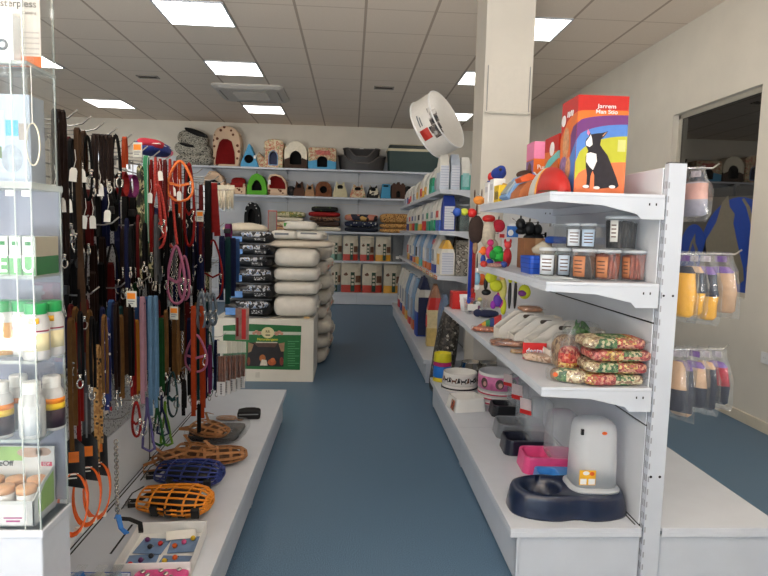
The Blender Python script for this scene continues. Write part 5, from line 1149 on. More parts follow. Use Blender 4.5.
t = thing('seed_bag', 'upright bag of red and yellow seed with orange label left of the seed stack', 'seed bag', (.872, 2.275, T3), .5)
b = MB().smooth(); b.ell((0, 0, .062), (.043, .033, .062), e=.6, ez=.6, wob=.03, seed=4); b.paint(lambda c: 0 if c.z > .07 else 1); b.out('seed', [SR, SY], t); b = MB().smooth(); b.loft([[V((x*k, y*k, z)) for x, y in circ(0, 0, .046, .036, 18)] for k, z in ((1, .10), (.85, .14), (.35, .165), (.6, .19))]); b.out('film', CLEAR, t); MB().obox((-.03, -.028, .09), (.036, .003, .02), (0, .3, .5)).out('orange_label', ORANGE, t)
t = thing('seed_bag', 'leaning bag of green and cream seed with orange dot at the shelf edge', 'seed bag', (.825, 2.205, T3), -.6)
b = MB().smooth(); b.ell((.02, 0, .026), (.07, .034, .026), e=.5, ez=.7, wob=.03, seed=6); b.paint(lambda c: 0 if c.x > .03 else 1 if c.x > -.01 else 2); b.out('seed', [SC_, SG, mat((120, 90, 60), .7, 0, .2)], t); b = MB().smooth(); b.ell((.015, 0, .028), (.08, .037, .029), e=.4, wob=.02); b.out('film', CLEAR, t); b = MB(); b.prism(circ(0, 0, .009), (-.02, -.0375, .03), (1, 0, 0), (0, 0, 1), (0, -.001, 0)); b.out('orange_dot', ORANGE, t)
t = thing('hay_bag', 'clear bag of brown hay with dried red peppers behind the seed stack', 'seed bag', (.905, 2.385, T3), .2)
b = MB().smooth(); b.ell((0, 0, .075), (.06, .042, .075), e=.6, ez=.6, wob=.05, seed=8); b.out('hay', ramp_mat('dry_hay', [(120, 90, 66), (170, 140, 104), (90, 66, 50)], 'noise', (60, 60, 20), .8, [0, .45, .6]), t); b = MB().smooth(); b.ell((0, 0, .08), (.065, .047, .082), e=.5, wob=.03); b.out('film', CLEAR, t)
b = MB().smooth(); b.tube([(-.05, -.04, .04), (-.03, -.05, .055), (-.0, -.052, .05)], [.006, .010, .004], 8); b.out('pepper', mat((226, 110, 40), .5), t)
t = thing('leaf_bag', 'clear bag of green dried leaves standing at the back by the panel', 'seed bag', (.975, 2.425, T3), .1); t.scale = (1, 1, 1.22)
b = MB().smooth()
for i in range(16):
    a = i*2.4; b.ell((.045*cos(a)*((i % 4)/4+.3), .03*sin(a), .10+.045*((i*5 % 16)/16)), (.030, .006, .013), (i*.9, i*1.3, i*2.1), 8, 5)
b.out('leaves', mat((70, 120, 50), .7, 0, .3, 30), t); b = MB().smooth(); b.ell((0, 0, .08), (.075, .05, .085), e=.4, wob=.03, seed=2); b.out('film', CLEAR, t); MB().box(-.05, -.015, -.052, -.049, .10, .125).out('orange_label', ORANGE, t)
b = MB().smooth(); b.ell((0, 0, .045), (.06, .035, .045), e=.6); b.out('roots', mat((110, 80, 56), .8, 0, .3, 50), t)
# ------------------------------------------------------------------ bowls and feeders on the right deck
def dk(u, v): return at(u, v, 'z', TD_)
def bowl(name, label, x, y, z, r, h, m, e=1, sx=1, sy=1, flare=1.06, wall=.006, rz=0, group=None, inner=None):
    t = thing(name, label, 'bowl', (x, y, z), rz, group)
    b = MB().smooth(); pr = [(r*.96*flare, 0), (r*flare, .004), (r, h*.9), (r*.99, h), (r-wall, h), (r-wall*1.4, h*.75), (r*.72, .010)]
    b.lathe(pr, seg=36 if e == 1 else 40, sx=sx, sy=sy, e=e, mats=[0, 0, 0, 0, 1, 1]); b.out('shell', [m, inner or m], t)
    return t
def band(t, r, z0, z1, m, name, a0=0, a1=2*pi, n=30, off=.0008):
    b = MB().smooth(); arc = [a0+(a1-a0)*i/n for i in range(n+1)]
    full = abs(a1-a0-2*pi) < 1e-6
    f = lambda a, q, z: V((q*cos(a), q*sin(a), z))
    if full: b.loft([[f(a, r[0]+off, z0) for a in arc[:-1]], [f(a, r[1]+off, z1) for a in arc[:-1]], [f(a, r[1]-.001, z1) for a in arc[:-1]], [f(a, r[0]-.001, z0) for a in arc[:-1]]], loop=True)
    else: b.loft([[f(a, r[0]+off, z0) for a in arc]+[f(a, r[0]-.001, z0) for a in arc[::-1]], [f(a, r[1]+off, z1) for a in arc]+[f(a, r[1]-.001, z1) for a in arc[::-1]]])
    return b.out(name, m, t)
# stack of coloured bowls
x0, y0 = .70, 4.345; z = TD_
for k, (m, h, lab) in enumerate(((mat((220, 200, 50), .4, 0, .04), .03, 'yellow bowl at the bottom of the coloured bowl stack'), (mat((36, 120, 210), .4, 0, .04), .085, 'blue bowl in the coloured bowl stack'), (mat((190, 40, 110), .4, 0, .04), .03, 'magenta bowl between the blue and top yellow bowls'), (mat((216, 206, 40), .4, 0, .04), .065, 'yellow bowl on top of the coloured bowl stack'))):
    bowl('pet_bowl', lab, x0, y0, z, .066-.001*k, h, m, flare=1.08, group='stack of coloured plastic bowls'); z += h+.0005
# white bowls with black cats
CERW = mat((232, 230, 226), .25, 0, .02, coat=.3)
x0, y0 = .795, 4.125
t = bowl('ceramic_bowl', 'white bowl with thick black line, lower one of the black and white pair', x0-.004, y0-.004, TD_, .124, .04, CERW, group='black and white ceramic bowls'); band(t, (.1305, .128), .014, .024, BLACK, 'black_line')
t = bowl('ceramic_bowl', 'white bowl with a frieze of black cats and dogs, upper one of the pair', x0, y0, TD_+.041, .120, .082, CERW, group='black and white ceramic bowls')
for k in range(11):
    a = -2.9+.27*k; R_ = .1245; o = V((R_*cos(a), R_*sin(a), .016)); ux = V((-sin(a), cos(a), 0)); nn = V((cos(a), sin(a), 0))
    sk_ = 1.5; shp = [(-.011, 0), (-.008, 0), (-.007, .009), (.005, .009), (.006, 0), (.009, 0), (.010, .016), (.015, .020), (.013, .027), (.008, .024), (.006, .017), (-.009, .017), (-.014, .026), (-.016, .025), (-.012, .014)] if k % 2 else [(-.005, 0), (.005, 0), (.006, .012), (.003, .02), (.005, .03), (.002, .027), (-.002, .027), (-.004, .03), (-.004, .02), (-.007, .010), (-.012, .004)]
    b = MB(); b.prism([(q[0]*sk_, q[1]*sk_) for q in shp], o-nn*.001, ux, (0, 0, 1), nn*.0012); b.out('animal_print', BLACK if k % 3 else mat((110, 70, 50), .5), t)
# steel bowls
for k, (x_, y_, r, dz, nm) in enumerate(((.885, 4.335, .085, 0, 'lower left'), (1.05, 4.32, .08, 0, 'lower right'), (.90, 4.33, .083, .051, 'middle left'), (1.04, 4.30, .08, .051, 'middle right'), (.915, 4.325, .080, .102, 'upper left'), (1.03, 4.30, .078, .102, 'upper right'))):
    t = thing('steel_bowl', 'shiny stainless steel bowl, %s one of the steel heap' % nm, 'bowl', (x_, y_, TD_+dz), 0, 'stainless steel bowls')
    b = MB().smooth(); b.lathe([(r*1.0, 0), (r*1.01, .003), (r*.88, .046), (r*.93, .05), (r*.82, .05), (r*.66, .012)], seg=32, cap=(True, True)); b.out('bowl', STEEL, t)
# pink bowls
x0, y0 = .985, 3.79
for k in range(3):
    t = bowl('ceramic_bowl', 'white bowl with red rings, %s of the pink bowl stack' % ('bottom', 'middle', 'third from top')[k], x0, y0, TD_+.03*k, .130, .0295, CERW, flare=1.02, group='pink and white ceramic bowls'); band(t, (.1325, .132), .012, .020, mat((206, 50, 90), .4), 'red_ring')
t = bowl('ceramic_bowl', 'pink bowl with dog photographs on top of the pink bowl stack', x0, y0, TD_+.0905, .131, .118, CERW, flare=1.0, group='pink and white ceramic bowls', inner=mat((206, 206, 210), .3, 0, .03)); band(t, (.1312, .1310), .014, .10, mat((220, 120, 172), .35, 0, .15, 40), 'pink_band')
for a in (-2.55, -1.75, -1.0):
    R_ = .1322; o = V((R_*cos(a), R_*sin(a), .057)); b = MB(); b.prism(circ(0, 0, .027, .033), o-V((cos(a), sin(a), 0))*.0006, (-sin(a), cos(a), 0), (0, 0, 1), V((cos(a), sin(a), 0))*.0008); b.out('dog_photo', mat((90, 70, 66), .5, 0, .5, 60), t)
    b = MB(); b.prism(circ(.005, -.006, .013, .016), o+V((cos(a), sin(a), 0))*.0003, (-sin(a), cos(a), 0), (0, 0, 1), V((cos(a), sin(a), 0))*.0008); b.out('dog_photo', mat((206, 160, 150), .5, 0, .2, 60), t)
# white square bowl with picture
p = dk(468, 413); t = thing('square_bowl', 'white square ceramic bowl with a red animal picture in front of the pink stack', 'bowl', (.745, 3.635, TD_), .2); t.scale = (1.5, 1.5, 1.35)
b = MB(); b.loft([[V((x*k, y*k, z)) for x, y in rrect(.135, .11, .012)] for k, z in ((1.04, 0), (1.04, .006), (.92, .062), (.86, .062), (.80, .018))]); b.out('bowl', CERW, t, bevel=.002)
b = MB(); b.prism([(-.044, .008), (.030, .008), (.028, .052), (-.040, .052)], (-.0702, 0, 0), (.12, 1, 0), (.145, 0, 1), (-.001, 0, 0)); b.out('picture', ramp_mat('red_picture', [(180, 40, 30), (214, 110, 60), (90, 40, 30), (226, 200, 170)], 'noise', 70, .4, [0, .42, .5, .62]), t)
# tub feeders with hoppers
def feeder(label, x, y, s, col, rz, hop=True, card=True):
    m = mat(col, .35, 0, .05, coat=.2); t = thing('pet_feeder', label, 'feeder', (x, y, TD_), rz, 'plastic pet feeders on the deck')
    b = MB().smooth(False); L, W, h = .22*s, .15*s, .062*s
    out = lambda k, z, c=0: [V((x*k+c, y*k, z)) for x, y in rrect(L, W, .03*s)]
    b.loft([out(1, 0), out(.99, .004), out(.93, h*.9), out(.91, h)], cap=(True, False))
    # rim and bowl pit at the front (-x half)
    top = out(.91, h); pit = [V((-L*.2+x, y, h)) for x, y in rrect(L*.46, W*.72, .025*s)]; pit2 = [V((-L*.2+x*.86, y*.86, .012)) for x, y in rrect(L*.46, W*.72, .025*s)]
    b.loft([top, pit, pit2], cap=(False, True)); o = b.out('base', m, t, bevel=.003)
    if hop:
        b = MB().smooth(); hw = .055*s
        b.loft([[V((L*.2+x*k+q, y*k, z)) for x, y in rrect(L*.5, W*.8, .03*s)] for k, z, q in ((.95, h*.9, 0), (1, h*1.0, 0), (.98, h+.10*s, 0), (.88, h+.155*s, .004), (.6, h+.165*s, .004))]); b.out('hopper', HOPPER, t)
        if card:
            c_ = (-L*.10, -W*.22, h+.14*s); ro = (0, -.1, .75)
            MB().obox(c_, (.003, .055*s, .066*s), ro).out('price_card', mat((206, 190, 190), .5, 0, .1), t); MB().obox((c_[0], c_[1], c_[2]-.024*s), (.0046, .055*s, .018*s), ro).out('red_strip', RED, t); MB().obox((c_[0], c_[1], c_[2]+.010*s), (.0044, .032*s, .034*s), ro).out('animal_photo', mat((150, 90, 70), .6, 0, .4, 80), t)
    return t
for lab, xl, yf, s_, col, kw in (('small black feeder with clear hopper, furthest of the row', .874, 3.45, 1.10, (22, 22, 26), {}), ('mid grey feeder with clear hopper behind the dark navy one', .812, 3.07, 1.24, (112, 116, 122), {}),
        ('dark navy feeder with clear hopper behind the pink one', .792, 2.83, 1.2, (22, 26, 44), {}), ('bright pink feeder with clear hopper', .82, 2.60, 1.24, (228, 78, 140), dict(card=False)), ('light blue small feeder squeezed behind the big navy one', .84, 2.455, .86, (70, 150, 226), dict(hop=False))):
    feeder(lab, xl+.11*s_, yf+.075*s_, s_, col, -.06, **kw)
# big navy feeder with tall hopper
NV = mat((19, 32, 60), .28, 0, .05, coat=.4)
cxx, cyy = .893, 2.285
t = thing('pet_feeder', 'large navy figure-eight feeder with a tall frosted hopper, nearest the camera', 'feeder', (cxx, cyy, TD_), -.03); t.scale = (1.30, 1.30, 1.14)
def eight(k, zz):
    r = []
    for i in range(56):
        a = 2*pi*i/56; c_, s_ = cos(a), sin(a)
        x = .215*c_; w = .118*(abs(s_)**.62)*(1 if s_ >= 0 else -1)*(1-.17*math.exp(-(x-.005)**2/.0022))*(1.0 if x < 0 else .98)
        r.append(V((x*k, w*k, zz)))
    return r
Sx = .80
b = MB().smooth(); sc = lambda R: [V((v.x*Sx, v.y*Sx+.0, v.z)) for v in R]
b.loft([sc(eight(1.06, 0)), sc(eight(1.06, .006)), sc(eight(1.0, .065)), sc(eight(.97, .078)), sc(eight(.92, .082))], cap=(True, False))
topr = sc(eight(.92, .082)); cpx = -.082
b.loft([topr, [V((cpx+.068*cos(a), .072*sin(a), .084)) for a in [2*pi*i/56 for i in range(56)]], [V((cpx+.060*cos(a), .064*sin(a), .060)) for a in [2*pi*i/56 for i in range(56)]], [V((cpx+.046*cos(a), .050*sin(a), .016)) for a in [2*pi*i/56 for i in range(56)]]], cap=(False, True))
b.out('base', NV, t)
hx = .078
def hop(k, z, dx=0): return [V((hx+x*k+dx, y*k+.004, z)) for x, y in rrect(.136, .118, .04, 6)]
b = MB().smooth(); b.loft([hop(1.16, .082), hop(1.16, .090), hop(1.02, .094), hop(1.0, .098)]); b.out('collar_rim', FROST, t)
b = MB().smooth(); b.loft([hop(1.0, .098), hop(.98, .20), hop(.92, .295), hop(.84, .316), hop(.62, .326)]); b.out('hopper', clear_mat('milky_hopper', (240, 244, 248), body=.46, gloss=.15, rough=.3), t)
MB().box(hx-.06, hx-.052, -.054, -.046, .288, .308).out('black_clip', BLACK, t)
b = MB(); b.box(hx-.060, hx-.010, -.0578, -.0565, .112, .165); o = b.out('yellow_sticker', mat((232, 176, 40), .5, 0, .06), t, bevel=.0005)
b = MB(); b.box(hx-.057, hx-.038, -.0582, -.0576, .115, .135); b.box(hx-.032, hx-.012, -.0582, -.0576, .115, .135); b.prism(circ(hx-.04, .155, .010, .007), (0, -.0578, 0), (1, 0, 0), (0, 0, 1), (0, -.0006, 0)); b.out('sticker_print', WHITE_PLASTIC, t)
b = MB(); b.prism(circ(hx-.022, .153, .007), (0, -.0578, 0), (1, 0, 0), (0, 0, 1), (0, -.0008, 0)); b.out('orange_sticker', ORANGE, t); b = MB(); b.prism(circ(hx+.01, .296, .008, .006), (0, -.0545, 0), (1, 0, 0), (0, 0, 1), (0, -.0008, 0)); b.out('orange_print', ORANGE, t)

# ------------------------------------------------------------------ dog clothes hanging on the far side of the right gondola
def rhook(z, L, y, label):
    t = thing('display_hook', label, 'hook', (1.21, y, z), 0, 'chrome hooks on the far side of the right gondola')
    b = MB().smooth(); b.tube([(0, 0, 0), (L-.025, 0, .004), (L, 0, .022)], .0032, 8); b.out('hook_wire', CHROME, t); MB().box(0, .006, -.014, .014, -.02, .012).out('back_plate', CHROME, t)
RY = 2.19
rhook(1.592, .16, RY, 'chrome hook nearest the top with one bagged garment'); rhook(1.272, .275, RY, 'chrome hook carrying four bags of yellow and navy clothes'); rhook(.905, .255, RY, 'chrome hook carrying five bags of dark clothes'); rhook(1.0, .10, 2.5, 'short bare chrome hook above the dark clothes, further back')
def garment_bag(x, ztop, w, h, th, rz, mats_, label, sp=(.3, .6), seed=0, lean=0, group=None):
    t = thing('bagged_dog_garment', label, 'dog garment', (x, RY, ztop), rz, group, rot=(0, lean, rz)); rnd = random.Random(seed)
    b = MB().smooth(); prof = ((.5, -.045, .5), (.85, -h*.28, .9), (.97, -h*.6, 1), (.9, -h*.9, .8), (.6, -h+.012, .4))
    b.loft([[V((th/2*k2*cos(a)*.85, w/2*k*sin(a)*.9+.004*sin(5*a+z*50), z)) for a in [2*pi*i/20 for i in range(20)]] for k, z, k2 in prof])
    b.paint(lambda c: 0 if c.z > -h*sp[0] else 1 if c.z > -h*sp[1] else 2); b.out('garment', mats_, t)
    b = MB().smooth(); prof = ((.62, .012, .06), (.66, -.02, .2), (.95, -.06, .9), (1.06, -h*.45, 1.15), (1.08, -h*.88, 1.05), (1.0, -h-.008, .1))
    b.loft([[V((th/2*k2*cos(a)+.004*sin(7*a+z*40+seed), w/2*k*sin(a)+.005*sin(4*a+z*60+seed), z)) for a in [2*pi*i/24 for i in range(24)]] for k, z, k2 in prof]); b.out('clear_bag', CLEAR, t)
    MB().box(-.003, .003, -w*.16, w*.16, -.026, -.004).out('header_card', mat((110, 84, 140) if seed % 3 == 0 else (176, 170, 178), .5, 0, .2, 60), t)
SKN = mat((196, 160, 128), .8, 0, .1); DNV = mat((26, 30, 50), .8, 0, .15); YLW = mat((232, 170, 30), .7, 0, .08); PUR = mat((110, 80, 150), .7, 0, .2)
garment_bag(1.283, 1.588, .15, .185, .07, .15, [mat((170, 160, 172), .8, 0, .1), mat((200, 150, 140), .8), mat((150, 146, 160), .8, 0, .15)], 'clear bag with pale grey and pink garment on the top hook', seed=1)
for k, (x, h, w, ms, sp, lab, ln) in enumerate(((1.264, .25, .12, [DNV, YLW, YLW], (.42, .7), 'bagged yellow and navy dog garment nearest the upright', 0), (1.296, .24, .12, [SKN, DNV, YLW], (.3, .62), 'bagged beige navy and yellow dog garment, second on the middle hook', -.03),
                                         (1.345, .26, .12, [PUR, DNV, YLW], (.35, .72), 'bagged navy garment with yellow hem and purple tag, third on the middle hook', -.06), (1.405, .235, .13, [PUR, SKN, SKN], (.28, .5), 'bagged beige dog garment at the outer end of the middle hook', -.16))):
    garment_bag(x, 1.272, w, h, .046, .5, ms, lab, sp, k+3, ln)
for k, (x, h, w, ms, sp, lab, ln) in enumerate(((1.258, .25, .11, [SKN, SKN, DNV], (.3, .55), 'bagged dark garment nearest the upright on the low hook', 0), (1.287, .27, .11, [PUR, DNV, SKN], (.25, .85), 'bagged dark garment with beige hem, second on the low hook', -.02), (1.331, .235, .12, [PUR, SKN, DNV], (.25, .45), 'bagged navy garment with purple card, middle of the low hook', -.04),
                                         (1.374, .245, .11, [SKN, DNV, DNV], (.3, .7), 'bagged navy garment with white edge, fourth on the low hook', -.07), (1.418, .225, .11, [PUR, mat((170, 30, 50), .7, 0, .3, 60), DNV], (.4, .72), 'bagged red and navy garment at the outer end of the low hook', -.14))):
    garment_bag(x, .905, w, h, .04, .5, ms, lab, sp, k+13, ln)

# ------------------------------------------------------------------ feed bags
def pouch(name, label, x, y, z, w, d, h, rz, bands, cat='feed bag', group=None, panels_=(), tilt=0, top=.25):
    """gusseted standing bag: w wide across the front (local -y), d deep; bands are (upper fraction, material)"""
    t = thing(name, label, cat, (x, y, z), rz, group, rot=(tilt, 0, rz)); b = MB()
    zs = [0]+[f for f, _ in bands]; rings = []; mi = []
    prof = lambda f: (1-.06*(1-f) if f < .6 else .976-.20*((f-.6)/.4)**1.6, 1 if f < .6 else 1-(1-top)*((f-.6)/.4)**1.3)
    lev = []
    for k, (f, m) in enumerate(bands):
        a = zs[k]; n = max(1, int((f-a)/.12))
        for i in range(n): lev.append((a+(f-a)*i/n, k))
    lev.append((1.0, len(bands)-1))
    for f, k in lev:
        kw, kd = prof(f); g = .14*d*(f if f < .6 else .6)
        rings.append([V((-w/2*kw, -d/2*kd, f*h)), V((0, -d/2*kd*(1.10 if f < .7 else 1), f*h)), V((w/2*kw, -d/2*kd, f*h)), V((w/2*kw-g*kd, 0, f*h)), V((w/2*kw, d/2*kd, f*h)), V((0, d/2*kd*(1.1 if f < .7 else 1), f*h)), V((-w/2*kw, d/2*kd, f*h)), V((-w/2*kw+g*kd, 0, f*h))])
        mi.append(k)
    b.loft(rings, mats=mi[:-1]); b.out('bag', [m for _, m in bands], t, bevel=.004)
    for nm, (fx0, fx1, fz0, fz1), side, m in panels_:
        c = MB()
        if side == 'f': c.box(w*(fx0-.5)*.97, w*(fx1-.5)*.97, -d/2*1.10-.0025, -d/2*.9, h*fz0, h*min(fz1, .7))
        else:
            s = -1 if side == 'l' else 1; c.box(s*(w/2+.001), s*(w/2-.03), d*(fx0-.5)*.95, d*(fx1-.5)*.95, h*fz0, h*min(fz1, .68))
        c.out(nm, m, t)
    return t
WB = mat((224, 222, 214), .4, 0, .05, 20); LB = mat((196, 206, 220), .4, 0, .08, 30); BB = mat((40, 64, 150), .4, 0, .06); TL = mat((90, 180, 170), .4, 0, .06); EM = mat((30, 150, 110), .4, 0, .06); RD = mat((206, 44, 40), .4, 0, .06); YG = mat((226, 176, 70), .4, 0, .08); LBL = mat((120, 160, 200), .4, 0, .1); GRYP = mat((150, 156, 170), .5, 0, .2, 90)
TXT = ramp_mat('printed_text', [(206, 212, 224), (150, 160, 190), (214, 218, 228)], 'wave', 14, .5, [0, .5, .66], axis='Z')
def g2bag(label, u, v, yy, z, w, d, h, bands, rz=0, pan=(), xo=None, tilt=0):
    x = xo if xo is not None else at(u, v, 'y', yy).x
    return pouch('feed_bag', label, x, yy+d/2, z+.001, w, d, h, rz, bands, group='feed bags on the second gondola', panels_=pan, tilt=tilt)
# near ends face the camera, printed fronts face the aisle (local -y turned to -x for the front rows)
z1, z2, z3, z4 = G2Z[0], G2Z[1], G2Z[2], .21
g2bag('pale blue-printed white bag at the near end of the top feed shelf, left one', 444.5, 180, 5.16, z1, .088, .2, .31, [(.5, LB), (1, WB)], pan=(('text_panel', (.1, .9, .08, .66), 'f', TXT),))
g2bag('pale blue-printed white bag at the near end of the top feed shelf, middle one', 455.5, 180, 5.15, z1, .086, .2, .31, [(.5, LB), (1, mat((170, 180, 196), .4, 0, .08))], pan=(('text_panel', (.1, .9, .08, .66), 'f', TXT),))
g2bag('aqua white bag at the near end of the top feed shelf, right by the column', 466, 180, 5.17, z1, .088, .2, .29, [(.45, TL), (1, WB)], pan=(('text_panel', (.15, .8, .1, .5), 'f', mat((150, 200, 200), .5)),))
topf = [[(.45, TL), (1, WB)], [(.3, TL), (.6, EM), (1, WB)], [(1, WB)], [(.3, YG), (1, WB)], [(1, mat((206, 196, 176), .5, 0, .2, 30))], [(.25, LB), (1, WB)], [(1, WB)], [(.3, RD), (1, WB)], [(.4, LB), (1, WB)]]
for k in range(9):
    y = 5.56+.40*k; h = (.29, .27, .26, .28, .24, .25, .24, .26, .25)[k]
    pouch('feed_bag', '%s bag on the top feed shelf, %s behind the near end' % (('aqua', 'green', 'plain white', 'white and yellow', 'beige', 'pale blue', 'white', 'white and red', 'faded blue')[k], NTH[k]), .845, y, z1+.001, .26, .13, h, -pi/2, topf[k], group='feed bags on the second gondola', panels_=(('front_print', (.2, .8, .1, .4), 'f', (GRYP, EM, YG, RD, YG, GRYP, RD, BB, GRYP)[k]),))
pouch('feed_bag', 'deep blue bag with white text panel at the second feed shelf near end', .845, 5.23, z2+.001, .115, .14, .31, 0, [(1, BB)], group='feed bags on the second gondola', panels_=(('text_panel', (.12, .88, .04, .69), 'f', TXT),))
midf = [[(.32, mat((60, 100, 190), .4)), (1, WB)], [(.34, EM), (1, WB)], [(.32, mat((40, 150, 120), .4)), (1, WB)], [(.34, RD), (1, WB)], [(.25, YG), (1, WB)], [(.3, EM), (1, WB)], [(.3, RD), (1, WB)], [(.3, YG), (1, WB)], [(.3, BB), (1, WB)]]
for k in range(9):
    y = 5.42+.36*k+(.06 if k > 3 else 0)
    pouch('feed_bag', 'white bag with %s foot on the second feed shelf, %s in the row' % (('blue', 'emerald', 'sea green', 'red', 'yellow', 'dark emerald', 'scarlet', 'amber', 'navy')[k], NTH[k]), .835, y, z2+.001, .26, .11, .30, -pi/2, midf[k], group='feed bags on the second gondola', panels_=(('front_print', (.25, .75, .40, .6), 'f', (RD, GRYP, EM, GRYP, BLACK, GRYP, BB, RD, GRYP)[k]),))
t = thing('clear_box', 'clear plastic box of goods on the second feed shelf by the column', 'box', (1.03, 5.28, z2)); MB().box(-.10, .07, -.12, .1, 0, .225).out('box', TUB, t, bevel=.004); MB().box(-.085, .055, -.1, .08, .002, .2).out('goods', mat((70, 90, 90), .6, 0, .5, 20), t); MB().box(-.103, .073, -.123, .103, .225, .233).out('rim', FROST, t)
# third shelf
pouch('feed_bag', 'silver grey crinkled foil bag near the column on the third feed shelf', .985, 5.22, z3+.001, .16, .14, .31, .1, [(1, ramp_mat('foil_print', [(150, 146, 136), (90, 84, 76), (196, 194, 186)], 'noise', 30, .3, [0, .5, .6], bump=.6))], group='feed bags on the second gondola')
pouch('feed_bag', 'dark brown bag behind the foil bag on the third feed shelf', 1.02, 5.45, z3+.001, .16, .14, .36, .1, [(1, mat((56, 44, 36), .4, 0, .2, 20))], group='feed bags on the second gondola')
tb = pouch('feed_bag', 'white and golden bag with a text side beside the foil bag', .845, 5.28, z3+.001, .24, .13, .31, -pi/2, [(.75, WB), (1, YG)], group='feed bags on the second gondola', panels_=(('text_panel', (.1, .9, .04, .64), 'l', TXT), ('animal_print', (.3, .8, .3, .6), 'f', YG), ('text_panel', (.1, .9, .04, .64), 'r', TXT)))
nb = pouch('feed_bag', 'white bag marked NEW with a navy foot on the third feed shelf', .84, 5.58, z3+.001, .27, .13, .36, -pi/2, [(.22, BB), (1, WB)], group='feed bags on the second gondola', panels_=(('animal_print', (.3, .7, .3, .6), 'f', GRYP),))
lettering('NEW', .075, mat((206, 50, 44), .5), nb, (0, -.066, .285), (pi/2-.32, 0, 0))
lf = [[(.2, mat((214, 110, 50), .4)), (1, LBL)], [(.2, mat((214, 110, 50), .4)), (1, LB)], [(.2, TL), (1, LBL)], [(.25, YG), (1, LB)], [(.2, mat((214, 110, 50), .4)), (1, LBL)], [(.2, BB), (1, WB)], [(.25, YG), (1, WB)]]
for k in range(7):
    pouch('feed_bag', '%s bag on the third feed shelf, %s beyond the NEW bag' % (('orange-footed blue', 'orange-footed pale', 'teal-footed blue', 'yellow-footed pale', 'orange-footed sky', 'blue-footed white', 'yellow-footed white')[k], NTH[k]), .84, 5.98+.36*k, z3+.001, .26, .12, (.36, .35, .36, .33, .34, .33, .33)[k], -pi/2, lf[k], group='feed bags on the second gondola', panels_=(('animal_print', (.25, .75, .28, .6), 'f', (GRYP, WB, GRYP, BLACK, WB, GRYP, RD)[k]),))
for k in range(8):
    y = 5.22+.28*k; t = thing('price_strip', 'yellow or orange price strip on the third feed shelf lip, %s from the camera' % NTH[k], 'price strip', (.751, y, z3-.018), 0, 'price strips on the feed shelf'); MB().box(-.003, 0, -.1, .1, -.016, .016).out('strip', YG if k % 2 else mat((216, 120, 50), .5, 0, .1), t); MB().box(-.0036, -.003, -.08, .04, -.006, .006).out('print', PAPER, t)
# deck bags
bl = pouch('feed_bag', 'tall royal blue and white bag standing at the deck edge of the feed gondola', .80, 6.42, .211, .28, .16, .63, -pi/2, [(.42, mat((36, 70, 170), .4, 0, .05)), (.8, mat((206, 204, 196), .4, 0, .05)), (1, NAVY)], group='feed bags on the second gondola', panels_=(('text_panel', (.04, .96, .02, .67), 'r', NAVY), ('text_panel', (.04, .96, .02, .67), 'l', NAVY)))
MB().box(-.1405, -.138, -.05, .05, .05, .40).out('text_panel', TXT, bl); MB().box(.138, .1405, -.05, .05, .05, .40).out('text_panel', TXT, bl)
MB().smooth().tube([(-.03, 0, .60), (-.02, 0, .645), (.02, 0, .645), (.03, 0, .60)], .008, 8).out('carry_handle', NAVY, bl)
pouch('feed_bag', 'cream and red bag on the deck in front of the tall blue one', .85, 5.88, .211, .30, .15, .60, -pi/2-.1, [(.3, mat((206, 180, 110), .4)), (.6, mat((222, 206, 160), .4, 0, .1)), (.8, RD), (1, mat((170, 120, 90), .5))], group='feed bags on the second gondola', panels_=(('animal_print', (.2, .8, .3, .5), 'f', RD),), tilt=0)
pouch('feed_bag', 'slim grey blue bag at the near end of the feed deck', .88, 5.47, .211, .18, .10, .55, -pi/2, [(1, mat((110, 130, 160), .4, 0, .1))], group='feed bags on the second gondola')
df = [[(.2, mat((220, 110, 50), .4)), (1, LBL)], [(.15, RD), (1, LB)], [(.2, YG), (1, LBL)], [(.2, mat((220, 110, 50), .4)), (1, WB)], [(.2, BB), (1, WB)], [(.2, RD), (1, WB)]]
for k in range(6):
    pouch('feed_bag', '%s tall bag on the feed deck, %s beyond the royal blue one' % (('orange-footed', 'red-footed', 'yellow-footed', 'orange and white', 'blue and white', 'red and white')[k], NTH[k]), .80, 6.86+.40*k, .211, .30, .15, .58, -pi/2, df[k], group='feed bags on the second gondola', panels_=(('text_panel', (.12, .88, .06, .64), 'l', TXT), ('text_panel', (.12, .88, .06, .64), 'r', TXT), ('animal_print', (.25, .75, .3, .6), 'f', GRYP)))
t = thing('bark_bag', 'tall leaning clear sack of dark wood chips at the near end of the feed deck', 'sack', (.80, 4.92, 0), .1)
b = MB().smooth(); b.loft([[V((.16*z-.03+k*x, k*y+.12*z, z)) for x, y in rrect(.17, .22, .06, 5)] for k, z in ((.85, .0), (1, .05), (1.02, .3), (.95, .5), (.75, .66), (.4, .72))]); b.out('sack', ramp_mat('wood_chips2', [(44, 40, 36), (84, 78, 70), (30, 28, 26), (170, 168, 160)], 'cells', 60, .35, [0, .4, .7, .95], bump=.5), t)
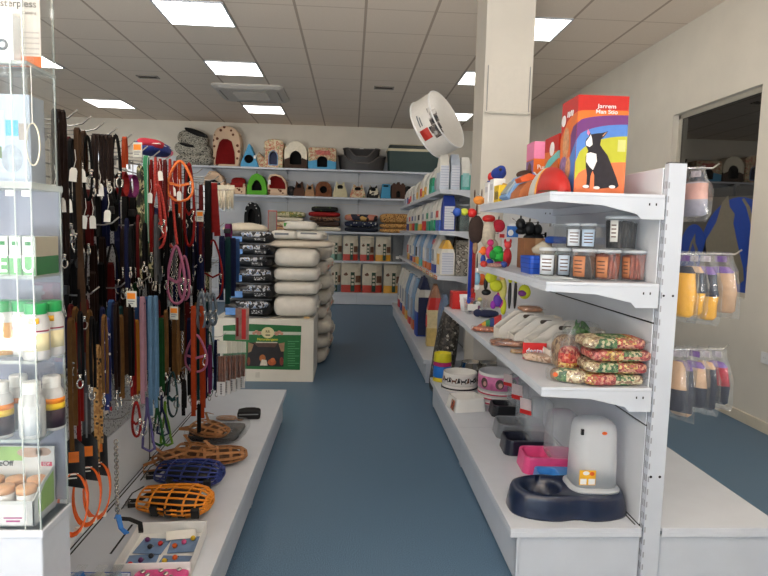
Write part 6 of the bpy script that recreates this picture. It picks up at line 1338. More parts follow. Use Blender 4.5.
# giant advertising tin above the feed bags
A0 = at(447, 119, 'y', 5.22); nrm = V((.74, -.53, .42)).normalized(); LC = .20; RC = .265
t = thing('display_tin', 'oversized white advertising tin with a red and dog print tilted above the feed bags', 'display tin', A0-nrm*LC)
q = nrm.to_track_quat('Z', 'Y'); t.rotation_mode = 'QUATERNION'; t.rotation_quaternion = q
b = MB().smooth(); b.lathe([(RC*.98, 0), (RC, .006), (RC, LC-.006), (RC*.985, LC)], seg=56, mats=[0, 0, 0]); b.out('drum', mat((224, 220, 214), .4, 0, .03), t, bevel=.003)
for z in (.004, LC-.006): MB().smooth().tube([(RC*cos(a), RC*sin(a), z) for a in [2*pi*i/56 for i in range(56)]], .008, 6, True).out('rim', WHITE_PLASTIC, t)
qi = q.inverted(); camdir = qi @ (V((0, 0, CAM_H))-A0); a0 = math.atan2(camdir.y, camdir.x); upd = qi @ V((0, 0, 1)); au = math.atan2(upd.y, upd.x); sgn = 1 if ((au-a0+pi) % (2*pi)-pi) > 0 else -1
def tinpatch(da0, da1, z0, z1, m, name):
    a, c = sorted((a0+sgn*da0, a0+sgn*da1)); band(t, (RC, RC), z0, z1, m, name, a, c, 12, .003)
tinpatch(-.25, .10, .03, .11, mat((196, 50, 40), .5, 0, .06), 'red_print')
DOGP = ramp_mat('dog_print', [(46, 46, 52), (120, 110, 104), (206, 202, 198)], 'noise', 14, .5, [0, .45, .56])
for da, z0, z1, w in ((-.35, .13, .21, .2), (-.15, .12, .22, .22), (.08, .15, .23, .22), (.3, .17, .235, .2), (.5, .16, .2, .14)): tinpatch(da, da+w, z0, z1, DOGP, 'dog_print')
tinpatch(.2, .6, .05, .06, GREY, 'text_line'); tinpatch(.2, .5, .07, .08, GREY, 'text_line')
b = MB(); 
t2 = thing('tin_support', 'white bent plastic stand that carries the oversized advertising tin', 'stand', (1.06, 5.37, z1))
b.ribbon([(.03, .10, 0), (.03, .10, .26), (-.03, .05, .30), (-.13, .0, .33)], .16, .008, (0, 1, 0)); b.out('stand', WHITE_PLASTIC, t2)
# ------------------------------------------------------------------ pet houses and beds on the back wall
S1, S2, S3, S4 = [z+.001 for z in BZ]; S5 = .216
YH = BY0+.03
def bx(u, v, y=YH): return at(u, v, 'y', y).x
def bz(u, v, y=YH): return at(u, v, 'y', y).z
PAW = ramp_mat('paw_dotted_fleece', [(110, 60, 40), (222, 190, 160)], 'dots', 11, .9, [0, .27])
FLOR = ramp_mat('floral_cotton', [(216, 200, 166), (190, 110, 90), (206, 190, 150), (120, 130, 90)], 'noise', 16, .9, [0, .48, .54, .62])
KNIT = ramp_mat('grey_knit', [(50, 48, 46), (186, 182, 168), (84, 80, 76), (200, 196, 182)], 'noise', (30, 30, 60), .95, [0, .43, .52, .58], bump=.5)
FLEECE = mat((226, 216, 196), .95, 0, .06, 25, .4); DRED = mat((150, 24, 24), .9, 0, .1, 30); SKYB = mat((84, 160, 204), .85, 0, .06); DKBR = mat((62, 42, 32), .85, 0, .15); VDARK = mat((10, 10, 12), .9, 0, 0)
def house(name, label, cat, u0, u1, vtop, z, outline, hole, depth, front, side, inner=VDARK, split=None, hole_c=None, pit=.12, parent=None, group=None, round_=0):
    """soft pet house: outline and hole are polygons in units of width (centred) and height"""
    x0, x1 = bx(u0, 170), bx(u1, 170); w = x1-x0; x = (x0+x1)/2; h = bz((u0+u1)/2, vtop)-z
    t = thing(name, label, cat, (x, YH, z), 0, group); n = 64
    O = [(a*w, c*h) for a, c in outline]; Q = [(a*w, c*h) for a, c in hole]
    hc = hole_c or (sum(p[0] for p in Q)/len(Q), sum(p[1] for p in Q)/len(Q))
    ro, rh = radial(O, hc, n), radial(Q, hc, n)
    f = lambda pts, y, k=1, cz=0: [V((hc[0]+(px-hc[0])*k, y, hc[1]+(pz-hc[1])*k if cz == 0 else pz)) for px, pz in pts]
    b = MB().smooth(round_ > 0)
    rings = [f(ro, depth, .96), f(ro, depth*.9), f(ro, .012), f(ro, 0, .975), f(rh, 0, 1.04), f(rh, .012), f(rh, pit, .98)]
    b.loft(rings, mats=[1, 1, 1, 0, 0, 2], cap=(True, True))
    for fc in b.bm.faces:
        if fc.material_index == 1 and False: pass
    mats_ = [front, side, inner]
    if split:
        mats_ += [split[1]]
        b.paint(lambda c: 3 if (c.z < split[0]*h and not (abs(c.x-hc[0]) < 1e9 and c.y > .013 and c.y < pit+.001 and min((c.x-px)**2+(c.z-pz)**2 for px, pz in rh) < 1e-3)) else None)
    # inner back is the hole material
    b.bm.faces.ensure_lookup_table()
    b.bm.faces[-1].material_index = 2
    b.out('body', mats_, t, bevel=0)
    return t, w, h
A = lambda w, h, y=0, x=0: [(p[0]+x, p[1]) for p in arch(w, h, 14, 0, y)]
sq = lambda pts: pts
# top shelf
t = thing('pet_bed', 'grey chunky knit folded cushion bed with black lining on the top back shelf', 'pet bed', (bx(193, 150), YH+.185, S1)); t.scale = (1, .9, 1)
rx = (bx(213, 150)-bx(172, 150))/2
b = MB().smooth(); b.ell((0, 0, .11), (rx*.98, .19, .11), e=.8, wob=.02, seed=1); b.out('lower_roll', KNIT, t); b = MB().smooth(); b.ell((-.03, 0, .28), (rx*.95, .18, .14), rot=(0, .1, 0), e=.8, wob=.03, seed=2); b.out('middle_roll', KNIT, t)
b = MB().smooth(); b.ell((-.04, .02, .46), (rx*.78, .16, .15), rot=(0, .2, 0), e=.8, wob=.03, seed=3); b.out('top_roll', KNIT, t); b = MB().smooth(); b.ell((.03, -.09, .57), (rx*.62, .08, .045), rot=(.3, .32, 0), wob=.04); b.ell((-.1, -.12, .345), (rx*.45, .08, .03), rot=(.2, .2, 0)); b.out('black_lining', BLACK_FABRIC, t)
house('cat_cave', 'beige paw print igloo with a red inside, tall on the top back shelf', 'pet house', 212, 240, 126, S1, [(-.44, 0), (.44, 0), (.5, .3), (.5, .62), (.44, .84), (.3, .95), (.1, 1), (-.12, 1), (-.32, .94), (-.44, .82), (-.48, .6), (-.46, .3)], [(-.40, .05), (.32, .05), (.30, .35), (.2, .62), (.05, .68), (-.12, .68), (-.24, .6), (-.34, .36)], .34, PAW, PAW, DRED, pit=.26, round_=1)
t, w, h = house('cat_teepee', 'sky blue pointed teepee bed with an oval black door on the top back shelf', 'pet house', 240, 258, 143.5, S1, [(-.5, 0), (.5, 0), (.44, .2), (.12, .78), (.02, 1), (-.04, 1), (-.14, .78), (-.44, .22)], circ(-.02, .34, .25, .18), .30, SKYB, SKYB, pit=.14)
MB().box(w*.26, w*.38, -.004, 0, h*.36, h*.5).out('price_tag', PAPER, t)
x = bx(261, 165); t = thing('small_bed', 'small beige floral wedge bed just behind the blue teepee', 'pet bed', (x, YH+.12, S1)); MB().prism([(-.10, 0), (.10, 0), (.10, .06), (.06, .16), (-.06, .28), (-.10, .20)], (0, 0, 0), (1, 0, 0), (0, 0, 1), (0, .2, 0)).out('body', FLOR, t, bevel=.02)
t, w, h = house('cat_tower', 'beige floral tower house with a dark blue arched door on the top back shelf', 'pet house', 264, 283, 139, S1, [(-.48, 0), (.48, 0), (.48, .66), (.52, .68), (.52, .9), (.3, .98), (0, 1), (-.3, .98), (-.5, .9), (-.5, .68), (-.46, .66)], A(.40, .46, .10, -.02), .34, FLOR, FLOR, NAVY, pit=.08)
b = MB(); b.box(-w*.53, w*.53, -.012, .30, h*.66, h*.70); b.out('roof_rim', FLOR, t, bevel=.006)
b = MB(); pts = radial([(p[0]*w, p[1]*h) for p in A(.46, .50, .09, -.02)], (-.02*w, .33*h), 40); b.tube([V((a, -.004, c)) for a, c in pts], .009, 6, True); b.out('door_trim', mat((120, 150, 190), .8), t)
t, w, h = house('cat_igloo', 'cream fleece igloo with brown base and black arch door on the top back shelf', 'pet house', 284, 307, 141, S1, [(-.5, 0), (.5, 0), (.5, .55), (.46, .74), (.32, .9), (.12, .99), (-.02, 1), (-.2, .97), (-.36, .86), (-.48, .7), (-.5, .5)], A(.5, .50, .14), .35, FLEECE, FLEECE, split=(.36, DKBR), pit=.2)
t, w, h = house('box_house', 'square floral house with sky blue base and black arch door on the top back shelf', 'pet house', 308, 336, 147.5, S1, [(-.5, 0), (.5, 0), (.5, .97), (.46, 1), (-.46, 1), (-.5, .97)], A(.36, .5, .10), .35, FLOR, FLOR, split=(.40, SKYB), pit=.2)
MB().box(-w*.22, w*.28, -.006, 0, h*.66, h*.86).out('bow_print', mat((200, 110, 100), .8, 0, .3, 30), t)
# nested plastic beds
PLB = mat((36, 32, 32), .45, 0, .1); PLE = mat((96, 88, 84), .5, 0, .1)
for k, (u0, u1, vt, dy, lab) in enumerate(((337.5, 386, 153, .0, 'large dark plastic dog bed in front of the nested pair on the top back shelf'), (343, 380, 145.5, .12, 'smaller dark plastic dog bed nested above the large one'))):
    x0, x1 = bx(u0, 165), bx(u1, 165); w = x1-x0; h = bz(360, vt)-S1; x = (x0+x1)/2
    t = thing('dog_bed', lab, 'pet bed', (x, YH+.02+dy*0, S1+(.0 if k == 0 else .10)), 0); h -= (.0 if k == 0 else .10)
    zf = lambda xx, back: h*((.95 if abs(xx) < w*.36 else .86) if back else (.44 if abs(xx) < w*.18 else .44+.42*min(1, (abs(xx)-w*.18)/(w*.18))))
    N = 48; ring = []
    D = .34-.02*k
    for i in range(N):
        a = 2*pi*i/N; ca, sa = cos(a), sin(a); X = w/2*math.copysign(abs(ca)**.6, ca); Y = D/2*math.copysign(abs(sa)**.6, sa); ring.append((X, Y, zf(X, Y > 0 if abs(Y) < D*.42 else Y > 0)))
    b = MB().smooth(False)
    b.loft([[V((X*.9, Y*.9+D/2, 0)) for X, Y, z in ring], [V((X*.92, Y*.92+D/2, .03)) for X, Y, z in ring], [V((X, Y+D/2, z)) for X, Y, z in ring], [V((X*.965, Y*.95+D/2, z)) for X, Y, z in ring], [V((X*.86, Y*.84+D/2, .035)) for X, Y, z in ring]], cap=(True, True)); b.out('shell', PLB, t)
    MB().tube([V((X*1.0, Y+D/2, z)) for X, Y, z in ring], .012, 6, True).out('rim', PLE, t)
    if k: MB().box(-.035, .035, D-.03, D-.012, h*.95, h*1.0).out('label', PAPER, t)
# plastic carriers at the right end
x0, x1 = bx(387.5, 165), bx(440, 165); w = x1-x0; hh = bz(400, 148.5)-S1
t = thing('pet_carrier', 'dark green plastic carrier with cream rim, rightmost on the top back shelf', 'pet carrier', ((x0+x1)/2, YH, S1))
b = MB(); b.loft([[V((X*k, Y*k+.19, z)) for X, Y in rrect(w, .38, .05)] for k, z in ((.95, 0), (1, hh*.9), (.96, hh*.9), (.9, .02))]); b.out('lower_shell', mat((30, 56, 54), .5, 0, .08), t); b = MB(); b.loft([[V((X*k, Y*k+.19, z)) for X, Y in rrect(w*1.02, .39, .05)] for k, z in ((1, hh*.89), (1.02, hh*.93), (1, hh*1.0), (.96, hh*1.0))]); b.out('rim', mat((206, 196, 166), .5, 0, .04), t)
b = MB(); b.loft([[V((X*k, Y*k+.19, z)) for X, Y in rrect(w*.98, .36, .05)] for k, z in ((1, hh*1.0), (.97, hh*1.14), (.9, hh*1.19))]); b.out('lid', mat((40, 50, 46), .5, 0, .08), t); MB().box(-w*.48, w*.48, -.001, .004, hh*1.15, hh*1.18).out('lid_edge', mat((196, 186, 156), .5, 0, .04), t)
# second shelf
x0, x1 = bx(204, 188), bx(228, 188)
t, w, h = house('round_bed', 'beige paw print round bed with dark inside at the left of the second back shelf', 'pet house', 203, 224, 171, S2, [(-.5, 0), (.5, 0), (.5, .4), (.38, .8), (.1, 1), (-.2, 1), (-.44, .7), (-.5, .35)], [(-.3, .3), (.36, .3), (.3, .5), (.05, .62), (-.2, .58)], .3, PAW, PAW, pit=.14, round_=1)
x = bx(236, 188); w = bx(245, 188)-bx(226, 188)
t = thing('sofa_bed', 'beige paw print sofa bed with a red cushion left of the green tent', 'pet bed', (x, YH, S2)); b = MB(); b.box(-w/2, w/2, 0, .3, 0, .12); b.box(-w/2, -w/2+.05, 0, .3, .1, .19); b.box(w/2-.05, w/2, 0, .3, .1, .19); b.out('base', PAW, t, bevel=.02); b = MB().smooth(); b.ell((0, .16, .15), (w*.42, .13, .08), e=.7); b.ell((0, .24, .22), (w*.4, .06, .09), e=.7); b.out('cushion', DRED, t)
LIME = mat((90, 170, 44), .8, 0, .06)
t, w, h = house('cat_tent', 'bright green dome tent with a black arch door on the second back shelf', 'pet house', 246.5, 267, 173, S2, [(-.5, 0), (.5, 0), (.49, .3), (.4, .66), (.26, .88), (.06, .98), (-.06, .98), (-.26, .88), (-.42, .62), (-.49, .3)], [(-.25, .2), (.25, .2), (.24, .4), (.12, .62), (0, .68), (-.12, .62), (-.24, .4)], .32, LIME, LIME, pit=.18, round_=0)
MB().tube([(0, .02, h*.98), (.0, .02, h*1.08)], .008, 6).out('top_loop', DKBR, t)
t, w, h = house('cat_cave', 'beige paw print hooded cave with dark red lining on the second back shelf', 'pet house', 267.5, 287.5, 174, S2, [(-.46, 0), (.48, 0), (.5, .34), (.42, .7), (.2, .93), (-.1, 1), (-.36, .96), (-.48, .8), (-.5, .4)], [(-.40, .33), (.42, .30), (.38, .56), (.2, .82), (-.08, .92), (-.32, .86), (-.42, .66)], .34, PAW, PAW, DRED, pit=.2, round_=1); MB().box(-w*.48, -w*.34, -.008, 0, h*.5, h*.72).out('price_tag', PAPER, t)
def cath(label, u0, u1, vt, m, dark=True, ears=True, m2=None):
    x0, x1 = bx(u0, 190), bx(u1, 190); w = x1-x0; h = bz(u0, vt)-S2
    O = [(-.5, 0), (.5, 0), (.46, .3), (.3, .74), (.26, 1.0), (.10, .80), (-.10, .80), (-.26, 1.0), (-.3, .74), (-.46, .3)] if ears else [(-.5, 0), (.5, 0), (.36, .9), (.2, 1), (-.2, 1), (-.36, .9)]
    return house('cat_pouch_bed', label, 'pet bed', u0, u1, vt, S2, O, [(-.16, .52), (.16, .52), (.2, .66), (.1, .76), (-.1, .76), (-.2, .66)], .22, m, m2 or m, VDARK, pit=.08)
x = bx(290.5, 190)
blob('plush_cushion', 'small black plush cushion left of the brown cat pouch', 'cushion', (x, YH+.1, S2), [('body', (0, 0, .09), (.085, .1, .09), BLACK_FABRIC), ('patch', (.02, -.06, .08), (.04, .05, .05), mat((60, 52, 48), .9))])
cath('brown cat-eared pouch bed on the second back shelf', 293.5, 305, 180.5, mat((84, 54, 40), .9, 0, .15, 30)); cath('tan cat-eared pouch bed right of the brown one', 304.8, 315, 183, mat((170, 130, 96), .9, 0, .15, 30))
t, w, h = house('cat_igloo', 'brown tabby igloo with round dark door on the second back shelf', 'pet house', 315.5, 332, 181.5, S2, [(-.5, 0), (.5, 0), (.5, .5), (.42, .8), (.24, .97), (0, 1), (-.24, .97), (-.42, .8), (-.5, .5)], circ(0, .46, .22, .24), .3, mat((120, 72, 44), .9, 0, .35, 18), mat((100, 60, 40), .9, 0, .3, 18), pit=.16)
cath('cream pouch bed with a dark opening and a spot on the second back shelf', 333, 348, 181, mat((206, 196, 160), .9, 0, .06)); cath('pink floral pouch bed on the second back shelf', 350, 366.5, 183.5, FLOR)
t = cath('black and white spotted pouch bed on the second back shelf', 367, 380.5, 184.5, ramp_mat('cow_fleece', [(30, 28, 28), (216, 206, 184)], 'noise', 8, .9, [0, .5]))
t, w, h = house('box_bed', 'sky blue upright box bed on the second back shelf', 'pet bed', 381, 391.5, 184, S2, [(-.5, 0), (.5, 0), (.4, 1), (-.34, 1)], [(-.24, .80), (.26, .80), (.24, .92), (-.22, .92)], .22, mat((70, 150, 190), .8, 0, .05), mat((60, 40, 36), .8), pit=.06)
t, w, h = house('castle_house', 'dark brown castle shaped pet house at the right of the second back shelf', 'pet house', 392, 406, 182, S2, [(-.5, 0), (.5, 0), (.5, .84), (.4, .84), (.4, .94), (.26, .94), (.26, .86), (.1, .86), (.1, 1), (-.1, 1), (-.1, .86), (-.26, .86), (-.26, .94), (-.4, .94), (-.4, .84), (-.5, .84)], A(.3, .4, .08), .26, mat((74, 48, 36), .85, 0, .15), mat((60, 40, 30), .85), pit=.12)
x = bx(409, 190); blob('plush_cushion', 'black and white plush cushion beside the castle house', 'cushion', (x, YH+.12, S2), [('body', (0, 0, .12), (.10, .10, .12), BLACK_FABRIC), ('face', (-.0, -.08, .10), (.05, .04, .06), mat((206, 206, 204), .9))])
# third shelf
t, w, h = house('cat_igloo', 'black igloo with white dots around its door on the third back shelf', 'pet house', 244, 259.5, 202, S3, [(-.5, 0), (.5, 0), (.49, .5), (.4, .8), (.2, .97), (0, 1), (-.2, .97), (-.4, .8), (-.49, .5)], A(.5, .72, .03), .3, ramp_mat('dotted_black_fleece', [(216, 216, 216), (22, 22, 24)], 'dots', 16, .9, [0, .22]), BLACK_FABRIC, pit=.18)
def folded(label, u0, u1, v0, v1, m, z, d=.33, cat='pet blanket', name='folded_bed', layers=1, wob=.012, group=None):
    x0, x1 = bx(u0, (v0+v1)/2), bx(u1, (v0+v1)/2); h = bz((u0+u1)/2, v0)-bz((u0+u1)/2, v1)
    t = thing(name, label, cat, ((x0+x1)/2, YH+d/2+.005, z), 0, group); b = MB().smooth()
    for i in range(layers): b.ell((0, 0, h/layers*(i+.5)), ((x1-x0)/2, d/2, h/layers/2), e=.25, ez=.5, wob=wob, seed=len(label)+i, seg=28, n=10)
    b.out('fabric', m, t); return h
fz = bx
z = S3
for k, (m, v0, v1, u0, u1, lab) in enumerate(((mat((190, 150, 110), .8, 0, .2, 12), 219.5, 223, 272, 306, 'flat tan mat under the floral cushions on the third back shelf'), (FLOR, 214, 219.5, 274, 304, 'lower floral folded cushion on the third back shelf'), (FLEECE, 210, 214, 274.5, 303, 'cream folded cushion in the middle of the floral stack'), (ramp_mat('floral_green', [(206, 196, 160), (120, 130, 80), (196, 170, 90)], 'noise', 14, .9, [0, .5, .6]), 204, 210, 275, 305, 'green floral cushion on top of the floral stack'))):
    z += folded(lab, u0, u1, v0, v1, m, z)
z = S3
for k, (m, v0, v1, u0, u1, lab) in enumerate(((FLEECE, 221.5, 226, 309, 341, 'cream fleece mat at the bottom of the red and brown stack'), (DKBR, 216, 221.5, 309, 340, 'dark brown blanket in the red and brown stack'), (ramp_mat('brown_print', [(70, 46, 36), (150, 110, 84), (40, 30, 28)], 'noise', 14, .9, [0, .46, .58]), 211.5, 216, 309, 340, 'brown patterned blanket in the red and brown stack'), (DRED, 206.5, 211.5, 308, 340, 'dark red bed with a white badge in the red and brown stack'), (ramp_mat('green_dots', [(90, 120, 60), (28, 28, 28)], 'dots', 18, .9, [0, .25]), 201, 206.5, 311, 338, 'black and green spotted bed on top of the red and brown stack'))):
    z += folded(lab, u0, u1, v0, v1, m, z)
z = S3
for k, (m, v0, v1, lab) in enumerate(((mat((24, 30, 46), .9, 0, .2), 224, 229, 'navy folded blanket at the bottom of the patterned pile'), (ramp_mat('navy_print', [(220, 220, 214), (26, 34, 60)], 'dots', 20, .9, [0, .26]), 218, 224, 'navy white-printed folded blanket in the patterned pile'), (ramp_mat('patch_print', [(26, 28, 36), (206, 166, 96), (40, 44, 60), (200, 130, 110)], 'cells', 11, .9), 211, 218, 'black and gold patchwork blanket on top of the patterned pile'))):
    z += folded(lab, 344.5, 378.5, v0, v1, m, z)
LEOF = ramp_mat('leopard_fleece', [(46, 32, 22), (196, 150, 90), (150, 106, 60)], 'dots', 24, .9, [0, .27, .6])
z = S3
for v0, v1, lab in ((226.5, 231, 'leopard print blanket at the bottom of the leopard pile'), (221.5, 226.5, 'leopard print blanket in the middle of the leopard pile'), (211.5, 221.5, 'plump leopard print cushion on top of the leopard pile')):
    z += folded(lab, 380, 412, v0, v1, LEOF, z)
for k, (u0, u1, m, lab) in enumerate(((227, 240, mat((170, 70, 50), .8, 0, .2), 'flat orange red mat at the left end of the third back shelf'), (240, 252, mat((70, 90, 110), .8, 0, .2), 'flat blue grey mat under the dotted black igloo'), (252, 266, mat((190, 150, 120), .8, 0, .2), 'flat beige mat right of the dotted black igloo'))):
    x0, x1 = bx(u0, 222), bx(u1, 222); t = thing('flat_mat', lab, 'pet mat', ((x0+x1)/2, BY0+.012, S3-.028)); MB().box(-(x1-x0)/2+.004, (x1-x0)/2-.004, -.016, -.013, -.05, .028).out('mat', m, t); MB().box(-(x1-x0)/2+.004, (x1-x0)/2-.004, -.016, .02, .0275, .0305).out('fold', m, t)
# feed bags on the two lower back shelves
DG = mat((24, 60, 40), .4, 0, .1); WBG = mat((206, 198, 180), .4, 0, .06, 20); RLB = mat((186, 60, 44), .4, 0, .08); MINT = mat((130, 170, 156), .4, 0, .06); YLB = mat((220, 160, 50), .4, 0, .06); LBLU = mat((130, 160, 180), .4, 0, .06)
ANM = mat((110, 76, 56), .6, 0, .4, 60)
def gbag(label, u0, u1, vt, vb, z, foot, side_foot=None, anim=None):
    y = BY0+.05; us = u0+(u1-u0)*.72
    x0, x1 = at(u0, vb, 'y', y).x, at(u1, vb, 'y', y).x; h = min(at(u0, vt, 'y', y).z-z, .522 if z < .5 else .45); w = (x1-x0)*.96; d = .14
    t = thing('feed_bag', label, 'feed bag', ((x0+x1)/2, y+d/2, z+.001), 0, 'white and green feed bags on the lower back shelves')
    wf = w*.70; xa = -w/2; xb = xa+wf
    b = MB(); rings = []; mi = []
    for f, k in ((0, 1), (.26, 0), (.5, 0), (.72, 0), (.88, 0), (1, 0)):
        kd = 1 if f < .7 else 1-.6*(f-.7)/.3; q = .012*sin(f*9)
        rings.append([V((xa*.99, -d/2*kd, f*h)), V(((xa+xb)/2, -d/2*kd*1.12, f*h)), V((xb, -d/2*kd, f*h)), V((w/2, -d*.05, f*h)), V((w/2*.97, d/2*kd, f*h)), V((xa, d/2*kd, f*h))])
        mi.append(k)
    b.loft(rings, mats=mi[:-1]); b.out('bag', [WBG, foot], t, bevel=.003)
    b = MB(); b.prism([(xb-w*.22, .03*h), (xb-w*.02, .03*h), (xb-w*.02, .7*h), (xb-w*.22, .7*h)], (0, -d/2*1.12-.001, 0), (1, 0, 0), (0, 0, 1), (0, -.002, 0)); b.out('green_stripe', DG, t)
    b = MB()
    for i in range(3): b.box(xb-w*.18, xb-w*.06, -d/2*1.12-.004, -d/2*1.12-.003, h*(.25+.13*i), h*(.33+.13*i))
    b.out('stripe_lettering', WBG, t)
    b = MB(); b.ell(((xa+xb)/2-w*.12, -d/2*1.12-.001, h*.62), (w*.11, .004, h*.045)); b.ell(((xa+xb)/2-w*.10, -d/2*1.12-.001, h*.66), (w*.05, .004, h*.03)); b.out('animal_print', ANM, t)
    b = MB(); b.prism([(xb+.004, -d*.5*.9), (w/2-.002, -d*.07)], (0, 0, 0), (1, 0, 0), (0, 1, 0), (0, 0, 1)) if False else b.loft([[V((xb+.003, -d/2-.003, z0)), V((w/2+.002, -d*.05-.003, z0)), V((w/2+.002, -d*.05, z0)), V((xb+.003, -d/2, z0))] for z0 in (.004, h*.26)]); b.out('side_foot', side_foot or foot, t)
    b = MB(); b.loft([[V((xb+.008, -d/2*.93-.003, z0)), V((w/2-.004, -d*.10-.003, z0)), V((w/2-.004, -d*.10, z0)), V((xb+.008, -d/2*.93, z0))] for z0 in (h*.34, h*.58)]); b.out('side_picture', ANM, t)
for k, (u0, u1, vt, f, lab) in enumerate(((327.5, 342, 233, MINT, 'mint-footed white and green bag, leftmost on the shelf under the blankets'), (342.5, 358, 232, RLB, 'red-footed white and green bag, second on the shelf under the blankets'), (359.5, 374, 236, RLB, 'shorter red-footed white and green bag, third on the shelf under the blankets'), (375, 391, 234, YLB, 'yellow-footed white and green bag beside the grey bucket'))):
    gbag(lab, u0, u1, vt, 259, S4-.001, f)
for k, (u0, u1, vt, f, lab) in enumerate(((330, 340.5, 262, LBLU, 'blue-footed white and green bag, leftmost on the back deck'), (340.5, 361, 260.5, RLB, 'red-footed white and green bag, second on the back deck'), (361.5, 382, 260.5, RLB, 'red-footed white and green bag, third on the back deck'), (383, 401, 261, YLB, 'yellow-footed white and green bag, rightmost on the back deck'))):
    gbag(lab, u0, u1, vt, 292, S5-.001, f)
x0, x1 = bx(391.5, 245), bx(404.5, 245); t = thing('grey_bucket', 'grey plastic bucket at the right end of the shelf under the leopard blankets', 'bucket', ((x0+x1)/2, YH+.14, S4)); r = (x1-x0)/2; h = bz(398, 235)-S4
b = MB().smooth(); b.lathe([(r*.78, 0), (r*.8, .01), (r*.98, h*.94), (r*1.05, h*.95), (r*1.05, h), (r*.95, h), (r*.75, .02)], seg=28); b.out('shell', mat((112, 116, 120), .5, 0, .06), t); MB().box(-.03, .03, -r*.9, -r*.87, .05, .10).out('label', PAPER, t)
# ------------------------------------------------------------------ poster box and sacks
BXY = 5.12
x0, x1 = -1.16, -.308; hbx = .55
t = thing('display_carton', 'big white carton with a green fireplace poster on its front, sacks piled on top', 'carton', ((x0+x1)/2, BXY, 0)); w = x1-x0
MB().box(-w/2, w/2, 0, .62, 0, hbx).out('carton', mat((214, 210, 200), .7, 0, .04, 6), t, bevel=.004)
xc = (x0+x1)/2
def on_box(u, v): q = at(u, v, 'y', BXY); return (q.x-xc, q.z)
def face(poly, m, name, k=1): b = MB(); b.prism([on_box(*p) for p in poly], (0, -.0008*k, 0), (1, 0, 0), (0, 0, 1), (0, -.0006, 0)); return b.out(name, m, t)
PG = mat((26, 104, 52), .5, 0, .06)
ux = lambda x, y: (230+x/741*90, 315+y/576*70)
U = lambda *pts: [ux(*p) for p in pts]
face([(223, 325.5), (248, 323.8)]+U((588, 90), (576, 452), (-55, 440)), PG, 'green_poster', 1)
face(U((-55, 130), (588, 140), (586, 165), (-55, 158)), mat((190, 200, 186), .5, 0, .03), 'white_line', 2)
ex, ez = on_box(*ux(312, 145)); b = MB(); b.prism(circ(ex, ez, .055, .048, 32), (0, -.0028, 0), (1, 0, 0), (0, 0, 1), (0, -.0006, 0)); b.out('emblem', mat((214, 206, 160), .5, 0, .04), t)
for sx_ in (-1, 1):
    b = MB()
    for i in range(3): b.prism(circ(ex+sx_*(.075+.022*i), ez+.006*((i % 2)*2-1), .020-.003*i, .017-.002*i, 14), (0, -.0030, 0), (1, 0, 0), (0, 0, 1), (0, -.0006, 0))
    b.out('scroll_ornament', mat((190, 140, 120), .5, 0, .2, 60), t)
lettering('RR', .032, mat((90, 80, 40), .5), t, (ex, -.0038, ez+.008), (pi/2, 0, 0)); MB().box(ex-.02, ex+.02, -.0038, -.0030, ez-.026, ez-.016).out('emblem_ribbon', DG, t)
lx, lz = on_box(*ux(310, 200)); lettering('Naturalergeno', .030, mat((210, 206, 60), .5), t, (lx, -.0022, lz), (pi/2, 0, 0))
face(U((150, 225), (445, 235), (440, 425), (135, 420)), mat((34, 32, 34), .5, 0, .3, 12), 'fireplace_picture', 2)
face(U((190, 225), (400, 225), (370, 265), (230, 262)), mat((84, 60, 50), .5, 0, .2, 30), 'mantel', 3); face(U((215, 220), (390, 222), (390, 230), (215, 228)), mat((200, 196, 180), .5), 'mantel_line', 4)
face(U((150, 225), (195, 240), (175, 300), (150, 310)), mat((150, 120, 90), .5, 0, .2, 40), 'curtain_print', 3); face(U((400, 235), (450, 225), (445, 300), (420, 300)), mat((150, 120, 90), .5, 0, .2, 40), 'curtain_print', 3)
for poly, c, k in ((circ(268, 355, 26, 30, 18), (170, 100, 50), 3), ([(245, 415), (262, 365), (300, 370), (310, 415)], (214, 206, 190), 4), (circ(345, 388, 36, 26, 18), (170, 84, 40), 3), (circ(352, 370, 20, 18, 14), (190, 100, 50), 4), (circ(425, 380, 16, 34, 14), (120, 50, 40), 3), (circ(155, 380, 12, 34, 14), (120, 60, 40), 3)):
    face(U(*poly), mat(c, .6, 0, .2, 60), 'dog_print', k)
for i in range(11): face(U((475, 215+i*20), (475+(60 if i % 3 else 95), 215+i*20), (475+(60 if i % 3 else 95), 219+i*20), (475, 219+i*20)), mat((90, 160, 110), .5), 'text_line', 2)
face(U((610, 12), (655, 14), (655, 30), (610, 28)), mat((226, 190, 130), .5), 'sticker', 1); face(U((210, 470), (245, 470), (245, 515), (210, 515)), mat((196, 192, 182), .6), 'smudge', 1)
# sacks
SACKW = mat((214, 210, 202), .45, 0, .06, 14, .35); SACKB = mat((18, 18, 22), .35, 0, .2, 20, .3)
def sack(label, x, y, z, L, W, h, m, rz=0, e=.55, prints=(), group=None, seed=0, tilt=0, name='feed_sack'):
    t = thing(name, label, 'sack', (x, y, z), rz, group, rot=(0, tilt, rz)); b = MB().smooth()
    b.ell((0, 0, h/2), (L/2, W/2, h/2), e=.32, ez=.55, wob=.012, seed=seed, seg=40, n=16); o = b.out('sack', m, t)
    b = MB(); b.ribbon([(L/2*sx_*math.copysign(1, 1), y_, h*.5+.006*sin(y_*40+seed)) for sx_, y_ in ((.985, -W*.36), (1.0, -W*.12), (1.0, W*.12), (.985, W*.36))], .03, .003, (1, 0, .15)); b.out('seam', m, t)
    for nm, c, s, mm in prints: MB().obox(c, s).out(nm, mm, t, bevel=.002)
    return t
def sk(u0, u1, v0, v1, y=BXY+.02): 
    a, c = at(u0, v1, 'y', y), at(u1, v0, 'y', y); return a.x, c.x, a.z, c.z
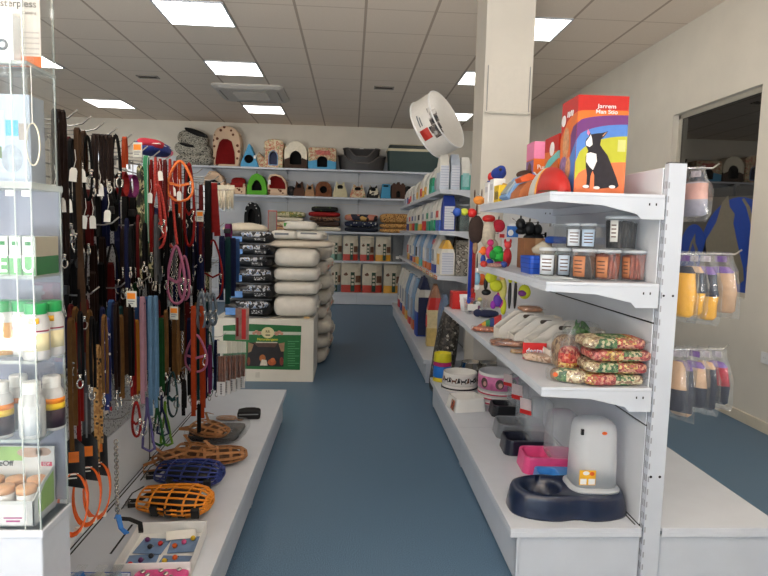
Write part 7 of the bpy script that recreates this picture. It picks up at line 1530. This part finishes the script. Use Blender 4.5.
stack = ((296.5, 315.5, 272.5, 317, 'white woven sack at the bottom of the white pile on the carton', 0), (282.5, 297, 272, 318.5, 'white woven sack, second up in the white pile', .01), (268.5, 283.5, 271.5, 318.5, 'white woven sack, third up in the white pile', .03), (248.5, 269.5, 271.5, 318, 'plump white sack fourth up with orange lettering on top', -.01))
zz = hbx+.002
for k, (v0, v1, u0, u1, lab, tl) in enumerate(stack):
    a = sk(u0, u1, v0, v1); h = (a[3]-a[2])*1.0
    zt = at(295, v0, 'y', BXY+.02).z
    h = zt-zz+.004
    t = sack(lab, (a[0]+a[1])/2, BXY+.30+.01*k, zz, a[1]-a[0], .56, h, SACKW, .01*k, seed=k, group='white sacks piled on the carton')
    if k == 3:
        b = MB(); b.obox((.02, -.10, h-.006), (.2, .07, .004), (.15, .05, -.2)); b.out('orange_print', mat((206, 120, 60), .6, 0, .2, 60), t)
    zz += h-.003
ztop = zz
a = sk(272, 330, 243, 254); sack('wide cream sack lying flat behind the plump white one', -.47, BXY+.34, ztop-.002, .62, .5, .075, mat((206, 196, 180), .5, 0, .06, 14, .3), .03, seed=5); zz = ztop+.07
sack('white sack with grey print near the top of the pile, left one', at(284, 238, 'y', 5.3).x, BXY+.30, zz, .20+.03, .46, .085, SACKW, .05, seed=6, prints=(('grey_print', (-.02, -.226, .05), (.12, .01, .02), GREY),))
sack('white sack near the top of the pile, right one over the aisle', at(311, 238, 'y', 5.3).x, BXY+.30, zz, .25, .46, .085, SACKW, -.06, seed=7, prints=(('grey_print', (-.0, -.226, .06), (.14, .01, .015), GREY),))
sack('topmost white sack with green print on the pile', at(299, 229, 'y', 5.3).x, BXY+.32, zz+.083, .29, .44, .085, SACKW, .02, seed=8, prints=(('green_print', (-.10, -.205, .05), (.06, .02, .03), mat((70, 140, 60), .6, 0, .1)),))
x = -.875; zz = hbx+.002
for k, (v0, v1) in enumerate(((300, 316), (284, 300), (268, 284), (256, 268), (244, 256), (231, 244))):
    h = at(250, v0, 'y', BXY+.05).z-zz
    t = sack('black feed sack with silver and blue print, %s from the bottom of the black pile' % NTH[k] if k < 5 else 'topmost black feed sack in the black pile', x+.01*((k*5) % 3-1), BXY+.29, zz, .42, .54, h+.003, SACKB, .02*((k % 3)-1), seed=k+20, group='black feed sacks piled on the carton')
    MB().obox((-.12, -.266, h*.36), (.12, .018, h*.40)).out('blue_label', mat((90, 140, 206), .5, 0, .1, 40), t, bevel=.002)
    b = MB().smooth(); b.ell((.04, -.225, h*.74), (.14, .055, h*.22), e=.5, wob=.08, seed=k); b.out('photo_print', ramp_mat('kibble_photo_%d' % k, [(30, 28, 30), (196, 196, 200), (110, 140, 180), (130, 100, 80)], 'noise', 22, .3, [0, .5, .56, .63]), t)
    MB().obox((.09, -.267, h*.36), (.09, .016, h*.2)).out('white_lettering', ramp_mat('lettering_%d' % k, [(20, 20, 22), (190, 190, 194)], 'noise', 80, .4, [0, .54]), t); MB().box(-.19, .19, -.262, -.256, h*.04, h*.07).out('grey_seam', GREY, t)
    zz += h
q = at(247, 231, 'y', 5.35); t = thing('cream_cushion', 'cream pillow-shaped sack lying on top of the black pile', 'sack', (q.x-.02, 5.42, zz-.004), .1); b = MB().smooth(); b.loft([[V((x_*k, y_*k, z_)) for x_, y_ in rrect(.40, .30, .05)] for k, z_ in ((.9, 0), (1, .02), (.8, .055), (.3, .075))]); b.out('sack', mat((206, 196, 178), .8, 0, .05), t)
q = at(270, 232, 'y', 5.2); t = thing('red_framed_card', 'narrow upright grey card with a red edge between the black and white piles', 'card', (q.x, 5.36, zz-.012)); MB().box(-.035, .035, -.008, .008, 0, .19).out('card', mat((120, 116, 112), .6, 0, .1), t); b = MB(); b.box(-.04, -.034, -.01, .01, 0, .195); b.box(.034, .04, -.01, .01, 0, .195); b.box(-.04, .04, -.01, .01, .188, .198); b.out('red_edge', mat((150, 50, 44), .6), t)
# second pile of white sacks on the floor behind the carton
for r in range(2):
    zz = .0
    for k in range(8 if r == 0 else 7):
        h = .155 if k % 2 == 0 else .145
        t = sack('white woven sack in the %s floor pile behind the carton, %s from the floor' % (('nearer', 'further')[r], NTH[k]), -.50+.02*((k*7+r) % 3-1), 6.05+.66*r, zz, .60, .58, h, mat((196, 190, 178), .5, 0, .1, 14, .4), .03*((k % 3)-1), seed=40+k+9*r, group='white sacks in the floor piles behind the carton')
        MB().obox((.2985, .05*((k % 3)-1), h*.52), (.006, .2, h*.26)).out('end_label', mat((206, 150, 130), .6, 0, .3, 20) if k % 3 == 0 else mat((170, 166, 158), .6, 0, .2, 20), t)
        zz += h-.004
